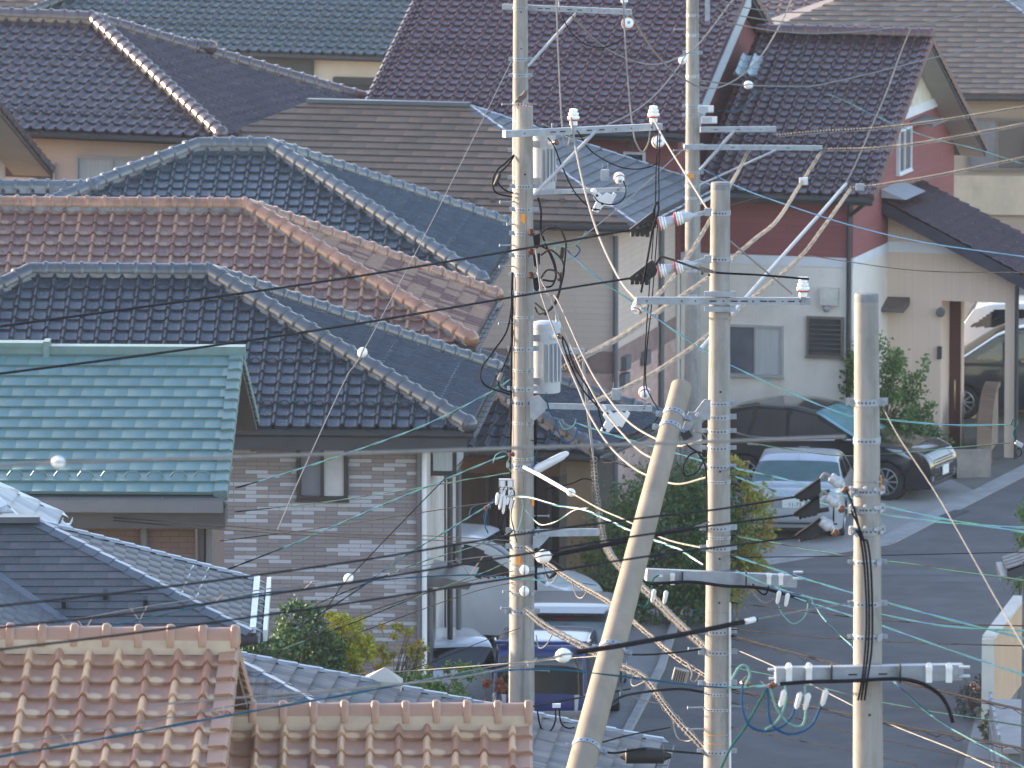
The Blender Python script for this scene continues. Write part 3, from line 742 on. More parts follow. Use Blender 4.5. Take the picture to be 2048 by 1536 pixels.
# 9 gable end at the left edge
O = at(-22, 180, 158)
h9 = house('house', 'tiled gable end with pale soffit cut by the left edge', O, -18, group=None)
gable(h9, 3, 3.2, O.z, O.z - 1.75, 'J', .26, .27, T_RB, C_PU, BRNF, GUTD, both=True, cr=.11)
gwall(h9, -2.6, -.75, 2.7, 0, O.z - 1.75, O.z, 3.2, mat('cream_siding', (.50, .44, .38), .85, var=.05))
k = 1.75 / 3.2
MB().add([(-.75, 0, O.z - .2), (-.02, 0, O.z - .2), (-.02, 3.1, O.z - .2 - 3.1 * k), (-.75, 3.1, O.z - .2 - 3.1 * k)], [(0, 1, 2, 3)]).build('soffit', SOF, h9, local=True, smooth=0)

# 10 brown flat-tile hip roof, grey side slope, beige walls on pink brick
O = Vector((-.77, 161, 7.09))
h10 = house('house', 'big brown flat tiled hip roof with grey side slope and white side gutter', O, -13.5)
hr, he = 7.09, 5.36
slates(h10, 3.1, 4.15, 3.85, 3.2, hr, he, 'flat', .62, .215, T_BR, BRNF, GUTD, (FL_D, FL_W), left=False, right_tm=T_GS)
BE2 = brickmat('beige_board_wall', (.56, .44, .36), (.59, .465, .38), (.46, .36, .30), 3.0, .11)
PKB = brickmat('pink_brick_wall', (.46, .29, .24), (.58, .39, .33), (.42, .34, .29), .30, .10)
walls(h10, -6.6, 3.3, -2.6, 2.6, 2.95, he - .16, BE2)
walls(h10, -6.6, 3.3, -2.6, 2.6, 0, 2.55, PKB, 'brick_wall')
walls(h10, -6.62, 3.32, -2.62, 2.62, 2.55, 2.95, mat('brown_band', (.24, .16, .14), .7), 'wall_band')
x = 3.34; pipe([(3.36, -2.66, he - .3), (3.36, -2.66, 0)], .05, PIPE, h10); pipe([(3.36, 1.2, he - .3), (3.36, 1.2, 0)], .05, PIPE, h10)
mb = MB(); mb.beam((3.93, -3.2, he - .12), (3.93, 3.2, he - .12), .05, .14); mb.build('white_gutter', WHT, h10, local=True)
for px in (800, 843, 890, 945, 985, 1085, 1125):
    I = inv_of(h10); n = Vector((0, -(hr - he), 3.2)).normalized(); o = I @ Vector((0, 0, ZC)); d = I @ at(px, 398 if px % 2 == 0 else 404, 150) - o
    p = o + d * ((Vector((0, 0, hr)) - o).dot(n) / d.dot(n)); MB().box(p + n * .05, (.09, .05, .06)).build('snow_guard', BRNF, h10, local=True)
for px, py in ((1245, 725), (1285, 715), (1243, 760)):
    p = hit(h10, px, py, 0, 3.3); MB().bx(3.28, 3.42, p.y - .2, p.y + .2, p.z - .13, p.z + .13).build('vent_hood', PIPE, h10, local=True)

# 11 low blue tiled annex with a dark front
O = Vector((-2.46, 150, 4.46))
h11 = house('house', 'low blue tiled hip roof over a dark carport front, behind the tall pole', O, -17)
hr, he = 4.46, 2.66
hip(h11, .8, 2, 4.7, 2.1, hr, he, 'J', .262, .262, T_BL, C_BL, DK, GUTD, left=False, cr=.12, cp=.29, bedm=BED_G)
DW = mat('dark_timber_wall', (.028, .022, .02), .7, var=.35, scale=3, stretch=(6, 6, .3))
walls(h11, -2.4, 3.9, -1.6, 1.6, 0, he - .5, DW)
walls(h11, -2.42, 3.92, -1.62, 1.62, he - .5, he - .16, mat('brown_boards', (.10, .06, .045), .7, var=.2), 'wall_band')
TANP = mat('tan_panel', (.24, .185, .12), .7, var=.1)
p0, p1 = hit(h11, 1135, 1000, 1, -1.63).x, hit(h11, 1185, 1000, 1, -1.63).x
MB().bx(p0, p1, -1.66, -1.63, .1, he - .2).build('panel', TANP, h11, local=True, smooth=0)
for px in (975, 1010, 1060, 1100):
    x = hit(h11, px, 1000, 1, -1.64).x; MB().bx(x - .03, x + .03, -1.67, -1.62, 0, he - .5).build('post', DK, h11, local=True, smooth=0)

# 12 dark green tiled roof at the top
P = atz(-68, 85, 3.91); th = -18
w, t = 4.3, .5; r = Vector((math.cos(R(th)), math.sin(R(th)), 0)); d = Vector((math.sin(R(th)), -math.cos(R(th)), 0))
Lr = 9.5; O = P + r * 4.3 - d * w + r * Lr; O.z = P.z + w * t + 1.5
h12 = house('house', 'dark green tiled roof along the top, over a cream wall with dark window', O, th, -1.5)
hr, he = O.z, P.z + 1.5
hip(h12, Lr, 4.3, 4.3, w, hr, he, 'J', .262, .27, T_GN, T_GN, DK, GUTD, guards=(4, 12), cr=.12, cp=.28)
walls(h12, -Lr - 3.7, 3.7, -w + .6, w - .6, 0, he - .16, mat('cream_wall', (.62, .55, .44), .85, var=.05))
yw2 = -w + .6
c = hit(h12, 716, 205, 1, yw2); window(h12, c, .9, 1.1, (1, 0, 0), (0, -1, 0), FRM_D, GL_D, 1, fw=.08)
MB().bx(c.x - .55, c.x + .55, yw2 - .22, yw2, c.z + .44, c.z + .60).build('window_hood', FRM_D, h12, local=True, smooth=0)
c = hit(h12, 580, 150, 1, yw2); MB().bx(c.x - 1.2, c.x + .6, yw2 - .1, yw2, c.z - .8, c.z + .42).build('shutter_box', mat('dark_shutter', (.06, .07, .07), .6), h12, local=True, smooth=0)

# 13 maroon roofs and red walls: main roof, lower wing, porch wing
th = -16.5; r = Vector((math.cos(R(th)), math.sin(R(th)), 0)); d = Vector((math.sin(R(th)), -math.cos(R(th)), 0))
C13 = at(1372, 264, 163); w13, t13 = 4.5, .53
O = C13 - d * w13
h13 = house('house', 'maroon tiled house with red upper walls, white band and beige lower walls', O, th)
hr, he = C13.z + w13 * t13, C13.z
gable(h13, 6.45, w13, hr, he, 'J', .232, .225, T_MA, T_MA, DK, GUTD, guards=(3, 11), both=True, cr=.1, uoff=.1)
va = verge(Vector((-6.45, 0, hr)), Vector((-6.45, -w13, he)), (-1, 0, 0), .225); va.build('verge_tiles', T_MA, h13, local=True, smooth=25)
BARGE = mat('pale_blue_bargeboard', (.40, .44, .47), .5, var=.06)
k = t13
mb = MB(); mb.add([(.05, -w13 - .1, he - .10 - .1 * k), (.05, 0, hr - .10), (.05, 0, hr - .42), (.05, -w13 - .1, he - .42 - .1 * k), (.02, -w13 - .1, he - .10 - .1 * k), (.02, 0, hr - .10), (.02, 0, hr - .42), (.02, -w13 - .1, he - .42 - .1 * k)],
    [(0, 1, 2, 3), (7, 6, 5, 4), (0, 4, 5, 1), (3, 2, 6, 7), (0, 3, 7, 4)]); mb.build('bargeboard', BARGE, h13, local=True, smooth=0)
RED = brickmat('red_siding', (.23, .072, .068), (.26, .082, .078), (.18, .057, .054), 4.0, .14)
LBE = mat('pale_beige_wall', (.72, .66, .58), .85, var=.07, scale=1.5, dirt=(.42, .35, .28), dirt_amt=.35)
gwall(h13, -6.1, -.32, w13 - .6, 3.9, he, hr, w13, RED, 'upper_wall')
walls(h13, -6.1, -.32, -w13 + .6, w13 - .6, 0, 3.9, LBE, 'lower_wall')
c = hit(h13, 1270, 330, 1, -w13 + .6); window(h13, c, .42, .5, (1, 0, 0), (0, -1, 0), WHT, GL_D, 1)
c = hit(h13, 1262, 288, 1, -w13 + .6); MB().lathe((c.x, -w13 + .6, c.z), (0, -1, 0), [(0, .09), (.06, .09), (.07, .02)], 14).build('vent_hood', BRNF, h13, local=True)
# wing
C14 = inv_of(h13) @ at(1745, 392, 162.2); w14, t14 = 4.55, .56
Lw = C14.x - .1
def wing():
    gable(h13, Lw, w14, C14.z + w14 * t14, C14.z, 'J', .232, .225, T_MA2, C_MA, DK, GUTD, guards=(2, 7, 15), both=True, cr=.115, cp=.255, uoff=.4)
shifted(Matrix.Translation((C14.x, C14.y + w14, 0)), wing)
yc = C14.y + w14; xg = hit(h13, 1705, 600, 1, C14.y + .55).x; yf = C14.y + .55; zb0, zb1 = 3.86, 4.04
def wingwalls():
    gwall(h13, .0, xg, w14 - .55, zb1, C14.z, C14.z + w14 * t14, w14, RED, 'upper_wall')
shifted(Matrix.Translation((0, yc, 0)), wingwalls)
walls(h13, -.3, xg + .02, yf - .02, yc + w14 - .53, zb0, zb1, WHT, 'wall_band')
walls(h13, -.3, xg, yf, yc + w14 - .55, 0, zb0, LBE, 'lower_wall')
ztop = C14.z + w14 * t14
P = [Vector((xg + .015, yc + y, ztop - abs(y) * t14 - .2)) for y in (-2.15, 0, 2.15)]
MB().prism(P, (.01, 0, 0)).build('gable_panel', mat('cream_gable', (.60, .53, .42), .85), h13, local=True, smooth=0)
zq = ztop - 2.15 * t14 - .2
MB().bx(xg + .01, xg + .05, yc - 2.45, yc + 2.45, zq - .16, zq + .03).build('gable_band', WHT, h13, local=True, smooth=0)
MB().add([(xg, yc, ztop - .195), (C14.x - .02, yc, ztop - .195), (C14.x - .02, yc + w14, C14.z - .195), (xg, yc + w14, C14.z - .195)], [(0, 1, 2, 3)]).build('soffit', SOF, h13, local=True, smooth=0)
c = hit(h13, 1805, 300, 0, xg); window(h13, (xg, c.y, c.z), 1.0, .85, (0, 1, 0), (1, 0, 0), WHT, GL_D, 2)
c = hit(h13, 1835, 240, 0, xg); MB().add([(xg, c.y - .6, c.z + .05), (xg, c.y + .6, c.z + .05), (xg + .45, c.y + .6, c.z - .02), (xg + .45, c.y - .6, c.z - .02), (xg, c.y - .6, c.z), (xg, c.y + .6, c.z), (xg + .45, c.y + .6, c.z - .06), (xg + .45, c.y - .6, c.z - .06)], [(0, 1, 2, 3), (7, 6, 5, 4), (0, 3, 7, 4), (3, 2, 6, 7), (1, 5, 6, 2)]).build('window_hood', GUT, h13, local=True, smooth=0)
for px0, px1, py0, py1, fm, gms, n in ((1455, 1568, 652, 750, FRM_L, [GL_B, GL_C], 2), (1614, 1688, 634, 712, FRM_B, [GL_D], 1)):
    a, b = hit(h13, px0, py1, 1, yf), hit(h13, px1, py0, 1, yf)
    wo = window(h13, ((a.x + b.x) / 2, yf, (a.z + b.z) / 2), b.x - a.x, b.z - a.z, (1, 0, 0), (0, -1, 0), fm, GL_D, n, gms=gms)
    if n == 1:
        mb = MB()
        for i in range(7): mb.beam((a.x + .05, yf - .05, a.z + .07 + i * .09), (b.x - .05, yf - .05, a.z + .07 + i * .09), .05, .012)
        mb.build('louvre', FRM_B, wo, local=True)
a = hit(h13, 1661, 592, 1, yf)
mb = MB(); mb.bx(a.x - .17, a.x + .17, yf - .16, yf, a.z - .16, a.z + .16); mb.build('meter_box', mat('cream_box', (.55, .52, .46), .5), h13, local=True, smooth=0)
mb = MB(); b = hit(h13, 1655, 615, 1, yf); mb.lathe((b.x, yf, b.z), (0, -1, 0), [(0, .07), (.08, .08), (.12, .05), (.13, .01)], 14); mb.build('electric_meter', M_['galvw'], h13, local=True)
x = hit(h13, 1697, 700, 1, yf - .05).x
pipe([(x, yf - .06, C14.z - .15), (x, yf - .06, 0)], .045, DK, h13)
pipe([(C14.x - .1, C14.y - .05, C14.z - .12), (x, yf - .06, C14.z - .45)], .04, DK, h13)
GLT = mat('glass_roof_tile', (.42, .50, .52), .15, var=.1, scale=5)
def on_wing(px, py):
    I = inv_of(h13); o = I @ Vector((0, 0, ZC)); dd = I @ at(px, py, 150) - o; n = Vector((0, -t14, 1)).normalized()
    return o + dd * ((Vector((0, C14.y, C14.z)) - o).dot(n) / dd.dot(n)) + n * .018
g0 = on_wing(1468, 152); g1 = on_wing(1516, 152); g2 = on_wing(1480, 112)
bm = bmesh.new(); tiles(bm, [g0, Vector((g1.x, g0.y, g0.z)), Vector((g1.x, g2.y, g2.z)), Vector((g0.x, g2.y, g2.z))], (1, 0, 0), 'J', .232, .225)
bm_obj('glass_tiles', bm, GLT, h13)
# porch wing: front plane behind the main front
yp = hit(h13, 1775, 600, 0, xg).y
X = lambda px, py=650: hit(h13, px, py, 1, yp).x
Z = lambda py, px=1900: hit(h13, px, py, 1, yp).z
V = mat('peach_siding', (.66, .50, .39), .85, var=.05, stretch=(14, 14, .2), scale=2)
zt = lambda px: Z(392 + (px - 1770) * .53, px)
zl = Z(602)
x0, x1, x2, x3 = xg, X(1882), X(2010), X(2032)
zs = lambda x: zt(1770) - .32 - (x - X(1770)) * (zt(1770) - zt(2032)) / (X(2032) - X(1770)) + .12
def wal(xa, xb, za, zbf, name): 
    P = [Vector((xa, yp, za)), Vector((xb, yp, za)), Vector((xb, yp, zbf(xb))), Vector((xa, yp, zbf(xa)))]
    return MB().prism(P, (0, .16, 0)).build(name, V, h13, local=True, smooth=0)
wal(x0, x1, 0, zs, 'porch_wall'); wal(x2, x3, 0, lambda x: zl, 'porch_post'); wal(x1, x3, zl, zs, 'porch_lintel')
MB().add([(x0, yp - .02, zb0), (X(1985), yp - .02, zb0), (X(1955), yp - .02, zb1 + .02), (x0, yp - .02, zb1 + .02), (x0, yp, zb0), (X(1985), yp, zb0), (X(1955), yp, zb1 + .02), (x0, yp, zb1 + .02)], [(0, 1, 2, 3), (0, 4, 5, 1), (3, 2, 6, 7), (1, 5, 6, 2)]).build('wall_band', WHT, h13, local=True, smooth=0)
sl = (zt(1770) - zt(2032)) / (X(2032) - X(1770))
bm = bmesh.new(); xa, xb = X(1762), X(2100); za, zb = zt(1762), zt(1762) - sl * (xb - xa)
tiles(bm, [Vector((xb, yp - .5, zb)), Vector((xb, yp + 2.6, zb)), Vector((xa, yp + 2.6, za)), Vector((xa, yp - .5, za))], (0, 1, 0), 'J', .232, .225)
pr = bm_obj('porch_roof', bm, T_MA2, h13)
NAVY = mat('navy_bargeboard', (.035, .035, .05), .5)
MB().prism([Vector((xa, yp - .5, za - .02)), Vector((xb, yp - .5, zb - .02)), Vector((xb, yp - .5, zb - .26)), Vector((xa, yp - .5, za - .26))], (0, 3.1, 0)).build('porch_eaves', NAVY, pr, local=True, smooth=0)
MB().prism([Vector((xg + .02, yp - .62, za + .0)), Vector((xg + .5, yp - .62, za - .03)), Vector((xg + .02, yp - .62, za + .16))], (0, 1.6, 0)).build('porch_flashing', M_['galvw'], pr, local=True, smooth=0)
DOOR = mat('dark_red_door', (.085, .025, .022), .4, var=.2, scale=6, stretch=(8, 8, .4))
yd = yp + 1.1
Xd = lambda px: hit(h13, px, 700, 1, yd).x
do = MB().bx(x1 - .1, Xd(1922), yd, yd + .06, 0, Z(615) + .05).build('door', DOOR, h13, local=True, smooth=0)
MB().tube([(Xd(1911), yd - .02, 1.3), (Xd(1912), yd - .07, 1.2), (Xd(1912), yd - .07, .85), (Xd(1911), yd - .02, .75)], .018, 6).build('handle', mat('brass_handle', (.45, .36, .2), .3, .7), do, local=True)
MB().bx(x1 - .6, x1 - .1, yd - .9, yd + .1, 0, Z(600)).build('porch_side_wall', V, h13, local=True, smooth=0)
MB().bx(Xd(1922), Xd(1925), yd - .02, yd + .14, 0, Z(602)).build('door_frame', V, h13, local=True, smooth=0)
p = hit(h13, 1882, 705, 1, yp); MB().bx(p.x - .06, p.x + .02, yp - .07, yp, p.z - .12, p.z + .12).build('intercom', DK, h13, local=True)
p = hit(h13, 1884, 620, 1, yp); MB().lathe((p.x, yp, p.z), (0, -1, -.3), [(0, .04), (.05, .08), (.14, .09), (.16, .03)], 12).build('porch_lamp', GUT, h13, local=True)
c0, c1 = hit(h13, 1762, 605, 1, yp - .0), hit(h13, 1820, 590, 1, yp)
MB().prism([Vector((c0.x - .1, yp, c0.z + .12)), Vector((c0.x - .1, yp - .5, c0.z - .05)), Vector((c0.x - .1, yp - .5, c0.z - .12)), Vector((c0.x - .1, yp, c0.z - .02))], (c1.x - c0.x + .1, 0, 0)).build('window_hood', BRNF, h13, local=True, smooth=0)
pipe([(X(2048), yp - .1, Z(562)), (X(2036), yp - .1, Z(566)), (X(2036), yp - .1, 0)], .04, DK, h13)
MB().bx(x1 - .5, X(2150), yp + 1.6, yp + 7.2, Z(602) + .12, Z(602) + .24).build('carport_shade_slab', DK, h13, local=True, smooth=0)  # unseen slab added to keep the dark van in shade
MB().bx(x0, X(2200), yp + 13, yp + 13.1, 0, 2.4).build('yard_wall', brickmat('maroon_wall', (.10, .04, .04), (.13, .055, .05), (.06, .03, .03), .4, .15), h13, local=True, smooth=0)

# 15 tan house behind at top right
O = at(1960, -40, 197)
h15 = house('house', 'tan flat tiled hip roof at top right over a brown wall with wide window', O, -6, -1)
hr, he = O.z + 1, atz(1790, 196, 0).z
Pe = at(1790, 196, 191.5); he = Pe.z + 1; w = 4.6
slates(h15, 2.2, 5.2, 3.6, w, hr, he, 'flat', .62, .225, T_BR2, BRNF, GUTD, (FL_D, FL_W), left=False, right_tm=T_GS)
TAN = brickmat('tan_siding', (.36, .28, .21), (.40, .31, .235), (.28, .22, .17), 3.0, .16)
walls(h15, -7, 3.0, -w + .6, w - .6, 0, he - .16, TAN)
c = hit(h15, 1995, 288, 1, -w + .6); window(h15, c, 1.35, 1.15, (1, 0, 0), (0, -1, 0), FRM_B, GL_D, 2, fw=.05, gms=[GL_B, GL_D])
za = hit(h15, 1995, 350, 1, -w + .6).z; zb = hit(h15, 1995, 428, 1, -w + .6).z
walls(h15, -7, 3.1, -w + .45, -w + .58, zb, za, mat('pale_balcony', (.50, .41, .29), .8, var=.1, scale=2, dirt=(.3, .25, .2)), 'balcony_front')
# 16, 17 far roofs
O = at(120, -120, 235)
h16 = house('house', 'brown flat tiled roof in the top left corner behind the green tiles', O, -8, -2)
slates(h16, 6, 3, 4, 4.2, O.z + 2, O.z - .1, 'flat', .62, .25, T_BR, BRNF, GUTD, (FL_D, FL_D), left=False)
walls(h16, -8, 3.4, -3.6, 3.6, 0, O.z - .2, TAN)
O = at(1780, -85, 214)
h17 = house('house', 'patch of brown roof tiles at the top behind the maroon ridge', O, -14, -1.5)
gable(h17, 5, 3.6, O.z + 1.5, O.z - .2, 'J', .30, .27, T_RB, C_PU, BRNF, GUTD, both=False)
walls(h17, -4.6, -.4, -3.0, 3, 0, O.z - .4, mat('ochre_wall', (.45, .30, .15), .8))
# ---------------------------------------------------------------- ground, road, pavement
def sheet(name, polyxy, dz, m, kind='structure'):
    mb = MB(); mb.add([(x, y, gz(y) + dz) for x, y in polyxy], [tuple(range(len(polyxy)))])
    return tag(mb.build(name, m, None, smooth=0), kind=kind)
G = mat('ground_soil', (.14, .13, .11), .95, var=.3, scale=.6, bump=.3, bscale=12, dirt=(.07, .08, .05), dirt_amt=.5)
mb = MB()
ys = [-400, 20, 60, 90, 125, 200, 400, 900, 3000]
vs = [(x, y, gz(max(y, 0)) if y <= 200 else 0) for y in ys for x in (-2500, -60, 60, 2500)]
fs = [(j * 4 + i, j * 4 + i + 1, (j + 1) * 4 + i + 1, (j + 1) * 4 + i) for j in range(len(ys) - 1) for i in range(3)]
tag(mb.add(vs, fs).build('ground', G, None, smooth=0), kind='structure')
ASPH = mat('asphalt', (.10, .096, .094), .9, var=.22, scale=.9, bump=.35, bscale=90, dirt=(.06, .058, .057), dirt_amt=.7)
CONC = mat('driveway_concrete', (.27, .255, .235), .9, var=.12, scale=.7, bump=.2, bscale=60, dirt=(.17, .155, .14), dirt_amt=.5)
PAVE = brickmat('pavement_slabs', (.21, .205, .20), (.25, .245, .235), (.12, .12, .12), .6, .6, off=0)
CURB = mat('kerb_concrete', (.30, .29, .275), .9, var=.15, scale=3)
k1, k2 = (2.48, 140.33), (1.57, 131.55)
road = [(1.05, 126.5), k2, k1, (2.95, 146.5), (3.3, 150.2), (4.15, 151.2), (6.61, 153.8), (9.58, 162.5), (13.5, 174), (22, 174), (18, 158), (9.6, 150.5), (8.4, 144), (7.0, 134), (6.3, 126.5)]
sheet('road', road, .008, ASPH)
sheet('driveway', [(3.0, 150.3), (4.15, 151.45), (6.5, 154.0), (8.6, 160.2), (8.2, 161.8), (6.4, 164.5), (2.2, 164.5), (2.0, 152)], .014, CONC)
sheet('pavement', [(.95 - 1.0, 126.5), (.95, 126.5), (k2[0] - .12, k2[1]), (k1[0] - .12, k1[1]), (2.8, 146.5), (1.6, 146.5), (k1[0] - 1.15, k1[1]), (k2[0] - 1.1, k2[1])], .014, PAVE)
sheet('path', [(6.42, 126.5), (7.1, 134), (7.55, 138.5), (8.1, 138.5), (7.75, 134), (7.1, 126.5)], .014, PAVE)
mb = MB()
P = [(1.0, 126.5), k2, k1, (2.9, 146.5)]
for a, b in zip(P[:-1], P[1:]): mb.beam((a[0] - .06, a[1], gz(a[1]) + .045), (b[0] - .06, b[1], gz(b[1]) + .045), .12, .11)
tag(mb.build('kerb', CURB, None, smooth=0), kind='structure')
mb = MB()
P = [(4.1, 151.35), (6.56, 153.93), (9.48, 162.6), (13, 173)]
for a, b in zip(P[:-1], P[1:]): mb.beam((a[0], a[1], .012), (b[0], b[1], .012), .42, .02)
tag(mb.build('gutter_strip', CURB, None, smooth=0), kind='structure')
PATCH = mat('asphalt_patch', (.115, .115, .118), .9, var=.1, scale=2, bump=.3, bscale=90)
for i, (px, py, a, b) in enumerate(((1815, 1146, .75, .28), (1940, 1160, .7, .3), (1600, 1143, .9, .3))):
    p = atz(px, py, 0); sheet('road_patch', [(p.x - a, p.y - b), (p.x + a, p.y - b), (p.x + a * 1.05, p.y + b), (p.x - a, p.y + b)], .012, PATCH)
p = atz(1800, 1082, 0)
GRATE = mat('drain_grate', (.06, .07, .075), .6, .4)
p = atz(1895, 1030, 0)
sheet('drain', [(p.x - .25, p.y - .5), (p.x + .05, p.y - .5), (p.x + .45, p.y + .5), (p.x + .15, p.y + .5)], .026, GRATE)

# ---------------------------------------------------------------- walls, fences, gate roof
def low_wall(name, label, pts, h, th, m, cat='wall', z0=None, cap=None):
    o = thing(name, label, cat, (pts[0][0], pts[0][1], 0))
    mb = MB()
    for a, b in zip(pts[:-1], pts[1:]):
        za, zb = gz(a[1]), gz(b[1])
        d = Vector((b[0] - a[0], b[1] - a[1], 0)).normalized(); x = Vector((d.y, -d.x, 0)) * th / 2
        A, B = Vector((a[0], a[1], za - .2)), Vector((b[0], b[1], zb - .2)); u = Vector((0, 0, h + .2))
        mb.add([A - x, A + x, B + x, B - x, A - x + u, A + x + u, B + x + u, B - x + u], [(0, 3, 2, 1), (4, 5, 6, 7), (0, 1, 5, 4), (1, 2, 6, 5), (2, 3, 7, 6), (3, 0, 4, 7)])
    mb.build('wall_body', m, o, smooth=0)
    if cap:
        mb = MB()
        for a, b in zip(pts[:-1], pts[1:]):
            mb.beam((a[0], a[1], gz(a[1]) + h + .025), (b[0], b[1], gz(b[1]) + h + .025), th + .05, .05)
        mb.build('coping', cap, o, smooth=0)
    return o
BLK = brickmat('concrete_block', (.20, .185, .17), (.25, .235, .215), (.14, .13, .12), .4, .2)
BLKR = mat('ribbed_block', (.17, .15, .13), .9, var=.3, scale=3, stretch=(9, 9, .3))
a, b = at(1030, 1425, 131.2), at(1205, 1425, 131.4)
o = low_wall('block_wall', 'low grey concrete block wall in front of the blue minivan', [(a.x - .8, a.y), (b.x, b.y)], .86 - .2 * 0, .12, BLK)
MB().bx(a.x - .8, b.x, a.y - .075, a.y - .062, .50, .82).build('ribbed_course', BLKR, o, smooth=0)
PEACH = mat('peach_render', (.55, .36, .22), .85, var=.08, scale=2, dirt=(.35, .24, .16), dirt_amt=.3)
CREAM = mat('cream_render_wall', (.60, .55, .47), .85, var=.08, scale=3)
o = low_wall('garden_wall', 'cream and peach rendered garden wall with pale coping at the right edge', [(7.44, 135.2), (8.15, 139.2)], 1.35, .16, PEACH, cap=None)
MB().beam((7.44, 135.2, 1.375), (8.15, 139.2, 1.375), .20, .05).build('coping', CREAM, o, smooth=0)
MB().bx(7.33, 7.52, 135.08, 135.19, 0, 1.36).build('end_pier', CREAM, o, smooth=0)
o = low_wall('block_wall', 'grey concrete block retaining wall with flat top in the lower right corner', [(7.62, 128.5), (7.68, 132.6)], .75, .5, BLK)
MB().bx(7.3, 9.2, 128.3, 132.7, .75, .82).build('coping', CURB, o, smooth=0)
o = thing('fence', 'short galvanised tube fence in the lower right corner', 'fence', (7.2, 130, 0))
for i in range(8):
    y = 128.2 + i * .55; MB().tube([(7.22 + i * .012, y, 0), (7.22 + i * .012, y, 1.05)], .022, 6).build('post', M_['galv'], o)
mb = MB()
for z in (.25, .62, 1.0): mb.tube([(7.22, 128.2, z), (7.30, 132.2, z)], .022, 6)
mb.build('rail', M_['galv'], o)
# retaining wall and curved brick wall by the porch
q0, q1 = atz(1795, 962, 0), atz(1982, 958, 0)
low_wall('retaining_wall', 'stained low concrete wall beside the black suv', [(q0.x, q0.y + .3), (q1.x, q1.y + .3)], .52, .14, mat('stained_concrete', (.27, .235, .20), .9, var=.25, scale=2, dirt=(.10, .09, .08), dirt_amt=.7))
o = thing('brick_wall', 'curved brown brick wing wall with rendered face by the porch', 'wall', atz(1990, 930, 0))
BRK = brickmat('brown_brick', (.22, .13, .085), (.30, .19, .12), (.26, .21, .17), .21, .075)
pts = []
base = atz(2000, 905, 0)
for i in range(13):
    a = i / 12
    pts.append((a, -.05 + 1.15 * math.sin(a * math.pi / 2) ** 1.2))
mb = MB(); mb2 = MB()
for (a, h), (a2, h2) in zip(pts[:-1], pts[1:]):
    p = Vector((base.x - .05 - .42 * math.cos(a * 1.3), base.y - 1.6 + a * 3.0, 0)); p2 = Vector((base.x - .05 - .42 * math.cos(a2 * 1.3), base.y - 1.6 + a2 * 3.0, 0))
    w = Vector((.20, 0, 0)); u, u2 = Vector((0, 0, h)), Vector((0, 0, h2))
    mb.add([p, p + w, p2 + w, p2, p + u, p + w + u, p2 + w + u2, p2 + u2], [(0, 1, 5, 4), (1, 2, 6, 5), (2, 3, 7, 6), (3, 0, 4, 7), (4, 5, 6, 7)])
    mb2.beam(p + u + w / 2 + Vector((0, 0, .04)), p2 + u2 + w / 2 + Vector((0, 0, .04)), .28, .08)
mb.build('wall_body', mat('rendered_wing', (.27, .20, .15), .9, var=.2, scale=3, dirt=(.2, .17, .15)), o, smooth=0); mb2.build('brick_coping', BRK, o, smooth=0)
# small gate roof at the right edge
P = at(2062, 1130, 128)
o = thing('gate_roof', 'small dark tiled gate roof with grey gutter at the right edge', 'roof', (P.x, P.y, 0))
zr = P.z
bm = bmesh.new(); e0 = at(2014, 1142, 127)
tiles(bm, [Vector((e0.x, e0.y + 1.2, e0.z)), Vector((e0.x, e0.y - .0, e0.z)), Vector((e0.x + 1.6, e0.y - .0, e0.z + .7)), Vector((e0.x + 1.6, e0.y + 1.2, e0.z + .7))], (0, -1, 0), 'flat', .3, .26)
ob = bm_obj('roof', bm, T_SL, o); ob.data.transform(MW[o].inverted())
mb = MB(); mb.prism([(e0.x, e0.y, e0.z - .02), (e0.x + 1.6, e0.y, e0.z + .66), (e0.x + 1.6, e0.y, e0.z + .5), (e0.x, e0.y, e0.z - .16)], (0, 1.2, 0)); mb.build('eaves', DK, o, smooth=0)
MB().beam((e0.x - .05, e0.y - .15, e0.z - .10), (e0.x - .05, e0.y + 1.2, e0.z - .10), .1, .1).build('gutter', GUT, o, smooth=0)
MB().bx(e0.x + .25, e0.x + .40, e0.y + .3, e0.y + .45, 0, e0.z + .05).build('post', GUT, o, smooth=0)

# ---------------------------------------------------------------- plants
def leaves(mb, cs, n, size, seed=0, droop=.3, hole=.35):
    """n small folded leaves scattered through the ellipsoids cs = [(centre, radii)], thinned into clumps"""
    rg = np.random.default_rng(seed)
    vol = np.array([r[0] * r[1] * r[2] for _, r in cs]); pr = vol / vol.sum()
    k = max(6, n // 45); cl = []
    for _ in range(k):
        c, r = cs[rg.choice(len(cs), p=pr)]
        d = rg.normal(size=3); d /= np.linalg.norm(d); s = rg.uniform(.35, 1.0) ** .5
        cl.append((np.array(c) + d * np.array(r) * s, min(r) * rg.uniform(.16, .34)))
    for i in range(n):
        c, s = cl[rg.integers(k)]
        p = c + rg.normal(size=3) * s * .75
        a = rg.normal(size=3); a[2] -= droop; a /= np.linalg.norm(a); b = np.cross(a, rg.normal(size=3)); b /= np.linalg.norm(b)
        L = size * rg.uniform(.7, 1.35); wd = L * .27; nn = np.cross(a, b)
        P = [p, p + a * L * .5 + b * wd + nn * wd * .3, p + a * L, p + a * L * .5 - b * wd + nn * wd * .3]
        mb.add(P, [(0, 1, 2), (0, 2, 3)])
    return cl
BARK = mat('bark', (.12, .085, .06), .9, var=.3, scale=8, stretch=(1, 1, .2))
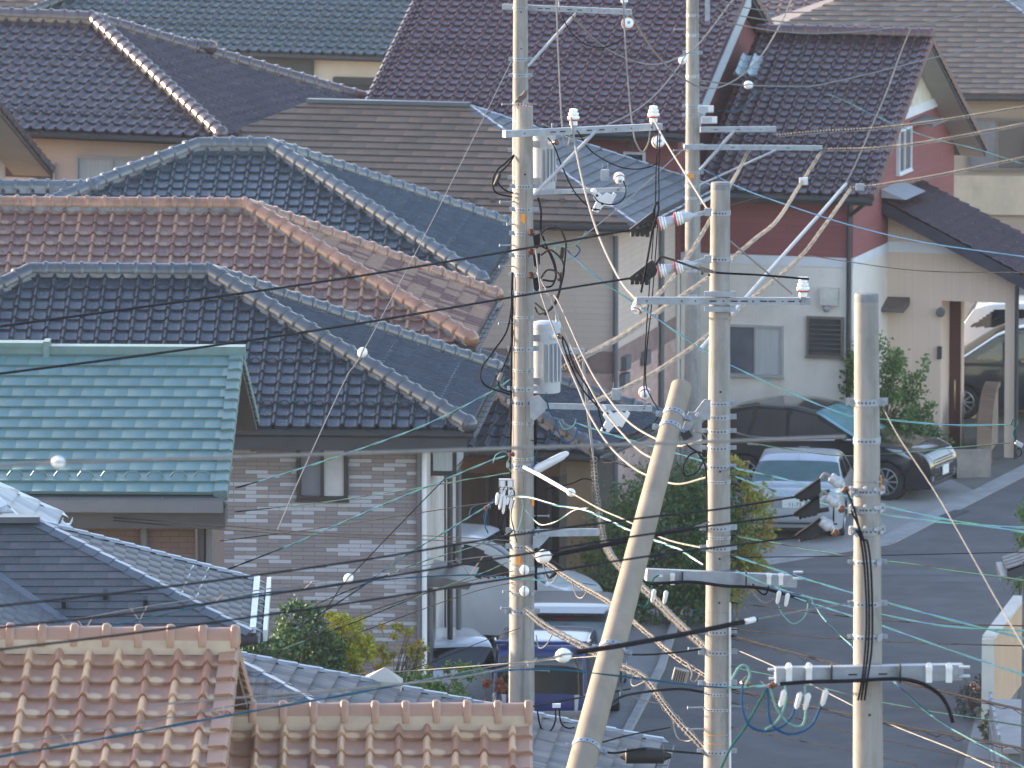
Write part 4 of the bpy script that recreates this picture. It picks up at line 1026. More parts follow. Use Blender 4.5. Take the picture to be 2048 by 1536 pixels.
def plant(name, label, cat, base, cs, n, size, m, seed, stems=6, sr=.03, group=None, extra=None, hole=.3):
    """cs in metres relative to base"""
    o = thing(name, label, cat, base, 0, group)
    B = Vector(base)
    mb = MB(); W_ = [((B.x + c[0], B.y + c[1], B.z + c[2]), r) for c, r in cs]
    cl = leaves(mb, W_, n, size, seed)
    mb.build('foliage', m, o, smooth=0)
    sm = MB(); rg = random.Random(seed)
    top = max(c[2] for c, r in cs)
    hub = B + Vector((cs[0][0][0] * .3, cs[0][0][1] * .3, top * .3))
    sm.tube(spline([B, B.lerp(hub, .5) + Vector((rg.uniform(-.04, .04), 0, 0)), hub], 4), [sr * 1.5] * 5 + [sr * 1.4] * 3 + [sr * 1.2], 7)
    for i in range(stems * 3):
        e = Vector(tuple(cl[rg.randrange(len(cl))][0])); mid = hub.lerp(e, .5) + Vector((rg.uniform(-.1, .1), rg.uniform(-.1, .1), rg.uniform(.0, .15)))
        q = spline([hub, mid, e], 4); sm.tube(q, [sr * (1 - .8 * j / (len(q) - 1)) for j in range(len(q))], 5)
    sm.build('trunk' if cat == 'tree' else 'stems', BARK, o)
    if extra:
        for (nm, n2, s2, m2, cs2) in extra:
            mb = MB(); leaves(mb, [((B.x + c[0], B.y + c[1], B.z + c[2]), r) for c, r in cs2], n2, s2, seed + 9); mb.build(nm, m2, o, smooth=0)
    return o
LG = leafmat('hedge_leaf', (0.040, 0.105, 0.038), (0.080, 0.190, 0.055), (0.150, 0.195, 0.045))
LG2 = leafmat('shrub_leaf', (0.07, 0.14, 0.04), (0.13, 0.25, 0.06), (0.180, 0.240, 0.045))
LY = leafmat('yellow_leaf', (0.300, 0.300, 0.030), (0.600, 0.540, 0.045), (0.240, 0.300, 0.045), .5)
LYG = leafmat('yellow_green_leaf', (0.165, 0.225, 0.045), (0.360, 0.375, 0.060), (0.510, 0.255, 0.060), .45)
LD = leafmat('dark_conifer_leaf', (0.027, 0.075, 0.033), (0.060, 0.128, 0.045), (0.090, 0.165, 0.045), .25)
LR = leafmat('red_leaf', (0.240, 0.045, 0.030), (0.390, 0.090, 0.045), (0.150, 0.150, 0.045), .4)
# big hedge beside the silver sedan
b = atz(1360, 1262, 0)
plant('hedge', 'big dark green rounded hedge behind the leaning pole, backlight painted yellow on its right', 'hedge', (b.x, b.y + .8, 0),
      [((-.3, 0, 1.4), (1.15, .8, 1.2)), ((.45, .1, 1.4), (.95, .7, 1.15)), ((-1.05, .1, 1.1), (.6, .6, .95)), ((.1, 0, 2.3), (.85, .6, .5)), ((-.3, 0, .45), (1.2, .7, .5))], 19000, .08, LG, 3, 10, .03,
      extra=[('backlit_yellow_foliage', 4200, .08, LYG, [((1.2, .0, 1.6), (.36, .5, .9)), ((.95, -.1, .85), (.42, .5, .6)), ((.6, 0, 2.55), (.5, .45, .28))])])  # yellow leaves stand in for low sun coming through the right side
b = Vector((at(1772, 900, 162.6).x, 162.6, 0))
plant('shrub', 'loose light green shrub in front of the peach porch wall', 'shrub', (b.x, b.y, 0),
      [((-.2, 0, 2.05), (.6, .4, .5)), ((.35, 0, 1.85), (.5, .4, .5)), ((-.75, 0, 1.75), (.35, .3, .35)), ((.15, 0, 1.3), (.6, .4, .5)), ((.75, 0, 1.5), (.28, .25, .3))], 3800, .085, LG2, 5, 9, .02)
b = Vector((at(1800, 900, 163.1).x, 163.1, 0))
plant('shrub', 'dense dark rounded shrub by the red door', 'shrub', (b.x + .05, b.y - .6, 0),
      [((.1, 0, .65), (.65, .5, .55)), ((-.35, 0, .5), (.55, .5, .5)), ((.35, 0, .9), (.4, .4, .3)), ((-.5, -.3, .25), (.6, .4, .3))], 5200, .075, LG, 6, 8, .02)
# front garden by the grey brick wall
b0 = at(600, 1400, 127); gb = gz(127)
def gp(px, py, Y): return at(px, py, Y)
def gplant(name, label, cat, px, Y, blobs, *a, **k):
    base = Vector((at(px, 1400, Y).x, Y, gz(Y)))
    cs = []
    for (qx, qy, rx, rz) in blobs:
        p = at(qx, qy, Y); cs.append(((p.x - base.x, random.uniform(-.1, .1), p.z - base.z), (rx / 137, rx / 150, rz / 137)))
    return plant(name, label, cat, base, cs, *a, **k)
gplant('conifer', 'dark green drooping garden tree left of the yellow tree', 'tree', 600, 128.5, [(600, 1240, 50, 38), (590, 1300, 62, 45), (640, 1310, 50, 50), (560, 1335, 45, 40), (625, 1350, 60, 45)], 6500, .075, LD, 11, 8, .03)
gplant('maple', 'yellow leaved garden tree in front of the grey brick wall', 'tree', 680, 129, [(690, 1270, 48, 35), (650, 1240, 28, 22), (715, 1300, 40, 35), (665, 1310, 40, 40), (690, 1345, 35, 25)], 3400, .07, LY, 12, 9, .022)
gplant('pruned_tree', 'sparse open garden tree with leaf tufts right of the yellow tree', 'tree', 775, 129.5, [(790, 1262, 42, 16), (840, 1300, 34, 18), (760, 1310, 30, 26), (745, 1345, 30, 18), (850, 1340, 30, 16)], 1500, .06, LYG, 13, 9, .02)
gplant('shrub', 'green shrub with red berries below the sparse tree', 'shrub', 850, 129, [(830, 1385, 55, 38), (890, 1395, 55, 34), (920, 1340, 45, 16), (790, 1390, 40, 30)], 3600, .065, LG2, 14, 9, .018,
       extra=[('berries', 320, .035, LR, [((-.1, -.1, gz(0) * 0 + .6), (.5, .3, .3))])])
gplant('shrub', 'small red leaved nandina bush in front of the blue minivan', 'shrub', 975, 130.2, [(965, 1395, 22, 28), (985, 1375, 20, 22), (960, 1415, 30, 14)], 420, .075, LR, 15, 6, .01)
gplant('shrub', 'dark bush with a few red flowers under the slate eave', 'shrub', 520, 124, [(505, 1310, 42, 35), (540, 1300, 30, 28)], 1500, .07, LD, 16, 6, .015, extra=[('flowers', 26, .06, LR, [((.0, -.1, .8), (.3, .2, .25))])])
# right edge
p = at(2052, 1180, 140)
plant('hedge', 'clipped green hedge column at the right edge beside the road', 'hedge', (p.x + .1, 141, 0), [((0, 0, .6), (.38, .5, .6)), ((.05, 0, 1.4), (.34, .5, .55)), ((.1, .2, 2.2), (.3, .4, .5))], 4200, .06, LG2, 21, 5, .02)
b = atz(1935, 1450, 0)
plant('shrub', 'greyish low shrub at the foot of the cream garden wall', 'shrub', (b.x + .1, b.y + .6, 0), [((0, 0, .25), (.3, .3, .25)), ((.15, .2, .45), (.2, .25, .2))], 900, .05, leafmat('grey_green_leaf', (.06, .08, .06), (.11, .13, .10)), 22, 5, .01)
plant('grass_tuft', 'patch of low green and dry plants beside the galvanised fence', 'plant', (b.x + .28, b.y - 1.2, .1), [((0, 0, .12), (.22, 1.2, .15)), ((.1, -1, .1), (.2, .8, .12))], 1100, .06, leafmat('dry_green_leaf', (.10, .12, .04), (.20, .17, .07)), 23, 5, .008)
b = atz(965, 1310, 0)
plant('shrub', 'small round green shrub beside the white hatchback', 'shrub', (at(965, 1300, 136.5).x, 136.6, 0), [((0, 0, .5), (.28, .25, .4))], 700, .06, LG2, 24, 5, .012)
# ---------------------------------------------------------------- cars
def carpaint(name, col, metal=.3, rough=.28):
    m, t, b = newmat(name)
    f = noise(t, objco(t), 2.5, 5, .6)
    lnk(t, ramp(t, f, [(.35, tuple(c * .93 for c in col)), (.7, tuple(min(1, c * 1.05) for c in col))]), b.inputs['Base Color'])
    b.inputs['Metallic'].default_value = metal; b.inputs['Roughness'].default_value = rough
    b.inputs['Coat Weight'].default_value = .8; b.inputs['Coat Roughness'].default_value = .05
    return m
TYRE = mat('tyre', (.018, .018, .018), .85, var=.2); RIM = mat('alloy_rim', (.42, .43, .44), .3, .7, .08)
LAMP = glassmat('headlight_glass', (.42, .45, .48), .12); TAIL = glassmat('tail_light', (.30, .012, .012), .15); CLEAR = glassmat('clear_light', (.36, .36, .36), .15)
PLATE = mat('licence_plate', (.68, .70, .68), .5, var=.04); CHROME = mat('chrome', (.6, .6, .6), .15, .9, .05)
CARGL = glassmat('car_glass', (.012, .016, .018), .04); CARGL_T = glassmat('teal_rear_glass', (.03, .085, .085), .05); CARGL_W = glassmat('cyan_reflection_glass', (.10, .24, .27), .05)  # windscreen base colour holds its bright cyan reflection
BUMP = mat('black_plastic', (.02, .02, .022), .6, var=.1); GREENTXT = mat('plate_green', (.02, .10, .05), .5, var=.02)
def interp(P, x):
    for (a, b), (c, d) in zip(P[:-1], P[1:]):
        if a <= x <= c: return b + (d - b) * (x - a) / max(1e-9, c - a)
    return P[0][1] if x < P[0][0] else P[-1][1]
def inside(poly, x, z):
    r = False; n = len(poly)
    for i in range(n):
        (x1, z1), (x2, z2) = poly[i], poly[(i + 1) % n]
        if (z1 > z) != (z2 > z) and x < (x2 - x1) * (z - z1) / (z2 - z1) + x1: r = not r
    return r
def car(name, label, loc, heading, L, Wd, top, paint, wheels, wr=.32, side=(), wind=(0, 0), rear=(0, 0), tumble=.13, glass=None, bot=.2, group='parked cars', rgl=None, wgl=None, lights=(), plate=None, spokes=10, trim=None, belt=.9, handles=()):
    """x forward from the middle; top = profile from the front bumper bottom over the roof to the rear bumper bottom as (x, z)"""
    o = thing(name, label, 'car', loc, heading, group)
    gl = glass or CARGL
    ztop = lambda x: max(bot, interp(sorted_up, x))
    # resample the top profile by arc length (smoothed)
    P = [Vector((x, 0, z)) for x, z in top]; T = []
    for a, b in zip(P[:-1], P[1:]):
        n = max(1, int((b - a).length / .03)); T += [a.lerp(b, i / n) for i in range(n)]
    T.append(P[-1])
    for _ in range(10):
        T = [T[0]] + [T[i] * .5 + (T[i - 1] + T[i + 1]) * .25 for i in range(1, len(T) - 1)] + [T[-1]]
    zr = max(p.z for p in T)
    def hw(x, z):
        k = max(0, (abs(x) - (L / 2 - .75)) / .75); plan = 1 - .17 * k ** 2.2
        if z < belt: tz = .965 + .035 * math.sin(math.pi * min(1, max(0, (z - bot) / (belt - bot) * .9 + .1)))
        else: tz = .97 - tumble * ((z - belt) / max(.1, zr - belt)) ** 1.25
        return Wd / 2 * plan * tz
    bins = {'body': MB(), 'windscreen': MB(), 'rear_window': MB()}
    NY = 18; rows = []
    for p in T:
        h = hw(p.x, p.z)
        rows.append([Vector((p.x, h * math.sin(math.pi / 2 * (-1 + 2 * k / NY)) , p.z - .05 * abs(-1 + 2 * k / NY) ** 3 * (1 if p.z > belt else .4))) for k in range(NY + 1)])
    def put(b, pts): bins[b].add(pts, [tuple(range(len(pts)))])
    for i in range(len(T) - 1):
        m = (T[i] + T[i + 1]) / 2
        for k in range(NY):
            y = abs(-1 + 2 * (k + .5) / NY)
            b = 'body'
            if wind[0] < m.x < wind[1] and m.z > belt * .95 and y < .86 and i < len(T) / 2: b = 'windscreen'
            if rear[0] < m.z < rear[1] and y < .84 and i > len(T) / 2: b = 'rear_window'
            put(b, [rows[i][k], rows[i + 1][k], rows[i + 1][k + 1], rows[i][k + 1]])
    # sides: columns in x between sill and top profile
    xs = np.linspace(-L / 2 + .005, L / 2 - .005, int(L / .035))
    def zat(x):
        z = bot
        for a, b in zip(T[:-1], T[1:]):
            lo, hi = min(a.x, b.x), max(a.x, b.x)
            if lo <= x <= hi and hi > lo: z = max(z, a.z + (b.z - a.z) * (x - a.x) / (b.x - a.x))
        return z
    zt = [zat(x) for x in xs]; NZ = 34
    for sgn in (-1, 1):
        grid = []
        for x, z1 in zip(xs, zt):
            z1e = z1 - (.05 if z1 > belt else .02)
            col = []
            for q in range(NZ + 1):
                z = bot + (z1e - bot) * q / NZ
                col.append(Vector((x, sgn * hw(x, z + (.05 if z > belt else 0)), z)))
            grid.append(col)
        for i in range(len(xs) - 1):
            for q in range(NZ):
                c = (grid[i][q] + grid[i + 1][q + 1]) / 2
                if any((c.x - wx) ** 2 + (c.z - wr) ** 2 < (wr * 1.13) ** 2 for wx in wheels): continue
                b = 'body'
                for wi, pl in enumerate(side):
                    if inside(pl, c.x, c.z): b = (sgn, wi); bins.setdefault(b, MB())
                put(b, [grid[i][q], grid[i + 1][q], grid[i + 1][q + 1], grid[i][q + 1]])
    def weld(bn, nm, m, sm=40):
        if not bins[bn].f: return None
        me = bpy.data.meshes.new(nm); me.from_pydata(bins[bn].v, [], bins[bn].f); me.materials.append(m)
        b = bmesh.new(); b.from_mesh(me); bmesh.ops.remove_doubles(b, verts=b.verts, dist=.0008); bmesh.ops.recalc_face_normals(b, faces=b.faces)
        for f in b.faces: f.smooth = True
        b.to_mesh(me); b.free(); me.set_sharp_from_angle(angle=R(sm)); return link(nm, me, o)
    weld('body', 'body', paint); weld('windscreen', 'windscreen', wgl or gl); weld('rear_window', 'rear_window', rgl or gl); [weld(b, 'side_window', gl) for b in list(bins) if isinstance(b, tuple)]
    MB().bx(-L / 2 + .25, L / 2 - .25, -Wd / 2 + .16, Wd / 2 - .16, bot - .03, bot + .35).build('underbody', BUMP, o, local=True, smooth=0)
    for wx in wheels:
        for sgn in (-1, 1):
            y = sgn * (Wd / 2 - .12); ax = (0, sgn, 0)
            w = MB().lathe((wx, y - sgn * .10, wr), ax, [(0, wr * .68), (0, wr * .93), (.03, wr), (.17, wr), (.20, wr * .94), (.205, wr * .70), (.19, wr * .68)], 28, cap=False).build('wheel', TYRE, o, local=True, smooth=40)
            r = MB().lathe((wx, y - sgn * .10, wr), ax, [(.13, wr * .69), (.195, wr * .70), (.20, wr * .66), (.17, wr * .62), (.14, wr * .60)], 28, cap=False)
            r.lathe((wx, y - sgn * .10, wr), ax, [(.14, .06), (.185, .055), (.19, .02)], 12)
            for k in range(spokes):
                a = 2 * math.pi * k / spokes
                r.beam((wx + math.cos(a) * .04, y + sgn * .07, wr + math.sin(a) * .04), (wx + math.cos(a) * wr * .63, y + sgn * .075, wr + math.sin(a) * wr * .63), .028, .03, up=ax)
            r.build('rim', RIM, w, local=True)
            MB().lathe((wx, y - sgn * .14, wr), ax, [(0, .02), (0, wr * 1.1), (.05, wr * 1.1), (.05, .02)], 20).build('wheel_well', BUMP, o, local=True)
    for (nm, m, pts, d) in lights:        # patch (closed outline) given on the skin, thickened outwards by d
        P = [Vector(p) for p in pts]; MB().prism(P, Vector(d)).build(nm, m, o, local=True, smooth=0)
    if trim:
        for (nm, m, pts, r) in trim: MB().tube(pts, r, 6).build(nm, m, o, local=True)
    return o, hw
def sym(lst):
    r = []
    for nm, m, pts, d in lst:
        r.append((nm, m, pts, d)); r.append((nm, m, [(p[0], -p[1], p[2]) for p in pts], (d[0], -d[1], d[2])))
    return r
def text(s, size, m, parent, M, name='plate_text'):
    cu = bpy.data.curves.new(name, 'FONT'); cu.body = s; cu.size = size; cu.extrude = .002; cu.align_x = 'CENTER'; cu.align_y = 'CENTER'
    tmp = bpy.data.objects.new('tmp', cu); SC.collection.objects.link(tmp)
    dg = bpy.context.evaluated_depsgraph_get(); me = bpy.data.meshes.new_from_object(tmp.evaluated_get(dg))
    bpy.data.objects.remove(tmp); me.transform(M); me.materials.clear(); me.materials.append(m); me.name = name
    return link(name, me, parent)
# black suv, nose to the right and towards us
SUVP = [(2.28, .25), (2.36, .45), (2.34, .70), (2.22, .88), (1.95, .99), (1.15, 1.10), (.95, 1.15), (.15, 1.58), (-.35, 1.67), (-1.0, 1.66), (-1.6, 1.56), (-2.0, 1.42), (-2.22, 1.12), (-2.33, .95), (-2.34, .6), (-2.28, .3)]
BLKP = carpaint('black_paint', (.008, .009, .011), 0, .2)
q = atz(1635, 990, 0)
hd = R(-21)
suv, hw = car('suv', 'shiny black suv parked beside the beige wall, nose to the right', (5.75, 160.5, 0), hd, 4.72, 1.835, SUVP, BLKP, (1.50, -1.22), .36,
    side=[[(.78, 1.13), (.05, 1.52), (-.35, 1.58), (-.38, 1.06)], [(-.46, 1.06), (-.43, 1.58), (-1.0, 1.57), (-1.12, 1.10)], [(-1.2, 1.10), (-1.08, 1.565), (-1.45, 1.51), (-1.92, 1.28)]],
    wind=(.12, 1.0), rear=(1.12, 1.42), glass=glassmat('reflection_grey_glass', (.035, .035, .038), .08), wgl=CARGL_W, bot=.24, belt=1.0)  # side glass colour lightened to carry its reflections
W2 = lambda x, z: hw(x, z)
E_ = .012
for s in (-1, 1):
    y = lambda x, z: s * (W2(x, z) + .004)
    MB().prism([(2.26, s * .52, .80), (2.30, s * .50, .70), (1.95, y(1.95, .80), .80), (1.50, y(1.50, .97), .97), (1.75, y(1.75, .96), .955), (2.12, s * .68, .89)], (.03, s * .02, .01)).build('headlight', LAMP, suv, local=True, smooth=0)
    MB().tube([(.85, y(.85, 1.07), 1.10), (-.4, y(-.4, 1.04), 1.035), (-1.2, y(-1.2, 1.08), 1.08), (-1.95, y(-1.95, 1.25), 1.26)], .02, 6).build('chrome_trim', CHROME, suv, local=True)
    for hx in (-.05, -1.05):
        MB().tube([(hx - .11, y(hx, .95) + s * .02, .93), (hx + .11, y(hx, .95) + s * .025, .93)], .018, 6).build('door_handle', CHROME, suv, local=True)
    MB().lathe((.72, s * .98, 1.12), (-1, 0, 0), [(-.02, .02), (0, .075), (.12, .085), (.14, .07)], 10).build('mirror', BLKP, suv, local=True)
    MB().lathe((2.3, s * .62, .42), (1, 0, 0), [(0, .05), (.05, .05), (.055, .01)], 12).build('fog_light', CLEAR, suv, local=True)
mb = MB()
for i in range(4): mb.beam((2.345, -.5, .60 + i * .05), (2.345, .5, .60 + i * .05), .03, .018)
mb.build('grille', CHROME, suv, local=True)
mb = MB()
for i in range(3): mb.beam((2.36, -.62, .36 + i * .06), (2.36, .62, .36 + i * .06), .03, .03)
mb.build('bumper', BUMP, suv, local=True)
MB().bx(2.37, 2.385, -.17, .17, .44, .61).build('licence_plate', PLATE, suv, local=True)
# silver sedan, tail towards us
SEDP = [(2.15, .25), (2.20, .45), (2.15, .62), (1.95, .72), (1.1, .86), (.90, .92), (.30, 1.32), (-.15, 1.42), (-.65, 1.39), (-.95, 1.30), (-1.52, .99), (-1.70, .965), (-2.05, .955), (-2.17, .88), (-2.20, .60), (-2.22, .45), (-2.16, .26)]
SILV = carpaint('silver_paint', (.42, .44, .47), .35, .32)
hd = R(90 - 6); sc = Vector((atz(1585, 1078, 0).x, 154.1, 0)) + Vector((math.cos(hd), math.sin(hd), 0)) * 2.2
sed, hw = car('sedan', 'silver sedan parked with its tail towards the road, greenish rear window', sc, hd, 4.3, 1.75, SEDP, SILV, (1.30, -1.30), .31,
    side=[[(.72, .95), (.22, 1.27), (-.1, 1.34), (-.12, .94)], [(-.18, .94), (-.16, 1.34), (-.62, 1.31), (-.95, 1.17), (-1.05, .98)]], wind=(.28, .95), rear=(1.0, 1.295), rgl=CARGL_T, bot=.2, belt=.88, tumble=.2)
for s in (-1, 1):
    MB().prism([(-2.185, s * .52, .79), (-2.185, s * .52, .68), (-2.13, s * .70, .67), (-1.98, s * (hw(-1.98, .75) + .004), .70), (-1.93, s * (hw(-1.93, .8) + .004), .83), (-2.13, s * .66, .83)], (-.02, s * .012, 0)).build('tail_light', CLEAR, sed, local=True, smooth=0)
    MB().prism([(-2.205, s * .54, .735), (-2.205, s * .54, .685), (-2.15, s * .70, .68), (-2.01, s * (hw(-2.01, .72) + .018), .70), (-2.01, s * (hw(-2.01, .74) + .018), .735), (-2.15, s * .70, .735)], (-.008, s * .006, 0)).build('tail_light', TAIL, sed, local=True, smooth=0)
MB().bx(-2.20, -2.175, -.42, .42, .61, .82).build('plate_recess', mat('silver_recess', (.30, .31, .32), .4, .2), sed, local=True, smooth=0)
pl = MB().bx(-2.212, -2.203, -.2, .2, .62, .79).build('licence_plate', PLATE, sed, local=True, smooth=0)
Mx = Matrix.Translation((-2.214, 0, .675)) @ Matrix.Rotation(R(-90), 4, 'Z') @ Matrix.Rotation(R(90), 4, 'X')
text('\u00b7 11-73', .105, GREENTXT, pl, Mx)
mb = MB(); mb.bx(-2.235, -2.20, -.78, .78, .33, .36); mb.build('bumper_trim', BUMP, sed, local=True)
MB().prism([(-.80, 0, 1.385), (-.98, 0, 1.33), (-.96, 0, 1.42)], (0, .02, 0)).build('antenna_fin', SILV, sed, local=True)
# front cars beside the grey brick house
VANP = [(1.70, .25), (1.75, .45), (1.72, .8), (1.60, .98), (1.35, 1.08), (.75, 1.62), (.45, 1.74), (-.3, 1.80), (-1.2, 1.78), (-1.52, 1.73), (-1.62, 1.55), (-1.70, 1.0), (-1.73, .6), (-1.72, .4), (-1.68, .25)]
BLUP = carpaint('blue_paint', (.014, .03, .13), .2, .3)
hd = R(90 - 4); zc = .0
v = Vector((at(1080, 1450, 131.9).x, 131.9, 0)) + Vector((math.cos(hd), math.sin(hd), 0)) * 1.75
van, hw = car('minivan', 'tall blue minivan seen from behind, half hidden by the tall pole', v, hd, 3.5, 1.60, VANP, BLUP, (1.15, -1.15), .29,
    side=[[(1.0, 1.1), (.5, 1.58), (0, 1.64), (0, 1.08)], [(-.07, 1.08), (-.07, 1.64), (-1.45, 1.63), (-1.52, 1.08)]], wind=(.4, 1.3), rear=(1.02, 1.60), bot=.2, belt=1.02, tumble=.10)
for s in (-1, 1):
    MB().prism([(-1.70, s * .52, 1.02), (-1.71, s * .52, .62), (-1.60, s * (hw(-1.6, .7) + .01), .62), (-1.58, s * (hw(-1.58, .9) + .01), 1.02)], (-.03, s * .015, 0)).build('tail_light', CLEAR, van, local=True, smooth=0)
    MB().prism([(-1.735, s * .53, .74), (-1.735, s * .53, .66), (-1.64, s * (hw(-1.6, .7) + .02), .66), (-1.64, s * (hw(-1.6, .7) + .02), .74)], (-.012, s * .008, 0)).build('tail_light', TAIL, van, local=True, smooth=0)
MB().lathe((-1.69, .38, 1.08), (-1, 0, .05), [(0, .05), (.012, .05)], 14).build('sticker', PLATE, van, local=True)
MB().bx(-1.745, -1.735, -.16, .16, .55, .70).build('licence_plate', PLATE, van, local=True)
mb = MB(); mb.tube([(-1.3, -.72, 1.80), (-1.5, -.70, 1.79), (-1.62, 0, 1.80), (-1.5, .70, 1.79), (-1.3, .72, 1.80)], .03, 6); mb.build('spoiler', BLUP, van, local=True)
GRYP = carpaint('dark_grey_paint', (.06, .06, .065), .3, .3)
SV2 = [(2.1, .3), (2.15, .6), (2.05, .95), (1.2, 1.08), (.95, 1.14), (.35, 1.62), (-.2, 1.74), (-1.4, 1.73), (-1.85, 1.70), (-2.0, 1.45), (-2.10, 1.0), (-2.14, .6), (-2.1, .3)]
hd = R(90 - 3); v = Vector((at(1128, 1400, 135.6).x, 135.6, 0)) + Vector((math.cos(hd), math.sin(hd), 0)) * 2.15
sv, hw = car('estate_car', 'dark grey estate car with roof spoiler parked behind the blue minivan', v, hd, 4.3, 1.72, SV2, GRYP, (1.35, -1.3), .33,
    side=[[(.9, 1.15), (.3, 1.55), (-.2, 1.62), (-.25, 1.12)], [(-.3, 1.12), (-.3, 1.62), (-1.7, 1.60), (-1.85, 1.15)]], wind=(.3, 1.0), rear=(1.05, 1.52), rgl=glassmat('reflecting_glass', (.10, .15, .17), .06), belt=1.05, tumble=.12)
mb = MB(); mb.add([(-1.75, -.66, 1.73), (-1.75, .66, 1.73), (-2.08, .62, 1.68), (-2.08, -.62, 1.68), (-1.75, -.66, 1.66), (-1.75, .66, 1.66), (-2.08, .62, 1.645), (-2.08, -.62, 1.645)], [(0, 1, 2, 3), (7, 6, 5, 4), (0, 3, 7, 4), (3, 2, 6, 7), (2, 1, 5, 6)]); mb.build('spoiler', GRYP, sv, local=True)
MB().bx(-2.10, -2.085, -.12, .12, 1.585, 1.60).build('brake_light', TAIL, sv, local=True)
for s in (-1, 1): MB().prism([(-2.08, s * .60, 1.12), (-2.12, s * .60, .85), (-2.0, s * (hw(-2.0, .9) + .01), .85), (-1.95, s * (hw(-1.95, 1.1) + .01), 1.12)], (-.02, s * .012, 0)).build('tail_light', TAIL, sv, local=True, smooth=0)
MVP = [(2.2, .3), (2.26, .55), (2.2, .85), (1.95, 1.0), (1.6, 1.1), (.75, 1.66), (.3, 1.82), (-.8, 1.86), (-1.9, 1.82), (-2.15, 1.65), (-2.25, 1.1), (-2.28, .6), (-2.22, .3)]
WHTP = carpaint('white_paint', (.62, .63, .64), .05, .3)
hd = R(-14); v = Vector((at(925, 1300, 143.5).x, 143.6, 0))
mv, hw = car('minivan', 'white minivan parked side on behind the corner of the grey brick house', v, hd, 4.55, 1.70, MVP, WHTP, (1.4, -1.35), .32,
    side=[[(1.15, 1.18), (.55, 1.58), (.2, 1.68), (.15, 1.12)], [(.08, 1.12), (.12, 1.70), (-.85, 1.74), (-.9, 1.10)], [(-.97, 1.10), (-.92, 1.74), (-1.85, 1.70), (-2.0, 1.14)]], wind=(.5, 1.6), rear=(1.1, 1.6), belt=1.08, tumble=.12)
for hx in (-.02, -1.0): MB().tube([(hx - .11, -.86, 1.0), (hx + .11, -.87, 1.0)], .018, 6).build('door_handle', CHROME, mv, local=True)
HBP = [(1.6, .3), (1.68, .5), (1.6, .8), (1.0, .98), (.8, 1.04), (.25, 1.40), (-.2, 1.48), (-1.1, 1.46), (-1.42, 1.38), (-1.62, 1.08), (-1.70, .85), (-1.73, .5), (-1.68, .28)]
hd = R(90 + 14); v = Vector((at(912, 1430, 134.0).x, 134.0, 0)) + Vector((math.cos(hd), math.sin(hd), 0)) * 1.7
hb, hw = car('hatchback', 'small white hatchback tail beside the grey brick house, red tail light', v, hd, 3.4, 1.6, HBP, WHTP, (1.1, -1.1), .29,
    side=[[(.6, 1.06), (.15, 1.34), (-.2, 1.40), (-.25, 1.02)], [(-.3, 1.02), (-.3, 1.40), (-1.0, 1.38), (-1.3, 1.08)]], wind=(.2, .85), rear=(1.05, 1.36), belt=.98, tumble=.14)
for s in (-1, 1): MB().prism([(-1.60, s * .58, 1.12), (-1.70, s * .58, .82), (-1.55, s * (hw(-1.55, .9) + .012), .80), (-1.45, s * (hw(-1.45, 1.1) + .012), 1.14)], (-.03, s * .02, 0)).build('tail_light', TAIL, hb, local=True, smooth=0)
# cars in the carport behind the porch
hd = R(177); DKP = carpaint('dark_navy_paint', (.018, .022, .03), .2, .3)
dk, hw = car('minivan', 'dark van behind the porch opening, one alloy wheel showing', (10.25, 170.9, .0), hd, 4.6, 1.8, MVP, DKP, (1.4, -1.35), .34,
    side=[[(1.15, 1.2), (.55, 1.58), (.2, 1.68), (.15, 1.14)], [(.08, 1.14), (.12, 1.70), (-.85, 1.74), (-.9, 1.12)], [(-.97, 1.12), (-.92, 1.74), (-1.85, 1.70), (-2.0, 1.16)]], wind=(.5, 1.6), rear=(1.1, 1.6), belt=1.08, tumble=.1)
hd = R(-6)
wv, hw = car('hatchback', 'white car roof showing above the dark van through the porch opening', (10.9, 176.0, .05), hd, 3.7, 1.7, [(a * 1.08, b * 1.09) for a, b in HBP], WHTP, (1.15, -1.15), .3,
    side=[[(.75, 1.12), (.2, 1.43), (-.3, 1.5), (-1.1, 1.47), (-1.62, 1.1)]], wind=(.2, .9), rear=(1.15, 1.5), belt=1.07, tumble=.12)
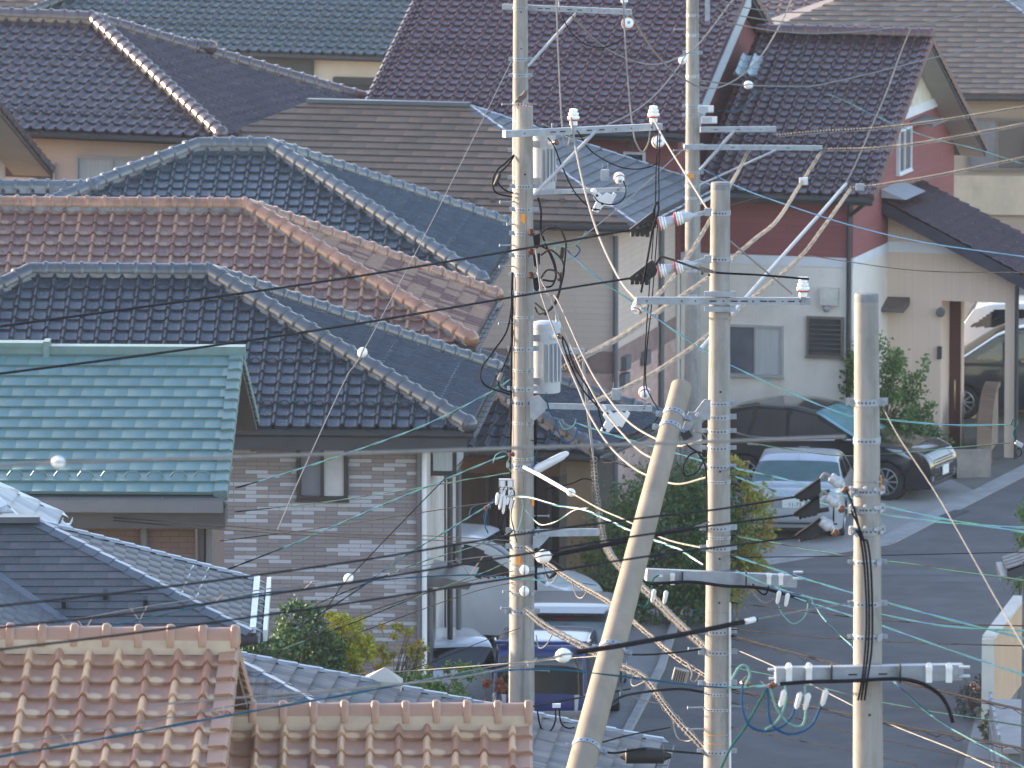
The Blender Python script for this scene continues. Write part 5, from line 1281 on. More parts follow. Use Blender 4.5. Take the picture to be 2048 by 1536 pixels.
# ---------------------------------------------------------------- utility poles and their ironwork
class Pole:
    def __init__(s, name, label, top, bot, Y, dtop, m='concrete', cap=True, mossy=0, zg=None):
        """top, bot: two photographed points on the axis, both Y metres away"""
        P, Q = at(*top, Y), at(*bot, Y); s.Y = Y; s.P = P; s.d = (P - Q).normalized(); s.dtop = dtop
        zg = gz(Y) if zg is None else zg
        L = (P.z - zg) / s.d.z + .3; B = P - s.d * L
        s.o = thing(name, label, 'utility pole', (B.x, B.y, B.z + .3), 0)
        n = 14; prof = [(L * i / n, s.rad(L - L * i / n)) for i in range(n + 1)]
        s.shaft = MB().lathe(B, s.d, prof + ([] if not cap else []), 28).build('shaft', M_[m], s.o, smooth=50)
        if cap: MB().lathe(P - s.d * .06, s.d, [(0, s.rad(0) * 1.012), (.05, s.rad(0) * 1.012), (.068, s.rad(0) * .93), (.075, .01)], 28).build('cap', M_['cap'], s.o, smooth=40)
    def rad(s, down): return s.dtop / 2 + down / 150
    def c(s, py):
        """axis point seen at image height py"""
        x = s.P; lo, hi = 0.0, 40.0
        for _ in range(40):
            m = (lo + hi) / 2; p = s.P - s.d * m; q = p - Vector((0, 0, ZC))
            dep = q.y * math.cos(PITCH) - q.z * math.sin(PITCH); up = q.y * math.sin(PITCH) + q.z * math.cos(PITCH)
            if 768 - FPX * up / dep < py: lo = m
            else: hi = m
        return s.P - s.d * lo, s.rad(lo)
    def clamp(s, py, h=.05, ears=True, ear=.055, yaw=0.0, name='band'):
        p, r = s.c(py); mb = MB(); R_ = r + .007
        mb.lathe(p - s.d * h / 2, s.d, [(0, r * .98), (0, R_), (h, R_), (h, r * .98)], 28, cap=False)
        x = Vector((math.cos(yaw), math.sin(yaw), 0)); x = (x - s.d * x.dot(s.d)).normalized(); y = s.d.cross(x)
        if ears:
            for q in (-1, 1):
                a = p + x * q * (R_ - .01); b = p + x * q * (R_ + ear)
                for dy in (-.014, .014): mb.beam(a + y * dy, b + y * dy, .006, h, up=s.d)
                mb.lathe(p + x * q * (R_ + ear * .55) - y * .035, y, [(0, .009), (.07, .009)], 8)
        bo = mb.build(name, M_['galv'], s.o, smooth=40)
        hb = MB()
        for k in range(-2, 3):
            a = k * .3 - .1; e = (x * math.sin(a) - y * math.cos(a) * (1 if y.y > 0 else -1)); e = (x * math.sin(a) + Vector((0, -1, 0)) * math.cos(a))
            e = (e - s.d * e.dot(s.d)).normalized()
            hb.lathe(p + e * (R_ - .002), e, [(0, .0085), (.003, .0085)], 8)
        hb.build('bolt_hole', M_['blk'], bo, smooth=0)
    def strap(s, py, h=.028, m='galvw', holes=True):
        p, r = s.c(py); R_ = r + .004
        bo = MB().lathe(p - s.d * h / 2, s.d, [(0, r * .98), (0, R_), (h, R_), (h, r * .98)], 28, cap=False).build('band', M_[m], s.o, smooth=40)
        if holes:
            hb = MB()
            for k in range(-5, 6):
                a = k * .24; e = Vector((math.sin(a), -math.cos(a), 0)); hb.box(p + e * (R_ + .0005), (.014, .003, .010), Matrix.Rotation(a, 3, 'Z'))
            hb.build('slots', M_['blk'], bo, smooth=0)
        MB().box(p + Vector((R_ * .75, -R_ * .72, 0)), (.05, .02, h * 1.3), Matrix.Rotation(.8, 3, 'Z')).build('buckle', M_['galv'], bo, smooth=0)
    def step(s, py, side=-1, L=.16):
        p, r = s.c(py); x = Vector((side, -.15, 0)).normalized()
        MB().tube([p + x * (r - .02), p + x * (r + L)], .009, 6).lathe(p + x * (r + L), x, [(0, .018), (.012, .018)], 8).build('step_bolt', M_['galv'], s.o)
    def hole(s, py, px=None):
        p, r = s.c(py); MB().lathe(p + Vector((0.01, -r - .001 + .0005, 0)), (0.05, -1, 0), [(0, .012), (.004, .011)], 10).build('hole', M_['blk'], s.o)
def arm(pl, a, b, Ya, Yb, h=.075, w=.075, m='galv', slots=None, name='crossarm'):
    P0, P1 = at(*a, Ya), at(*b, Yb)
    o = MB().beam(P0, P1, w, h).build(name, M_[m], pl.o, smooth=0)
    d = (P1 - P0); L = d.length; d.normalize(); f = d.cross(Vector((0, 0, 1)));  f = f if f.y < 0 else -f
    mb = MB(); sl = slots or [(.12, 0), (.3, 1), (.36, 1), (.45, 0), (.53, 1), (.61, 1), (.70, 0), (.80, 0), (.93, 0)]
    for t, k in sl:
        p = P0 + d * (L * t) + f * (w / 2 + .0005)
        if k: mb.beam(p - d * .035, p + d * .035, .003, .014)
        else: mb.lathe(p - f * .001, f, [(0, .009), (.003, .009)], 8)
    mb.build('slots', M_['blk'], o, smooth=0); return o, P0, P1
def brace(pl, a, b, Ya, Yb, r=.016):
    P0, P1 = at(*a, Ya), at(*b, Yb); d = (P1 - P0).normalized()
    return MB().tube([P0, P0 + d * .1, P1 - d * .1, P1], [r * .8, r, r, r * .8], 10).build('brace', M_['galvw'], pl.o)
def pin_insulator(pl, p, h=.17, tilt=(0, 0, 1), s=1.0):
    t = Vector(tilt).normalized(); p = Vector(p)
    o = MB().lathe(p, t, [(0, .045 * s), (.05 * s, .045 * s), (.052 * s, .062 * s), (.085 * s, .07 * s), (.10 * s, .062 * s), (.105 * s, .045 * s), (.118 * s, .06 * s), (.135 * s, .06 * s), (.142 * s, .035 * s), (.155 * s, .048 * s), (.178 * s, .045 * s), (.185 * s, .02 * s)], 20).build('insulator', M_['porc'], pl.o, smooth=35)
    MB().lathe(p + t * .05 * s, t, [(0, .0635 * s), (.018 * s, .0685 * s)], 20, cap=False).build('red_band', M_['red'], o)
    MB().lathe(p - t * .09 * s, t, [(0, .012), (.06 * s, .012), (.06 * s, .03), (.09 * s, .035)], 10).build('pin', M_['galv'], o)
    return o
def face_insulator(pl, p, r=.075, ax=(.25, -1, .25), L=.13):
    a = Vector(ax).normalized(); p = Vector(p)
    o = MB().lathe(p, a, [(0, r * .5), (.01, r * .92), (.035, r), (.045, r * .85), (.06, r), (.09, r * 1.02), (.10, r * .85), (.115, r * .8), (L, r * .55), (L + .002, .01)], 24).build('insulator', M_['porc'], pl.o, smooth=35)
    rb = MB().lathe(p + a * .092, a, [(0, r * 1.015), (.012, r * .90)], 24, cap=False)
    rb.lathe(p + a * .04, a, [(0, r * .93), (.012, r * .99)], 24, cap=False); rb.build('red_band', M_['red'], o)
    MB().lathe(p + a * L, a, [(0, r * .28), (.014, r * .26), (.016, r * .1)], 12).build('bolt', M_['galv'], o)
def bracket_link(pl, p0, p1, w=.03): MB().beam(p0, p1, w, w).build('hanger', M_['galv'], pl.o, smooth=0)
def transformer(label, px0, px1, py0, py1, Y, pl, fins=(0.62, .38)):
    a, b = at(px0, py0, Y), at(px1, py1, Y); r = (b.x - a.x) / 2; c = Vector(((a.x + b.x) / 2, Y, 0)); z0, z1 = b.z, a.z
    o = thing('transformer', label, 'transformer', (c.x, c.y, z0))
    tank = MB().lathe((c.x, c.y, z0), (0, 0, 1), [(0, r * .93), (.012, r * .96), (z1 - z0 - .06, r * .96)], 30).build('tank', M_['tank'], o, smooth=40)
    MB().lathe((c.x, c.y, z1 - .06), (0, 0, 1), [(0, r * 1.0), (.045, r * 1.02), (.058, r * .98), (.075, r * .6), (.08, .01)], 30).build('lid', M_['tank'], o, smooth=40)
    MB().tube([(c.x + r * .7, c.y - r * .4, z1 + .0), (c.x + r * .7, c.y - r * .4, z1 + .05), (c.x + r * .74, c.y - r * .4, z1 + .09), (c.x + r * .66, c.y - r * .4, z1 + .09), (c.x + r * .70, c.y - r * .4, z1 + .05)], .008, 6).build('lifting_eye', M_['galv'], o)
    H = z1 - z0; fa, fb = z0 + H * .17, z0 + H * .72
    for i in range(5):
        an = -.35 + i * .26; e = Vector((math.sin(an + .25), -math.cos(an + .25), 0))
        MB().beam(Vector((c.x, c.y, fa)) + e * (r * 1.05), Vector((c.x, c.y, fb)) + e * (r * 1.05), .012, r * .36, up=e).build('fin', M_['tank'], o, smooth=0)
    e = Vector((.55, -.85, .12)).normalized(); p = Vector((c.x, c.y, z0 + H * .80)) + e * r * .85
    bu = MB().lathe(p, e, [(0, .035), (.02, .034), (.10, .03), (.12, .028)], 14).build('bushing', M_['porc'], o, smooth=35)
    MB().lathe(p + e * .11, e, [(0, .032), (.04, .034), (.06, .02)], 12).build('bushing_cap', M_['brown'], bu)
    for z in (z0 + H * .18, z0 + H * .80):
        MB().beam((c.x - r * 1.5, c.y - r * .55, z), (c.x - r * .35, c.y - r * .97, z), .012, .075).build('bracket', M_['galv'], o, smooth=0)
    return o, c, r, z0, z1
def cutout(pl, px, py, Y, ang=-33, s=1.0):
    p = at(px, py, Y); M = Matrix.Rotation(R(-ang), 3, 'Y')
    mb = MB()
    T = lambda x, y, z: p + M @ Vector((x * s, y * s, z * s))
    out = [(-.13, .02), (-.09, .06), (-.03, .05), (0, .11), (.07, .12), (.075, .16), (.12, .155), (.13, -.02), (.05, -.05), (.03, -.17), (-.05, -.19), (-.06, -.06), (-.12, -.03)]
    mb.prism([T(x, -.05, z) for x, z in out], M @ Vector((0, .10 * s, 0)))
    o = mb.build('cutout_switch', M_['plw'], pl.o, smooth=0)
    for x, z in ((-.095, .02), (.02, -.04), (-.02, -.15)):
        MB().lathe(T(x, -.051, z), M @ Vector((0, -1, 0)), [(0, .016), (.004, .014)], 10).build('bolt', M_['blk'], o)
    MB().lathe(T(-.2, 0, .04), M @ Vector((1, 0, 0)), [(0, .01), (.02, .035), (.05, .035), (.07, .015)], 12).build('hook', M_['plw'], o)
    q = at(px + 5, py - 50, Y)
    MB().box(q, (.09, .10, .12)).box(q + Vector((-.03, 0, .09)), (.012, .012, .08)).box(q + Vector((.03, 0, .09)), (.012, .012, .08)).build('saddle', M_['galv'], o, smooth=0)
    return o

# ---- pole A: tall front pole with two transformers behind it
A = Pole('utility_pole', 'tallest front concrete pole with bird on top and two transformers', (1049, 212), (1044, 1420), 97, .19, cap=False)
A.hole(263); A.hole(347)
for py in (372, 418, 466, 510, 548, 585): A.clamp(py, .045)
for py in (633, 740, 845, 916, 937, 1135, 1185): A.strap(py)
for py in (697, 777, 803, 930, 1060, 1092, 1222): A.clamp(py, .055, yaw=.1)
for py in (403, 490, 532, 646): A.step(py, -1)
for py in (1031, 1340): A.step(py, 1)
A.step(448, -1, .08); A.step(1215, -1, .1); A.step(1182, -1, .08)
arm(A, (1008, 268), (1322, 253), 96.6, 97.6)
A.clamp(268, .03, ears=False); brace(A, (1192, 262), (1068, 390), 96.95, 96.85, .02)
pin_insulator(A, at(1147, 250, 97.05)); pin_insulator(A, at(1307, 244, 97.5))
p = at(1318, 284, 97.4); bracket_link(A, at(1318, 255, 97.55), p); face_insulator(A, at(1314, 285, 97.45))
arm(A, (1068, 385), (1252, 379), 97.1, 97.7, .05, .05, slots=[(.4, 0), (.9, 0)])
cutout(A, 1205, 400, 97.35, -30, .85); bracket_link(A, at(1241, 378, 97.6), at(1241, 360, 97.6)); face_insulator(A, at(1237, 352, 97.6), .062, (.15, -1, -.35))
o_, P0, P1 = arm(A, (1068, 811), (1302, 817), 96.9, 97.5, .062, .062, slots=[(.42, 0), (.55, 0), (.93, 0)])
A.clamp(806, .05, ears=False)
q0, q1, q2, q3, q4 = (at(x, y, 96.75) for x, y in ((1060, 795), (1078, 790), (1094, 808), (1090, 822), (1068, 842)))
MB().prism([q0, q1, q2, q3, q4, at(1060, 835, 96.75)], (0, .02, 0)).build('arm_bracket', M_['galv'], A.o, smooth=0)
cutout(A, 1227, 838, 97.2, -33, 1.0); bracket_link(A, at(1290, 814, 97.4), at(1290, 795, 97.4)); face_insulator(A, at(1288, 782, 97.45), .07, (.1, -1, -.3))
o_, P0, P1 = arm(A, (1068, 1066), (1197, 1064), 96.9, 97.3, .08, .06, slots=[(.05, 0)], m='galv')
MB().prism([at(1066, 1072, 96.85), at(1100, 1072, 96.9), at(1082, 1092, 96.87), at(1066, 1098, 96.85)], (0, .03, 0)).build('arm_bracket', M_['galv'], A.o, smooth=0)
arm(A, (1110, 701), (1166, 703), 97.6, 97.9, .07, .06, slots=[(.5, 0)])
bracket_link(A, at(1165, 700, 97.8), at(1187, 917, 97.6), .018)
pmk, rr = A.c(436)
MB().add([pmk + Vector((x, -rr - .006, z)) for x, z in ((-.03, .055), (.03, .055), (.03, 0), (.045, 0), (0, -.055), (-.045, 0), (-.03, 0))], [(0, 1, 2, 3, 4, 5, 6)]).build('orange_arrow', M_['orange'], A.o, smooth=0)
for py in (1118, 1002):
    q, rr = A.c(py); sx = -.045 if py > 1100 else .11
    MB().box(q + Vector((sx, -math.sqrt(max(0, (rr + .004) ** 2 - sx * sx)), 0)), (.045, .012, .09), Matrix.Rotation(math.asin(sx / (rr + .004)), 3, 'Z')).build('orange_marker', M_['orange'], A.o, smooth=0)
# earth wire down the face of the pole
pw = []
for py in range(380, 1480, 40):
    q, rr = A.c(py); pw.append(q + Vector((.022, -rr - .012, 0)))
MB().tube(pw, .009, 6).build('earth_wire', M_['gycable'], A.o)
for side, y0, y1 in ((-1, 545, 1010), (1, 830, 1190)):
    for k in range(2):
        pw = []
        for py in range(y0, y1, 25):
            q, rr = A.c(py); pw.append(q + Vector((side * (rr + .012 + .012 * k), -.03 * k, 0)) + Vector((random.uniform(-.004, .004), 0, 0)))
        MB().tube(pw, .0085, 6).build('riser_cable', M_['dkcable'], A.o)
# perched bird
bp = A.P + Vector((-.035, -.02, .02))
bird = thing('bird', 'small dark rusty breasted thrush perched on top of the front pole, facing right', 'bird', bp)
def skin(name, verts, edges, radii, m, parent, sub=2):
    me = bpy.data.meshes.new(name); I = inv_of(parent)
    me.from_pydata([tuple(I @ Vector(v)) for v in verts], edges, [])
    o = link(name, me, parent); md = o.modifiers.new('skin', 'SKIN'); md.use_smooth_shade = True
    for i, r in enumerate(radii): me.skin_vertices[0].data[i].radius = r if isinstance(r, tuple) else (r, r)
    me.skin_vertices[0].data[0].use_root = True
    s = o.modifiers.new('sub', 'SUBSURF'); s.levels = s.render_levels = sub
    dg = bpy.context.evaluated_depsgraph_get(); ev = bpy.data.meshes.new_from_object(o.evaluated_get(dg))
    o.modifiers.clear(); o.data = ev; ev.materials.clear(); ev.materials.append(m); ev.name = name
    for f in ev.polygons: f.use_smooth = True
    return o
bmx, t_, b_ = newmat('bird_feathers')
g_ = t_.nodes.new('ShaderNodeSeparateXYZ'); lnk(t_, objco(t_), g_.inputs[0])
lnk(t_, mixc(t_, ramp(t_, mth(t_, 'ADD', mth(t_, 'SUBTRACT', g_.outputs[0], mth(t_, 'MULTIPLY', g_.outputs[2], .45)), .5), [(.49, 0.), (.515, 1.)]), (.11, .09, .08), (.16, .045, .025)), b_.inputs['Base Color']); b_.inputs['Roughness'].default_value = .8
V_ = lambda x, z, y=0: bp + Vector((x, y, z))
skin('body', [V_(.0, .065), V_(-.03, .05), V_(-.055, .03), V_(.03, .10), V_(.045, .135), V_(.055, .158)], [(0, 1), (1, 2), (0, 3), (3, 4), (4, 5)], [.036, .03, .016, .035, .024, .021], bmx, bird)
BD = mat('bird_dark', (.03, .027, .026), .7)
mb = MB(); mb.add([V_(-.045, .045, -.012), V_(-.045, .045, .012), V_(-.115, -.03, .012), V_(-.115, -.03, -.012), V_(-.05, .03, -.012), V_(-.05, .03, .012), V_(-.115, -.036, .012), V_(-.115, -.036, -.012)], [(0, 1, 2, 3), (7, 6, 5, 4), (0, 3, 7, 4), (1, 5, 6, 2), (3, 2, 6, 7)]); mb.build('tail', BD, bird, smooth=0)
for sy in (-1, 1):
    MB().add([V_(.02, .105, sy * .034), V_(-.02, .10, sy * .036), V_(-.075, .02, sy * .02), V_(-.02, .05, sy * .038)], [(0, 1, 2, 3)]).build('wing', mat('bird_wing', (.10, .075, .06), .8), bird, smooth=0)
    MB().tube([V_(.0, .035, sy * .012), V_(.005, .0, sy * .012)], .004, 5).build('leg', BD, bird)
    MB().lathe(V_(.064, .162, sy * .019), (0, sy, 0), [(0, .004), (.003, .003)], 8).build('eye', M_['blk'], bird)
MB().lathe(V_(.072, .158), (1, 0, -.1), [(0, .007), (.015, .004), (.024, .001)], 8).build('beak', BD, bird)
mb = MB()
for i in range(12):
    a = i * .52; mb.tube([A.P + Vector((math.cos(a) * .07, math.sin(a) * .07, -.005)), A.P + Vector((math.cos(a) * .072, math.sin(a) * .072, random.uniform(.015, .03)))], .006, 5)
mb.build('rebar_stub', M_['brown'], A.o)
# transformers
transformer('light grey finned transformer mounted high behind the front pole', 1062, 1112, 262, 382, 97.35, A)
tr = transformer('light grey finned transformer lower on the front pole, with rust marks', 1060, 1122, 645, 784, 97.3, A)
# cable terminations on the front pole, street lamp, terminal boxes
for i, py in enumerate((466, 505, 552)):
    o = thing('cable_termination', ['black cable termination on the front pole, uppermost of three', 'black cable termination on the front pole, middle one of three', 'black cable termination on the front pole, lowest of three'][i], 'cable end', at(1072, py + 10, 96.8), 0, 'cable terminations')
    MB().lathe(at(1062, py - 8, 96.82), (.1, -.3, -1), [(0, .02), (.01, .035), (.02, .02), (.03, .04), (.045, .02), (.055, .042), (.075, .02)], 14).build('insulator', M_['brown'], o)
    MB().prism([at(1066, py + 6, 96.78), at(1080, py + 2, 96.78), at(1080, py + 22, 96.78), at(1074, py + 32, 96.78), at(1068, py + 26, 96.78)], (0, .06, 0)).build('sleeve', M_['dkcable'], o, smooth=0)
o = thing('street_lamp', 'slim pale grey street lamp tube tilted up from the front pole', 'street lamp', at(1074, 945, 96.9))
a, b = at(1068, 940, 96.9), at(1137, 905, 97.1); d = (b - a).normalized()
MB().lathe(a, d, [(0, .028), (.05, .045), ((b - a).length * .8, .042), ((b - a).length - .02, .03), ((b - a).length, .01)], 16).build('lamp_housing', M_['plw'], o)
MB().beam(a + Vector((0, -.02, -.045)) + d * .06, b + Vector((0, -.02, -.032)) - d * .06, .04, .02).build('lamp_lens', mat('lamp_lens', (.45, .46, .45), .3), o)
for i, (px, py) in enumerate(((1013, 966), (1014, 985))):
    o = thing('terminal_box', ['grey slotted terminal box on the left of the front pole, upper one', 'grey slotted terminal box on the left of the front pole, lower one'][i], 'box', at(px, py, 96.7), 0, 'terminal boxes')
    p = at(px, py, 96.75); MB().box(p, (.17, .10, .09)).build('box_body', M_['galvw'], o, smooth=0)
    MB().box(p + Vector((-.045, -.052, 0)), (.05, .006, .07)).box(p + Vector((.04, -.052, 0)), (.05, .006, .07)).build('cover', M_['plw'], o, smooth=0)
    MB().box(p + Vector((0, -.053, .005)), (.02, .004, .06)).build('slot', M_['blk'], o, smooth=0)
for i in range(5):
    px = 992 + i * 7; o = thing('cable_splice', 'milky white sleeved cable splice hanging under the terminal boxes', 'cable splice', at(px, 1002, 96.7), 0, 'white sleeved splices under the terminal boxes')
    a = at(px + 4, 985 + i * 3, 96.7); b = at(px, 1010 + (i % 3) * 9, 96.68)
    MB().tube([a, a.lerp(b, .15), a.lerp(b, .85), b], [.008, .02, .017, .007], 9).build('sleeve', M_['plw'], o)
    MB().tube(spline([a, a + Vector((.03, 0, .07)), at(1012, 965, 96.72)], 5), .006, 5).build('lead', M_['dkcable'], o)

# ---- pole B: pole standing right behind A
B_ = Pole('utility_pole', 'rear concrete pole rising out of the top directly behind the front pole', (1041, -90), (1041, 1200), 120, .19, cap=False)
B_.clamp(118, .05); B_.clamp(150, .05); B_.strap(207); B_.step(208, -1, .14); B_.step(208, 1, .1); B_.strap(240, holes=False)
for py in (300, 355, 380): B_.clamp(py, .05)
B_.hole(96); B_.hole(23)
arm(B_, (1006, 13), (1262, 24), 120.3, 119.6); brace(B_, (1152, 27), (1056, 132), 120, 119.9, .022)
pin_insulator(B_, at(1118, -3, 119.9), s=1.1); pin_insulator(B_, at(1249, 4, 119.7), s=1.1)
bracket_link(B_, at(1255, 20, 119.6), at(1255, 45, 119.6)); face_insulator(B_, at(1253, 48, 119.65), .085)
B_.clamp(15, .03, ears=False)

# ---- pole C: middle pole with the two strain insulator sets
C = Pole('utility_pole', 'middle concrete pole with a steel crossarm and paired strain insulators', (1441, 366), (1434, 1536), 86, .19)
C.clamp(425, .045, ears=False); C.clamp(517, .045, ears=False)
for py, e in ((806, 1), (833, 1), (861, 1), (895, 1), (932, 1)): C.clamp(py, .05 if py < 850 else .04)
for py in (962, 1073, 1386, 1417): C.strap(py)
for py in (1055, 1095, 1262, 1303, 1365, 1502): C.clamp(py, .05, ear=.06, yaw=.15)
for py in (781, 893, 940, 1114, 1202, 1500): C.hole(py)
for py in (1296, 1414, 1457): C.step(py, -1)
C.step(1412, 1)
arm(C, (1272, 601), (1620, 602), 85.85, 86.0, .07, .07, slots=[(.06, 0), (.26, 0), (.34, 0), (.44, 1), (.50, 0), (.56, 1), (.62, 1), (.67, 0), (.73, 1), (.78, 1), (.84, 0), (.89, 1), (.94, 0)])
p, r_ = C.c(600)
MB().box(p + Vector((0, -r_ - .012, .075)), (.31, .06, .05)).box(p + Vector((0, -r_ - .012, -.075)), (.31, .06, .05)).build('saddle_plate', M_['galv'], C.o, smooth=0)
pin_insulator(C, at(1606, 593, 85.95), s=.95); MB().box(at(1606, 556, 85.95), (.10, .05, .02)).build('top_clip', M_['plw'], C.o)
face_insulator(C, at(1277, 604, 85.95), .05, (-.3, -.6, -.8), .08)
o_, P0, P1 = arm(C, (1292, 1149), (1592, 1162), 85.7, 86.0, .12, .10, slots=[(.66, 0)], name='cable_arm')
C.clamp(1156, .035, ears=False)
for px in (1320, 1345, 1538, 1562):
    MB().box(at(px, 1150, 85.72), (.05, .13, .02)).box(at(px, 1158, 85.7), (.042, .02, .12)).build('arm_clip', M_['plw'], C.o, smooth=0)
for px, dy in ((1288, -1), (1288, 12), (1594, 0), (1594, 13)): MB().beam(at(px - 8, 1144 + dy, 85.8), at(px + 12, 1144 + dy, 85.8), .06, .015).build('arm_lug', M_['galvw'], C.o, smooth=0)
for px in (1365, 1492): MB().box(at(px, 1156, 85.72), (.014, .125, .135)).build('cable_tie', M_['blk'], C.o, smooth=0)
MB().tube([at(1460, y, 85.9) for y in (1205, 1300, 1400, 1536, 1700)], .012, 8).build('conduit', M_['plw'], C.o)
p, r_ = C.c(632); MB().box(p + Vector((r_ + .002, -.02, 0)), (.01, .03, .10)).build('orange_marker', M_['orange'], C.o)
C.strap(635, .008, 'gycable', False); C.strap(1222, .006, 'gycable', False); C.strap(1467, .006, 'orange', False); C.strap(1484, .006, 'orange', False)
def strain(label, tip, ins, link_, Y):
    """black cable clamp, two white insulators and the steel link back to the pole"""
    o = thing('strain_insulator', label, 'insulator', at(*ins[0], Y), 0, 'strain insulator sets')
    t = Vector(at(*tip, Y)); a = at(ins[0][0] - 14, ins[0][1] + 6, Y); up = at(ins[0][0] - 17, ins[0][1] - 17, Y)
    MB().prism([t, at(tip[0] + 2, tip[1] + 4, Y), at(tip[0] + 34, tip[1] + 9, Y), a + Vector((0, 0, -.02)), at(ins[0][0] - 10, ins[0][1], Y), up, at(ins[0][0] - 21, ins[0][1] - 21, Y)], (0, .07, 0)).build('clamp_cover', M_['blk'], o, smooth=0)
    mb = MB()
    for k in range(4):
        q = at(tip[0] + 7 + 10 * k, tip[1] + 8 + (k == 3), Y - .0); mb.lathe(q + Vector((0, .035, .02)), (0, 0, -1), [(0, .022), (.045, .022), (.05, .01)], 10)
    for k in range(3):
        q = at(tip[0] + 20 + 10 * k, tip[1] - 3 - 4 * k, Y); mb.lathe(q, (0, -1, 0), [(0, .028), (.03, .024), (.035, .01)], 10)
    mb.build('clamp_bolt', M_['blk'], o)
    for (px, py) in ins:
        c = at(px, py, Y); ax = (at(px + 20, py - 4.5, Y) - c).normalized(); c0 = c - ax * .045
        io = MB().lathe(c0, ax, [(0, .02), (.004, .068), (.028, .070), (.030, .045), (.040, .045), (.042, .068), (.058, .066), (.062, .045), (.070, .06), (.082, .056), (.086, .04)], 22).build('insulator', M_['porc'], o, smooth=35)
        MB().lathe(c0 - ax * .001, ax, [(0, .055), (.004, .0695), (.020, .0712)], 22).build('red_band', M_['red'], io, smooth=35)
        MB().lathe(c0 + ax * .085, ax, [(0, .05), (.06, .046), (.11, .02), (.15, .012)], 18).build('cap', M_['tank'], io, smooth=40)
    s1 = at(ins[1][0] + 17, ins[1][1] - 3, Y); s2 = at(*link_, Y)
    MB().beam(s1, s2, .02, .045).build('link', M_['galv'], o, smooth=0)
    MB().box(s2, (.07, .05, .075)).build('eye_plate', M_['galv'], o, smooth=0)
strain('upper black cable clamp with white strain insulators left of the middle pole', (1258, 460), [(1325, 446), (1358, 437)], (1416, 424), 85.9)
strain('lower black cable clamp with white strain insulators left of the middle pole', (1257, 556), [(1325, 541), (1358, 534)], (1416, 518), 85.9)
# ---- leaning stay pole and its knuckle joint
T = at(1363, 772, 85.6); Bm = at(1172, 1497, 82.2)
F = Pole.__new__(Pole); F.Y = 85; F.P = T; F.d = (T - Bm).normalized(); F.dtop = .205
L = (T.z - gz(81)) / F.d.z + .3; B0 = T - F.d * L
F.o = thing('stay_pole', 'leaning concrete stay pole propping the middle pole', 'utility pole', (B0.x, B0.y, gz(81)))
MB().lathe(B0, F.d, [(L * i / 14, F.rad(L - L * i / 14)) for i in range(15)] + [(L + .008, .05)], 28).build('shaft', M_['old'], F.o, smooth=50)
MB().lathe(T - F.d * .004, F.d, [(0, .096), (.012, .09), (.02, .02)], 24).build('rough_top', M_['mossy'], F.o)
ax_ = math.atan2(0, 1)
for py in (832, 858, 1300, 1497): F.clamp(py, .05, ear=.065)
F.hole(1175); F.hole(1342)
k0 = at(1392, 834, 85.75)
MB().prism([at(1409, 799, 85.8), at(1421, 800, 85.8), at(1421, 840, 85.8), at(1404, 840, 85.8), at(1388, 836, 85.8), at(1388, 826, 85.8)], (0, .03, 0)).build('joint_plate', M_['galv'], C.o, smooth=0)
MB().prism([at(1377, 824, 85.6), at(1402, 826, 85.6), at(1402, 840, 85.6), at(1388, 846, 85.6), at(1378, 862, 85.6), at(1365, 858, 85.6)], (0, .03, 0)).build('joint_plate', M_['galv'], F.o, smooth=0)
MB().lathe(at(1396, 832, 85.5), (0, -1, 0), [(0, .032), (.03, .032), (.032, .018), (.05, .016)], 16).build('joint_bolt', M_['galv'], F.o)

# ---- pole D: right-hand near pole
D = Pole('utility_pole', 'nearest concrete pole on the right with three black cable clamps', (1733, 588), (1736, 1536), 69, .19)
D.clamp(803, .055, ear=.06); D.clamp(880, .05, ears=False); D.strap(961, .006, 'gycable', False)
for py in (981, 1017, 1060): D.clamp(py, .06, ear=.04, yaw=.4); 
for py in (1122, 1272): D.strap(py, .04); D.clamp(py + 1, .03, ear=.04)
D.clamp(1206, .04, ears=True, ear=.04); D.hole(1425)
p, r_ = D.c(985)
MB().box(p + Vector((r_ + .004, -.03, .07)), (.01, .03, .14)).build('orange_marker', M_['orange'], D.o)
for py in (981, 1017, 1060):
    q, rr = D.c(py)
    for sx, sz in ((-.13, .03), (-.09, -.03), (-.02, .035), (.06, .02), (.11, -.01)): MB().lathe(q + Vector((sx, -math.sqrt(max(.0001, (rr + .01) ** 2 - min(sx * sx, .01))), sz)), (0, -1, 0), [(0, .016), (.02, .014), (.022, .006)], 8).build('bolt', M_['galvw'], D.o)
o_, P0, P1 = arm(D, (1550, 1350), (1925, 1343), 68.75, 68.9, .125, .10, slots=[(.41, 1), (.57, 1)], name='cable_arm')
for px in (1578, 1618, 1858, 1898):
    MB().box(at(px, 1335, 68.72), (.05, .14, .025)).lathe(at(px, 1334, 68.7), (0, 0, 1), [(0, .02), (.03, .018), (.035, .008)], 8).box(at(px, 1350, 68.7), (.05, .02, .12)).build('arm_clip', M_['plw'], D.o, smooth=0)
for px in (1663, 1800): MB().box(at(px, 1346, 68.73), (.014, .125, .14)).build('cable_tie', M_['blk'], D.o, smooth=0)
for px, dy in ((1546, -1), (1548, 17), (1928, -6), (1928, 12)): MB().beam(at(px - 10, 1340 + dy, 68.8), at(px + 12, 1340 + dy, 68.8), .06, .014).build('arm_lug', M_['galvw'], D.o, smooth=0)
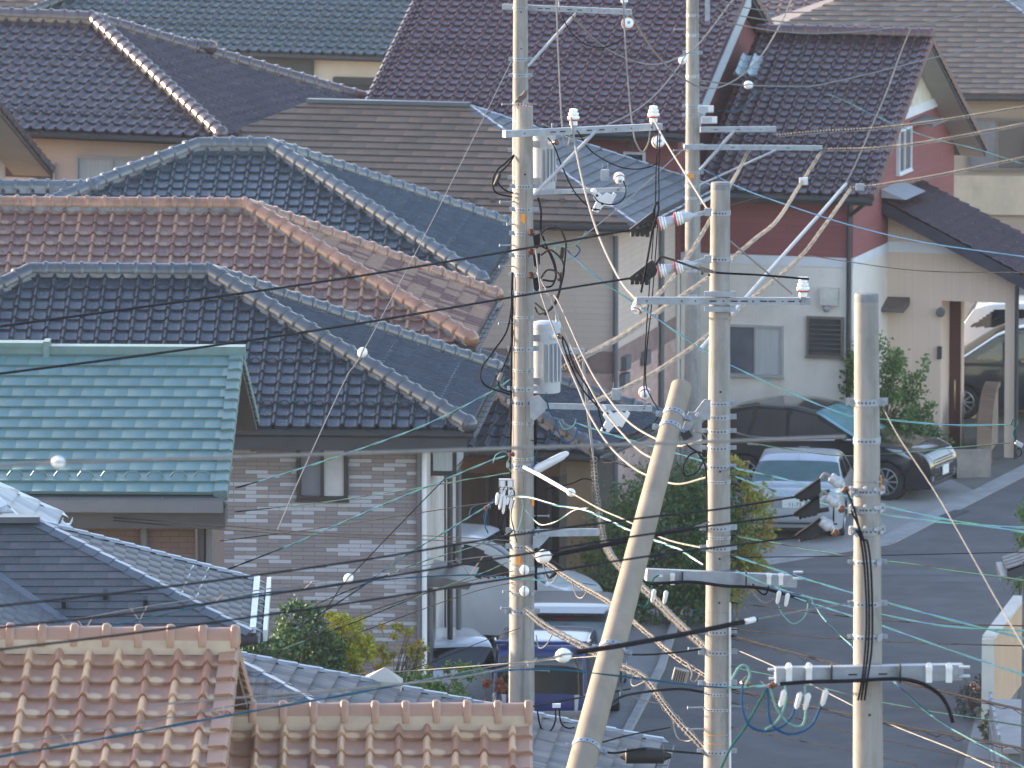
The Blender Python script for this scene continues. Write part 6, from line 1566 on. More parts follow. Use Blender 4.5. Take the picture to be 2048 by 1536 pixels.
for i, (tx, ty) in enumerate(((1590, 994), (1588, 1029), (1590, 1074))):
    Y = 68.8; o = thing('cable_clamp', ['black wedge cable clamp left of the right pole, upper of three', 'black wedge cable clamp left of the right pole, middle of three', 'black wedge cable clamp left of the right pole, lower of three'][i], 'clamp', at(tx + 40, ty - 20, Y), 0, 'black wedge clamps')
    MB().prism([at(tx, ty, Y), at(tx + 4, ty + 5, Y), at(tx + 46, ty + 2, Y), at(tx + 52, ty - 14, Y), at(tx + 51, ty - 38, Y)], (0, .06, 0)).build('wedge', M_['blk'], o, smooth=0)
    MB().beam(at(tx, ty - 2, Y - .01), at(tx + 50, ty - 37, Y - .01), .07, .012).build('strip', M_['dkcable'], o, smooth=0)
    mb = MB()
    for k in range(4): mb.lathe(at(tx + 12 + 9 * k, ty + 4 - 2 * k, Y + .03), (0, 0, -1), [(0, .018), (.02, .016)], 8)
    mb.tube([at(tx + 42, ty - 6, Y + .03), at(tx + 70, ty - 11, Y + .03)], .02, 8); mb.build('clamp_bolt', M_['blk'], o)
    ix, iy = ((1672, 962), (1664, 1000), (1652, 1048))[i]
    c = at(ix, iy, Y); e = (at(ix + 18, iy + 12, Y) - c).normalized()
    io = MB().lathe(c - e * .06, e, [(0, .02), (.01, .042), (.03, .045), (.05, .04), (.07, .05), (.10, .046), (.11, .03), (.13, .026)], 14).build('insulator', M_['galvw'], o, smooth=35)
    MB().lathe(c + e * .07 + Vector((0, 0, -.02)), e, [(0, .03), (.03, .035), (.05, .02)], 12).build('boot', M_['brown'], io)
    MB().tube(spline([at(tx + 50, ty - 34, Y), at(tx + 60, ty - 46 + 12 * (i == 2), Y), at(ix - 5, iy - 4, Y)], 5), .014, 7).build('jumper', M_['gycable'], o)

# ---- pole E: far pole at upper right
E_ = Pole('utility_pole', 'far concrete pole at upper right with two steel arms against the maroon roof', (1385, -120), (1386, 960), 148, .195, cap=False)
for py in (30, 70, 152, 372, 395, 540, 590): E_.strap(py, .05, holes=False)
for py in (105, 212, 230, 290, 345): E_.clamp(py, .06)
E_.step(58, -1, .2); E_.step(300, -1, .2)
arm(E_, (1400, 259), (1552, 258), 147.8, 148.0, .09, .08, slots=[(.2, 1), (.5, 1), (.8, 0)]); arm(E_, (1368, 294), (1644, 296), 147.7, 148.2, .085, .08, slots=[(.15, 0), (.35, 1), (.55, 0), (.75, 1)])
brace(E_, (1468, 262), (1400, 340), 147.8, 147.8, .03); brace(E_, (1552, 300), (1400, 370), 147.7, 147.8, .02)
MB().beam(at(1415, -10, 147.8), at(1415, 42, 147.8), .1, .08, up=(1, 0, 0)).build('bracket', M_['galv'], E_.o, smooth=0)
MB().box(at(1380, 352, 147.8), (.12, .02, .07)).build('orange_marker', M_['orange'], E_.o)
for i, (px, py) in enumerate(((1418, 218), (1425, 240))):
    o = thing('terminal_box', ['pale terminal box on the far pole, upper one', 'pale terminal box on the far pole, lower one'][i], 'box', at(px, py, 147.6), 0, 'terminal boxes')
    MB().box(at(px - 6, py, 147.6), (.26, .12, .11)).build('box_body', M_['galvw'], o, smooth=0)
    MB().box(at(px + 4, py, 140.53), (.08, .01, .08)).build('cover', M_['plw'], o, smooth=0)
# ---------------------------------------------------------------- cables
def P3(pts, per=8): return spline([at(*p) for p in pts], per)
def resample(P, step):
    A = np.array([tuple(p) for p in P]); d = np.r_[0, np.cumsum(np.linalg.norm(np.diff(A, axis=0), axis=1))]
    n = max(2, int(round(d[-1] / step)) + 1); q = np.linspace(0, d[-1], n)
    return [Vector(v) for v in np.stack([np.interp(q, d, A[:, k]) for k in range(3)], 1)]
def frame(P, i):
    t = (P[min(i + 1, len(P) - 1)] - P[max(i - 1, 0)]).normalized(); x = t.cross(Vector((0, 0, 1)))
    x = x.normalized() if x.length > 1e-4 else Vector((1, 0, 0)); return t, x, x.cross(t)
def cable(label, pts, r, m, cat='cable', group=None, name='cable', per=10):
    o = MB().tube(P3(pts, per), r, 7).build(name, M_[m] if isinstance(m, str) else m, None)
    return tag(o, label, cat, group)
def twisted(label, pts, r0, m1='blue', m2='green', pitch=1.1, group=None, r2=None, m3=None):
    """strands laid round each other"""
    r = r0 * .5
    P = resample(P3(pts), pitch / 8); root = thing('drop_cable', label, 'cable', P[0], 0, group)
    ms = [m1, m2] + ([m3] if m3 else [])
    for k, m in enumerate(ms):
        Q = []
        for i, p in enumerate(P):
            t, x, y = frame(P, i); a = 2 * math.pi * i / 8 * .5 + 2 * math.pi * k / len(ms)
            Q.append(p + (x * math.cos(a) + y * math.sin(a)) * r * 1.05)
        MB().tube(Q, r, 6).build({'blue': 'blue_strand', 'green': 'green_strand', 'lgreen': 'pale_strand'}.get(m, 'dark_strand'), M_[m], root)
    return root
def wrapped(label, pts, core, R0, pitch, m='spiral', cm='thin', group=None, wr=.004, sag=0.0):
    R_ = R0 * .52; core *= .5; pitch *= .62
    """cable inside a loose spiral wrap, like a spring"""
    P0 = P3(pts); P = resample(P0, pitch / 9); root = thing('wrapped_cable', label, 'cable', P[0], 0, group)
    c = MB().tube(resample(P0, .2), core, 6).build('core', M_[cm], root)
    Q = []
    for i, p in enumerate(P):
        t, x, y = frame(P, i); a = 2 * math.pi * i / 9; rr = R_ * (1 + .12 * math.sin(i * .37))
        Q.append(p - y * sag + (x * math.cos(a) + y * math.sin(a)) * rr)
    MB().tube(Q, wr, 4).build('spiral_wrap', M_[m], root)
    if sag: MB().tube([p - frame(P, i)[2] * (sag + R_ * .8) for i, p in enumerate(P)][::6] or P, core * .9, 6).build('lower_cable', M_[cm], root)
    return root
def ball(label, p, ax, s=1.0):
    o = thing('guy_insulator', label, 'insulator', p, 0, 'white egg shaped guy insulators')
    a = Vector(ax).normalized(); p = Vector(p)
    MB().lathe(p - a * .055 * s, a, [(0, .008 * s), (.01 * s, .028 * s), (.03 * s, .044 * s), (.055 * s, .05 * s), (.08 * s, .044 * s), (.10 * s, .028 * s), (.11 * s, .008 * s)], 16).build('egg', M_['porc'], o, smooth=60)
    x = a.cross(Vector((0, -1, 0.3))).normalized(); y = a.cross(x)
    pts = [p + a * (-.062 + .124 * k / 8) * s + y * (.051 * s * math.sin(math.pi * (.06 + .88 * k / 8))) * (1 if y.y < 0 else -1) for k in range(9)]
    MB().tube(pts, .006 * s, 5).build('groove_wire', M_['wire'], o)
# --- high-voltage lines into the strain clamps
cable('upper black power line running left from the middle pole to the frame edge', [(-60, 661, 70), (350, 605, 74), (700, 555, 78), (1050, 497, 83), (1259, 460, 85.95)], .011, 'dkcable')
cable('lower black power line running left from the middle pole to the frame edge', [(-60, 755, 70), (350, 702, 74), (700, 650, 78), (1050, 590, 83), (1258, 557, 85.95)], .011, 'dkcable')
cable('black insulated line from the lower strain clamp to the pin insulator on the steel arm', [(1312, 530, 85.9), (1318, 519, 85.85), (1330, 515, 85.8), (1395, 537, 85.5), (1430, 545, 85.3), (1520, 550, 85.5), (1617, 558, 85.9)], .011, 'dkcable')
o = thing('splice_sleeve', 'black bolted sleeve on the line crossing the middle pole', 'connector', at(1410, 540, 85.3))
MB().prism([at(1398, 533, 85.35), at(1425, 541, 85.25), at(1432, 547, 85.2), at(1402, 544, 85.3)], (0, .05, 0)).lathe(at(1404, 545, 85.3), (0, 0, -1), [(0, .016), (.02, .014)], 8).lathe(at(1418, 548, 85.3), (0, 0, -1), [(0, .016), (.02, .014)], 8).build('sleeve', M_['blk'], o, smooth=0)
cable('black jumper dropping from the upper strain clamp to the steel arm', [(1310, 440, 85.9), (1307, 425, 85.85), (1314, 405, 85.8), (1317, 420, 85.8), (1306, 455, 85.8), (1300, 490, 85.8), (1290, 545, 85.8), (1282, 585, 85.8)], .011, 'dkcable')
for i, dx in enumerate((0, 7)):
    cable(['left', 'right'][i] + ' one of the two black drop wires hanging down beside the middle pole', [(1316 + dx * .6, 262, 97), (1312 + dx * .8, 345, 96.5), (1310 + dx, 420, 96), (1297 + dx, 600, 95.5), (1291 + dx * .5, 690, 95.5), (1288 + dx * .5, 765, 96)] + ([(1290, 790, 97)] if i == 0 else [(1305, 800, 96.6), (1318, 825, 96.5), (1302, 850, 96.6), (1255, 870, 96.8), (1238, 853, 97)]), .007, 'dkcable')
P = P3([(1293, 690, 95.4), (1291, 755, 95.6)])
# --- bare hanging wires from the upper arms
def hang(label, pts, r=.012, m='gycable'): cable(label, pts, r, m, group=None)
hang('pale wire falling from the left insulator of the top arm into a hook', [(1112, -20, 119.5), (1117, 120, 119.3), (1124, 250, 119), (1129, 285, 119), (1136, 293, 119), (1140, 270, 119), (1136, 258, 119)])
hang('pale wire falling from the right insulator of the top arm into a hook', [(1246, 0, 119.5), (1254, 140, 119.3), (1266, 260, 119), (1277, 296, 119), (1287, 303, 119), (1297, 285, 119), (1300, 262, 119)])
hang('long pale wire sweeping from the second arm down to the middle pole arm', [(1142, 235, 97), (1152, 300, 96.5), (1172, 390, 95), (1200, 478, 93), (1240, 560, 89), (1278, 606, 86)])
hang('straight pale stay wire from the second arm past the middle pole top', [(1306, 236, 97.5), (1335, 290, 95), (1418, 424, 86.05)], .010)
hang('straight pale stay wire from the middle pole to the right end of its arm', [(1455, 478, 86.1), (1585, 588, 85.95)], .010)
cable('pale sagging line rising right behind the far pole to the top edge', [(1145, 32, 119.8), (1190, 80, 122), (1240, 112, 125), (1300, 129, 130), (1350, 118, 134), (1400, 85, 145), (1480, -20, 152)], .013, 'gycable')
cable('short dark sagging jumper under the top arm', [(1124, 30, 119.7), (1140, 62, 119.6), (1170, 88, 119.5), (1205, 95, 119.5), (1235, 84, 119.5), (1249, 74, 119.5)], .009, 'thin')
cable('dark line sagging from the top arm then rising right to the top edge', [(1258, 22, 119.5), (1310, 105, 124), (1362, 155, 130), (1420, 177, 143), (1470, 160, 148), (1520, 115, 152), (1560, 50, 157), (1592, -20, 161)], .013, 'gycable')
cable('pale line with white insulator joining the second arm to the far pole', [(1085, 248, 97.2), (1160, 277, 98), (1215, 250, 104), (1270, 222, 112), (1320, 180, 124), (1366, 122, 147)], .010, 'wire')
for i, pts in enumerate(([(1422, -8, 148), (1485, 14, 150), (1570, 24, 152), (1670, 23, 154), (1780, 14, 156), (1890, -5, 158)], [(1425, 10, 148), (1460, 27, 149), (1560, 43, 152), (1673, 46, 155), (1800, 32, 158), (1990, -6, 162)], [(1420, 35, 148), (1450, 44, 149), (1550, 62, 152), (1650, 67, 154), (1792, 55, 158), (1930, 30, 162), (2060, -8, 165)])):
    cable(['uppermost', 'middle', 'lowest'][i] + ' of three thin grey lines sagging across the tan roof at top right', pts, .012, 'wire', group='grey lines at top right')
cable('grey line crossing the maroon roof with a white ball insulator', [(1400, 161, 148), (1450, 167, 149), (1497, 171, 150), (1600, 173, 152), (1632, 171, 153), (1720, 152, 155), (1900, 108, 159), (2060, 76, 163)], .012, 'wire')
twisted('blue green drop cable looping right from the far pole boxes', [(1436, 222, 147.6), (1455, 222, 147.8), (1475, 223, 148), (1495, 205, 149), (1520, 184, 150), (1570, 181, 151), (1625, 178, 153)], .010, pitch=.9)
twisted('thin blue drop cable descending to the right over the maroon roof', [(1625, 178, 153), (1640, 205, 153), (1660, 209, 153), (1662, 190, 153), (1760, 236, 151), (1860, 275, 149), (1960, 300, 147), (2060, 333, 145)], .009, pitch=1.2)
ball('white ball insulator on the grey line crossing the maroon roof', at(1497, 170, 149.9), (1, 0, 0), 1.5)
ball('white ball insulator on the left side of the far pole', at(1366, 120, 147), (.6, 0, 1), 1.5)
# --- spiral wrapped cables upper right
for i, (pts, rr) in enumerate((([(1552, 272, 148), (1620, 265, 149), (1760, 256, 151), (1900, 238, 154), (2060, 212, 157)], .05), ([(1640, 300, 148), (1760, 296, 150), (1880, 280, 153), (2060, 246, 157)], .055), ([(1700, 377, 149), (1760, 370, 150), (1880, 350, 153), (2060, 313, 157)], .05))):
    wrapped(['uppermost', 'middle', 'lowest'][i] + ' of three spiral wrapped cables leaving the frame on the right', pts, .018, rr, .16, group='spiral wrapped cables at right')
for i, pts in enumerate(([(1498, 300, 147.8), (1475, 345, 145), (1440, 405, 132), (1400, 475, 126), (1372, 520, 122), (1330, 575, 116), (1280, 625, 110)], [(1642, 305, 148), (1600, 370, 143), (1555, 440, 128), (1510, 478, 122), (1430, 545, 115), (1330, 615, 108), (1245, 672, 103), (1165, 716, 98.2)], [(1700, 380, 148.5), (1650, 450, 136), (1595, 520, 130), (1500, 600, 122), (1420, 668, 115), (1320, 738, 108), (1230, 785, 103), (1165, 812, 98.4)])):
    wrapped(['left', 'middle', 'right'][i] + ' one of three spiral wrapped cables slanting down left from the far pole arms', pts, .018, .05, .15, group='slanting spiral wrapped cables')
wrapped('spiral wrapped cable ending on the short arm right of the upright transformer', [(1345, 603, 113), (1290, 642, 108), (1230, 680, 103), (1165, 714, 98), (1122, 738, 98)], .02, .055, .13)
cable('straight grey guy rod slanting across the red wall', [(1692, 368, 147), (1640, 428, 134), (1545, 535, 122), (1490, 598, 116), (1400, 700, 108)], .028, 'galv')
for px, py, Y in ((1607, 362, 144), (1720, 374, 148)):
    o = thing('cable_box', ['small pale box hanging on the middle slanting cable', 'small grey box at the lower right spiral cable start'][px > 1700], 'box', at(px, py, Y)); MB().box(at(px, py, Y), (.14, .1, .11)).build('box_body', M_['plw'] if px < 1700 else M_['galv'], o, smooth=0)
# --- guys
cable('thin grey guy wire from the top pole band down past the dark blue roof', [(1023, 122, 119.9), (960, 250, 114), (850, 470, 105), (725, 705, 98), (690, 760, 96), (600, 955, 90), (555, 1060, 87)], .006, 'wire')
ball('white ball insulator on the guy wire over the dark blue roof', at(725, 705, 97.9), (-.45, 0, -1), 1.15)
cable('thin grey guy wire from the tall pole band down across the grey brick wall', [(1026, 806, 96.9), (940, 905, 94), (830, 1018, 91), (697, 1157, 88), (668, 1195, 87), (610, 1285, 85)], .006, 'thin')
ball('white ball insulator on the guy wire over the grey brick wall', at(697, 1157, 87.9), (-.5, 0, -.6), 1.0)
cable('grey guy wire running down right from the nearest pole', [(1764, 812, 69), (1800, 878, 68), (1880, 1000, 66), (2000, 1212, 63), (2060, 1315, 61)], .0045, 'wire')
# --- three lines from the cable terminations
for i, (pts, m) in enumerate((([(1072, 500, 96.6), (1080, 570, 96.4), (1086, 600, 96.2), (1124, 701, 95.5), (1156, 776, 94.5), (1179, 830, 93.5), (1220, 893, 92), (1270, 938, 90), (1320, 960, 88), (1360, 968, 87), (1412, 955, 86.2)], 'gycable'), ([(1074, 545, 96.6), (1090, 575, 96.4), (1103, 600, 96.2), (1144, 698, 95.5), (1175, 766, 94.5), (1212, 828, 93.5), (1277, 900, 91), (1330, 926, 88)], 'gycable'), ([(1073, 585, 96.6), (1100, 590, 96.5), (1117, 604, 96.3), (1165, 709, 95), (1200, 772, 94), (1253, 840, 92), (1310, 877, 89), (1360, 892, 87), (1405, 880, 86.2)], 'gycable'))):
    cable(['left', 'middle', 'right'][i] + ' one of three pale lines curving from the front pole terminations to the middle pole', pts, .011, m, group='pale lines between the poles')
loops = [[(1082, 468, 96.7), (1095, 456, 96.6), (1118, 457, 96.5), (1131, 482, 96.4), (1131, 505, 96.4), (1126, 545, 96.4), (1112, 600, 96.5), (1090, 630, 96.7)],
         [(1082, 510, 96.7), (1100, 500, 96.6), (1120, 515, 96.5), (1128, 535, 96.4), (1122, 570, 96.4), (1108, 612, 96.5), (1080, 628, 96.7), (1070, 615, 96.8)],
         [(1082, 556, 96.7), (1095, 540, 96.6), (1115, 545, 96.5), (1121, 560, 96.4), (1117, 590, 96.4), (1095, 622, 96.5), (1070, 606, 96.7)],
         [(1080, 490, 97.1), (1100, 505, 97.1), (1112, 540, 97.1), (1105, 570, 97.1), (1085, 575, 97.1)], [(1076, 395, 97), (1082, 420, 97), (1082, 460, 97), (1092, 490, 97), (1108, 530, 97), (1110, 560, 97), (1085, 560, 97)]]
for i, p in enumerate(loops): cable(['largest', 'second', 'third', 'inner', 'upper'][i] + ' black cable loop at the terminations on the front pole', p, .011, 'dkcable', group='black cable loops on the front pole')
for i, p in enumerate(([(1028, 310, 97), (1012, 325, 96.9), (995, 340, 96.8), (986, 362, 96.8), (992, 385, 96.8), (1024, 394, 97)], [(1028, 312, 97), (1016, 330, 96.9), (996, 350, 96.8), (996, 365, 96.8), (1010, 380, 96.8), (1026, 386, 97)], [(1025, 560, 97), (1022, 620, 97), (1012, 665, 96.9), (985, 705, 96.8), (962, 740, 96.8), (970, 770, 96.8), (1022, 790, 97)], [(1026, 660, 97), (1020, 700, 96.9), (1006, 735, 96.9), (998, 755, 96.8), (1000, 775, 96.8), (1024, 785, 97)])):
    cable(['outer black cable loop left of the upper transformer', 'inner black cable loop left of the upper transformer', 'long black cable loop left of the lower transformer', 'short black cable loop with pale sleeve left of the lower transformer'][i], p, .010, 'dkcable')
for i, (px, py, qx, qy) in enumerate(((1000, 347, 989, 372), (1126, 493, 1122, 520), (1124, 545, 1117, 562), (1003, 745, 996, 762))):
    a, b = at(px, py, 96.7), at(qx, qy, 96.7)
    tag(MB().tube([a, a.lerp(b, .12), a.lerp(b, .88), b], [.012, .024, .024, .012], 9).build('splice_sleeve', M_['blk'] if i < 3 else M_['gycable'], None), ['black cable sleeve left of the upper transformer', 'black cable sleeve on the largest loop right of the front pole', 'black cable sleeve on the lower loop right of the front pole', 'pale cable sleeve left of the lower transformer'][i], 'connector')
# transformer leads
cable('black lead from the lower transformer bushing to its cutout switch', [(1124, 672, 96.9), (1134, 690, 96.8), (1150, 735, 96.8), (1190, 800, 96.9), (1203, 845, 97), (1212, 865, 97), (1240, 866, 97)], .009, 'dkcable')
cable('second black lead from the lower transformer bushing', [(1124, 674, 96.9), (1130, 700, 96.7), (1160, 770, 96.7), (1196, 815, 96.8)], .009, 'dkcable')
cable('black lead from the upper transformer bushing to its cutout switch', [(1096, 276, 97), (1108, 292, 96.9), (1125, 335, 96.9), (1150, 385, 97), (1180, 415, 97.1), (1200, 420, 97.1)], .008, 'dkcable')
cable('black jumper from the upper cutout to its insulator', [(1188, 393, 97.2), (1200, 405, 97.1), (1225, 409, 97.1), (1245, 400, 97.2), (1252, 380, 97.4), (1246, 360, 97.5)], .007, 'dkcable')
cable('thin black jumper sagging under the second arm', [(1155, 262, 97), (1180, 300, 97), (1225, 328, 97.2), (1262, 338, 97.3), (1295, 335, 97.4), (1318, 325, 97.4)], .007, 'dkcable')
# --- service bundle running down right past the leaning pole
cable('upright pale strand from the short arm down to the spiral bundle', [(1166, 722, 97.8), (1170, 780, 97.5), (1178, 850, 97.2), (1187, 918, 97)], .010, 'gycable')
def bundle(label, pts, R_, pitch=.085, group='spiral wrapped service bundles'):
    R_ *= .85
    P0 = P3(pts); P = resample(P0, pitch / 8); root = thing('wrapped_cable', label, 'cable', P[0], 0, group)
    for nm, off, m in (('upper_cable', .55, 'gycable'), ('lower_cable', -.75, 'gycable'), ('centre_cable', -.1, 'dkcable')):
        S = resample(P0, .12); MB().tube([p + frame(S, i)[2] * (R_ * off) + Vector((0, random.uniform(-.006, .006), random.uniform(-.004, .004))) for i, p in enumerate(S)], .0065, 6).build(nm, M_[m], root)
    Q = []
    for i, p in enumerate(P):
        t, x, y = frame(P, i); a = 2 * math.pi * i / 8; rr = R_ * (1 + .15 * math.sin(i * .21) + random.uniform(-.03, .03))
        Q.append(p + (x * math.cos(a) + y * math.sin(a)) * rr)
    MB().tube(Q, .004, 4).build('spiral_wrap', M_['spiral'], root); return root
bundle('upright coiled bundle hanging behind the leaning pole, closely wound', [(1187, 915, 97), (1190, 960, 96.8), (1194, 1000, 96.6), (1202, 1050, 96.3), (1208, 1085, 96)], .042, .05)
bundle('upper spiral bundle slanting from the coil behind the leaning pole to the middle pole', [(1208, 1085, 96), (1232, 1125, 94), (1290, 1180, 91.5), (1350, 1240, 89), (1412, 1298, 86.3)], .045)
bundle('middle spiral bundle slanting from the front pole behind the leaning pole', [(1052, 1096, 96.8), (1100, 1132, 95), (1150, 1166, 93.5), (1222, 1208, 91), (1300, 1272, 88.5), (1345, 1310, 87), (1412, 1352, 86.2)], .03, .16)
bundle('lower spiral bundle slanting from the front pole to the foot of the middle pole', [(1052, 1222, 96.8), (1090, 1252, 95.5), (1160, 1290, 93), (1240, 1332, 90), (1290, 1358, 88.5), (1340, 1425, 87.2), (1412, 1502, 86.2)], .045, .11)
for i, p in enumerate(([(1085, 1125, 95), (1095, 1160, 94.9), (1105, 1165, 94.8), (1120, 1140, 94.5)], [(1143, 1160, 93.5), (1152, 1190, 93.4), (1165, 1195, 93.2), (1178, 1172, 92.8)], [(1072, 1270, 96), (1078, 1295, 96), (1092, 1290, 95.8), (1108, 1262, 95.2)], [(1270, 1345, 88.8), (1262, 1362, 88.8), (1268, 1372, 88.6), (1292, 1362, 88.4)], [(1345, 1440, 87), (1355, 1475, 87), (1378, 1482, 86.9), (1392, 1470, 86.5)])):
    cable('small pale cable loop hanging from a slanting spiral bundle', p, .007, 'gycable', group='small loops under the spiral bundles')
# sleeve and strand through the lamp bracket
cable('white sleeved cable leaving the front pole beside the street lamp', [(1048, 934, 96.7), (1075, 948, 96.5), (1105, 965, 96), (1138, 984, 95.5)], .022, 'plw')
ball('white insulator at the end of the white sleeved cable', at(1142, 985, 95.4), (1, 0, -.5), .95)
cable('pale strand from the white sleeve down to the middle pole', [(1143, 986, 95.4), (1200, 1018, 93.5), (1250, 1040, 91), (1330, 1078, 88), (1405, 1096, 86.2)], .009, 'gycable')
twisted('bright pale green drop cable sagging under the white strand', [(1022, 992, 96.7), (1060, 995, 96.4), (1110, 1010, 95.8), (1160, 1018, 95), (1205, 1035, 94), (1262, 1062, 92), (1330, 1088, 89), (1364, 1102, 87.5), (1405, 1130, 86.2)], .011, 'lgreen', 'blue', .7, m3='plw')
twisted('pale drop cable looping up to meet the bright green one', [(1050, 1020, 96.6), (1066, 1038, 96.5), (1085, 1050, 96.2), (1115, 1042, 95.8), (1145, 1022, 95.4), (1175, 1016, 94.8)], .008, 'lgreen', 'plw', .5)
# egg insulators on the earth wire
for i, py in enumerate((1135, 1177)):
    q, rr = A.c(py); ball(['upper', 'lower'][i] + ' white egg insulator on the face of the front pole', q + Vector((.022, -rr - .06, 0)), (0, 0, 1), 1.1)
# --- blue green drops on the left
tw = lambda lab, pts, r=.010, p=1.2, **k: twisted(lab, pts, r, pitch=p, **k)
tw('blue green drop cable rising from the turquoise eave to the front pole', [(472, 976, 113), (560, 950, 110), (700, 905, 106), (850, 850, 102), (980, 785, 98.5), (1026, 755, 97)], .012)
tw('blue green drop cable crossing the middle of the grey brick wall', [(448, 1142, 114), (600, 1082, 109), (760, 1012, 104), (900, 955, 100), (980, 922, 98), (1012, 912, 97)], .012)
tw('blue drop cable rising steeply from the garden to the terminal boxes', [(590, 1258, 118), (700, 1190, 112), (800, 1118, 107), (900, 1058, 102), (975, 1012, 98), (990, 1003, 97)], .011)
tw('dark twisted drop cable from the turquoise house to the front pole', [(470, 1024, 113), (650, 1004, 108), (800, 982, 104), (930, 960, 100), (1026, 945, 97)], .009, m1='dkcable', m2='green')
tw('dark green twisted drop cable over the lower grey brick wall', [(600, 1222, 120), (720, 1172, 113), (850, 1122, 106), (940, 1096, 102), (1000, 1075, 99), (1040, 1048, 97)], .009, m1='dkcable', m2='green')
tw('dark twisted drop cable low over the garden trees', [(560, 1300, 120), (700, 1248, 114), (830, 1195, 108), (960, 1148, 102), (1030, 1118, 97)], .008, m1='dkcable', m2='green')
cable('thin black line from the brown wall across the grey bricks, upper of two', [(152, 1030, 112), (400, 1048, 110), (640, 1066, 107), (860, 1072, 103), (1030, 1082, 97.5)], .006, 'thin', group='thin black lines over the grey bricks')
cable('thin black line from the brown wall across the grey bricks, lower of two', [(152, 1034, 112), (400, 1056, 110), (640, 1072, 107), (860, 1080, 103), (1030, 1092, 97.5)], .006, 'thin', group='thin black lines over the grey bricks')
cable('thin black line crossing the grey bricks upwards to the right', [(440, 1082, 114), (600, 1062, 109), (760, 1038, 104), (915, 1014, 99.5), (1026, 1000, 97)], .006, 'thin')
def clips(Ptop, Pbot, n, label):
    for i in range(n):
        t = (i + .5) / n; a = Ptop[int(t * (len(Ptop) - 1))]; b = min(Pbot, key=lambda q: abs(q.x - a.x) + .2 * abs(q.y - a.y))
        o = thing('cable_hanger', label, 'cable clip', b, 0, label + 's')
        w = (a.z - b.z) * .55 + .02
        MB().tube([a + Vector((-w, 0, .0)), b.lerp(a, .35) + Vector((-w * .35, -.01, 0)), b + Vector((0, -.01, -.01)), b.lerp(a, .45) + Vector((w * .4, -.01, 0)), a + Vector((w, 0, .02))], .0065, 5).build('hook', M_['gycable'], o)
up_ = [(-40, 1262, 80), (150, 1238, 83), (300, 1212, 86), (520, 1180, 90), (760, 1146, 94), (960, 1114, 97), (1088, 1110, 99)]
lo_ = [(-40, 1275, 80), (150, 1262, 83), (300, 1235, 86), (500, 1190, 90), (620, 1178, 92), (760, 1160, 94), (940, 1150, 97), (1040, 1158, 96.6), (1120, 1162, 95), (1192, 1170, 93.5)]
cable('pale messenger strand across the slate roof and grey brick wall', up_, .006, 'wire'); tw('blue green drop cable hung from hooks across the slate roof and grey brick wall', lo_, .010, .9)
clips(P3(up_), P3(lo_), 8, 'small hook holding the blue green cable across the slate roof')
up2 = [(-40, 1498, 62), (300, 1442, 65), (560, 1396, 67), (800, 1368, 69), (1000, 1330, 71), (1115, 1315, 72)]
lo2 = [(-40, 1520, 62), (200, 1478, 64), (450, 1432, 66), (700, 1388, 68), (900, 1352, 70), (1080, 1338, 71.5), (1220, 1350, 72), (1400, 1372, 72.5), (1490, 1374, 72), (1570, 1366, 70), (1590, 1352, 69)]
cable('pale messenger strand low across the nearest orange roof', up2, .005, 'wire'); tw('blue green drop cable sagging low across the nearest orange roof', lo2, .011, 1.0)
clips(P3(up2), P3(lo2), 5, 'small hook holding the blue green cable over the nearest roof')
# --- dark lines to the nearest pole
for i, pts in enumerate(([(-40, 1216, 52), (300, 1178, 57), (700, 1124, 61), (1050, 1067, 64.5), (1300, 1034, 66.5), (1440, 1018, 67.8), (1590, 994, 68.8)], [(-40, 1259, 52), (300, 1222, 57), (700, 1165, 61), (1050, 1108, 64.5), (1300, 1068, 66.5), (1590, 1030, 68.8)], [(-40, 1304, 52), (300, 1262, 57), (700, 1206, 61), (1050, 1152, 64.5), (1300, 1112, 66.5), (1590, 1075, 68.8)])):
    cable(['upper', 'middle', 'lower'][i] + ' of three blurred dark lines ending in the wedge clamps', pts, .0085, 'dkcable', group='dark lines to the wedge clamps')
cable('thick black cable rising from the upper white insulator to the middle pole', [(1096, 1112, 84.5), (1200, 1092, 85), (1330, 1066, 85.5), (1385, 1056, 85.7)], .024, 'dkcable')
cable('strand tying the thick upper black cable to the middle pole', [(1385, 1056, 85.7), (1418, 1044, 85.85)], .008, 'wire')
ball('white ball insulator at the left end of the upper thick black cable', at(1087, 1113, 84.4), (1, 0, .15), 1.45)
cable('thick black cable rising from the lower white insulator towards the nearest pole', [(1150, 1305, 66), (1250, 1290, 66.5), (1400, 1262, 67.3), (1500, 1241, 67.9), (1512, 1239, 68)], .021, 'dkcable')
cable('strand from the thick lower black cable to the nearest pole', [(1500, 1241, 67.9), (1600, 1222, 68.4), (1708, 1205, 68.9)], .006, 'wire')
tag(MB().tube([at(1492, 1243, 67.8), at(1508, 1239, 67.9)], .024, 8).build('cable_ferrule', M_['plw'], None), 'white ferrule on the lower thick black cable', 'connector')
ball('white ball insulator at the left end of the lower thick black cable', at(1127, 1311, 65.9), (1, 0, .15), 1.15)
cable('grey strand running left from the lower white insulator', [(1127, 1311, 65.9), (1040, 1330, 65), (880, 1360, 63), (600, 1385, 60), (300, 1410, 57)], .007, 'gycable')
cable('near out of focus grey wire with white insulator across the whole width', [(-40, 935, 46), (117, 925, 46.5), (700, 907, 48), (1400, 884, 50), (1690, 873, 51)], .010, 'gycable')
ball('near out of focus white insulator over the turquoise roof', at(117, 925, 46.4), (1, 0, 0), .68)
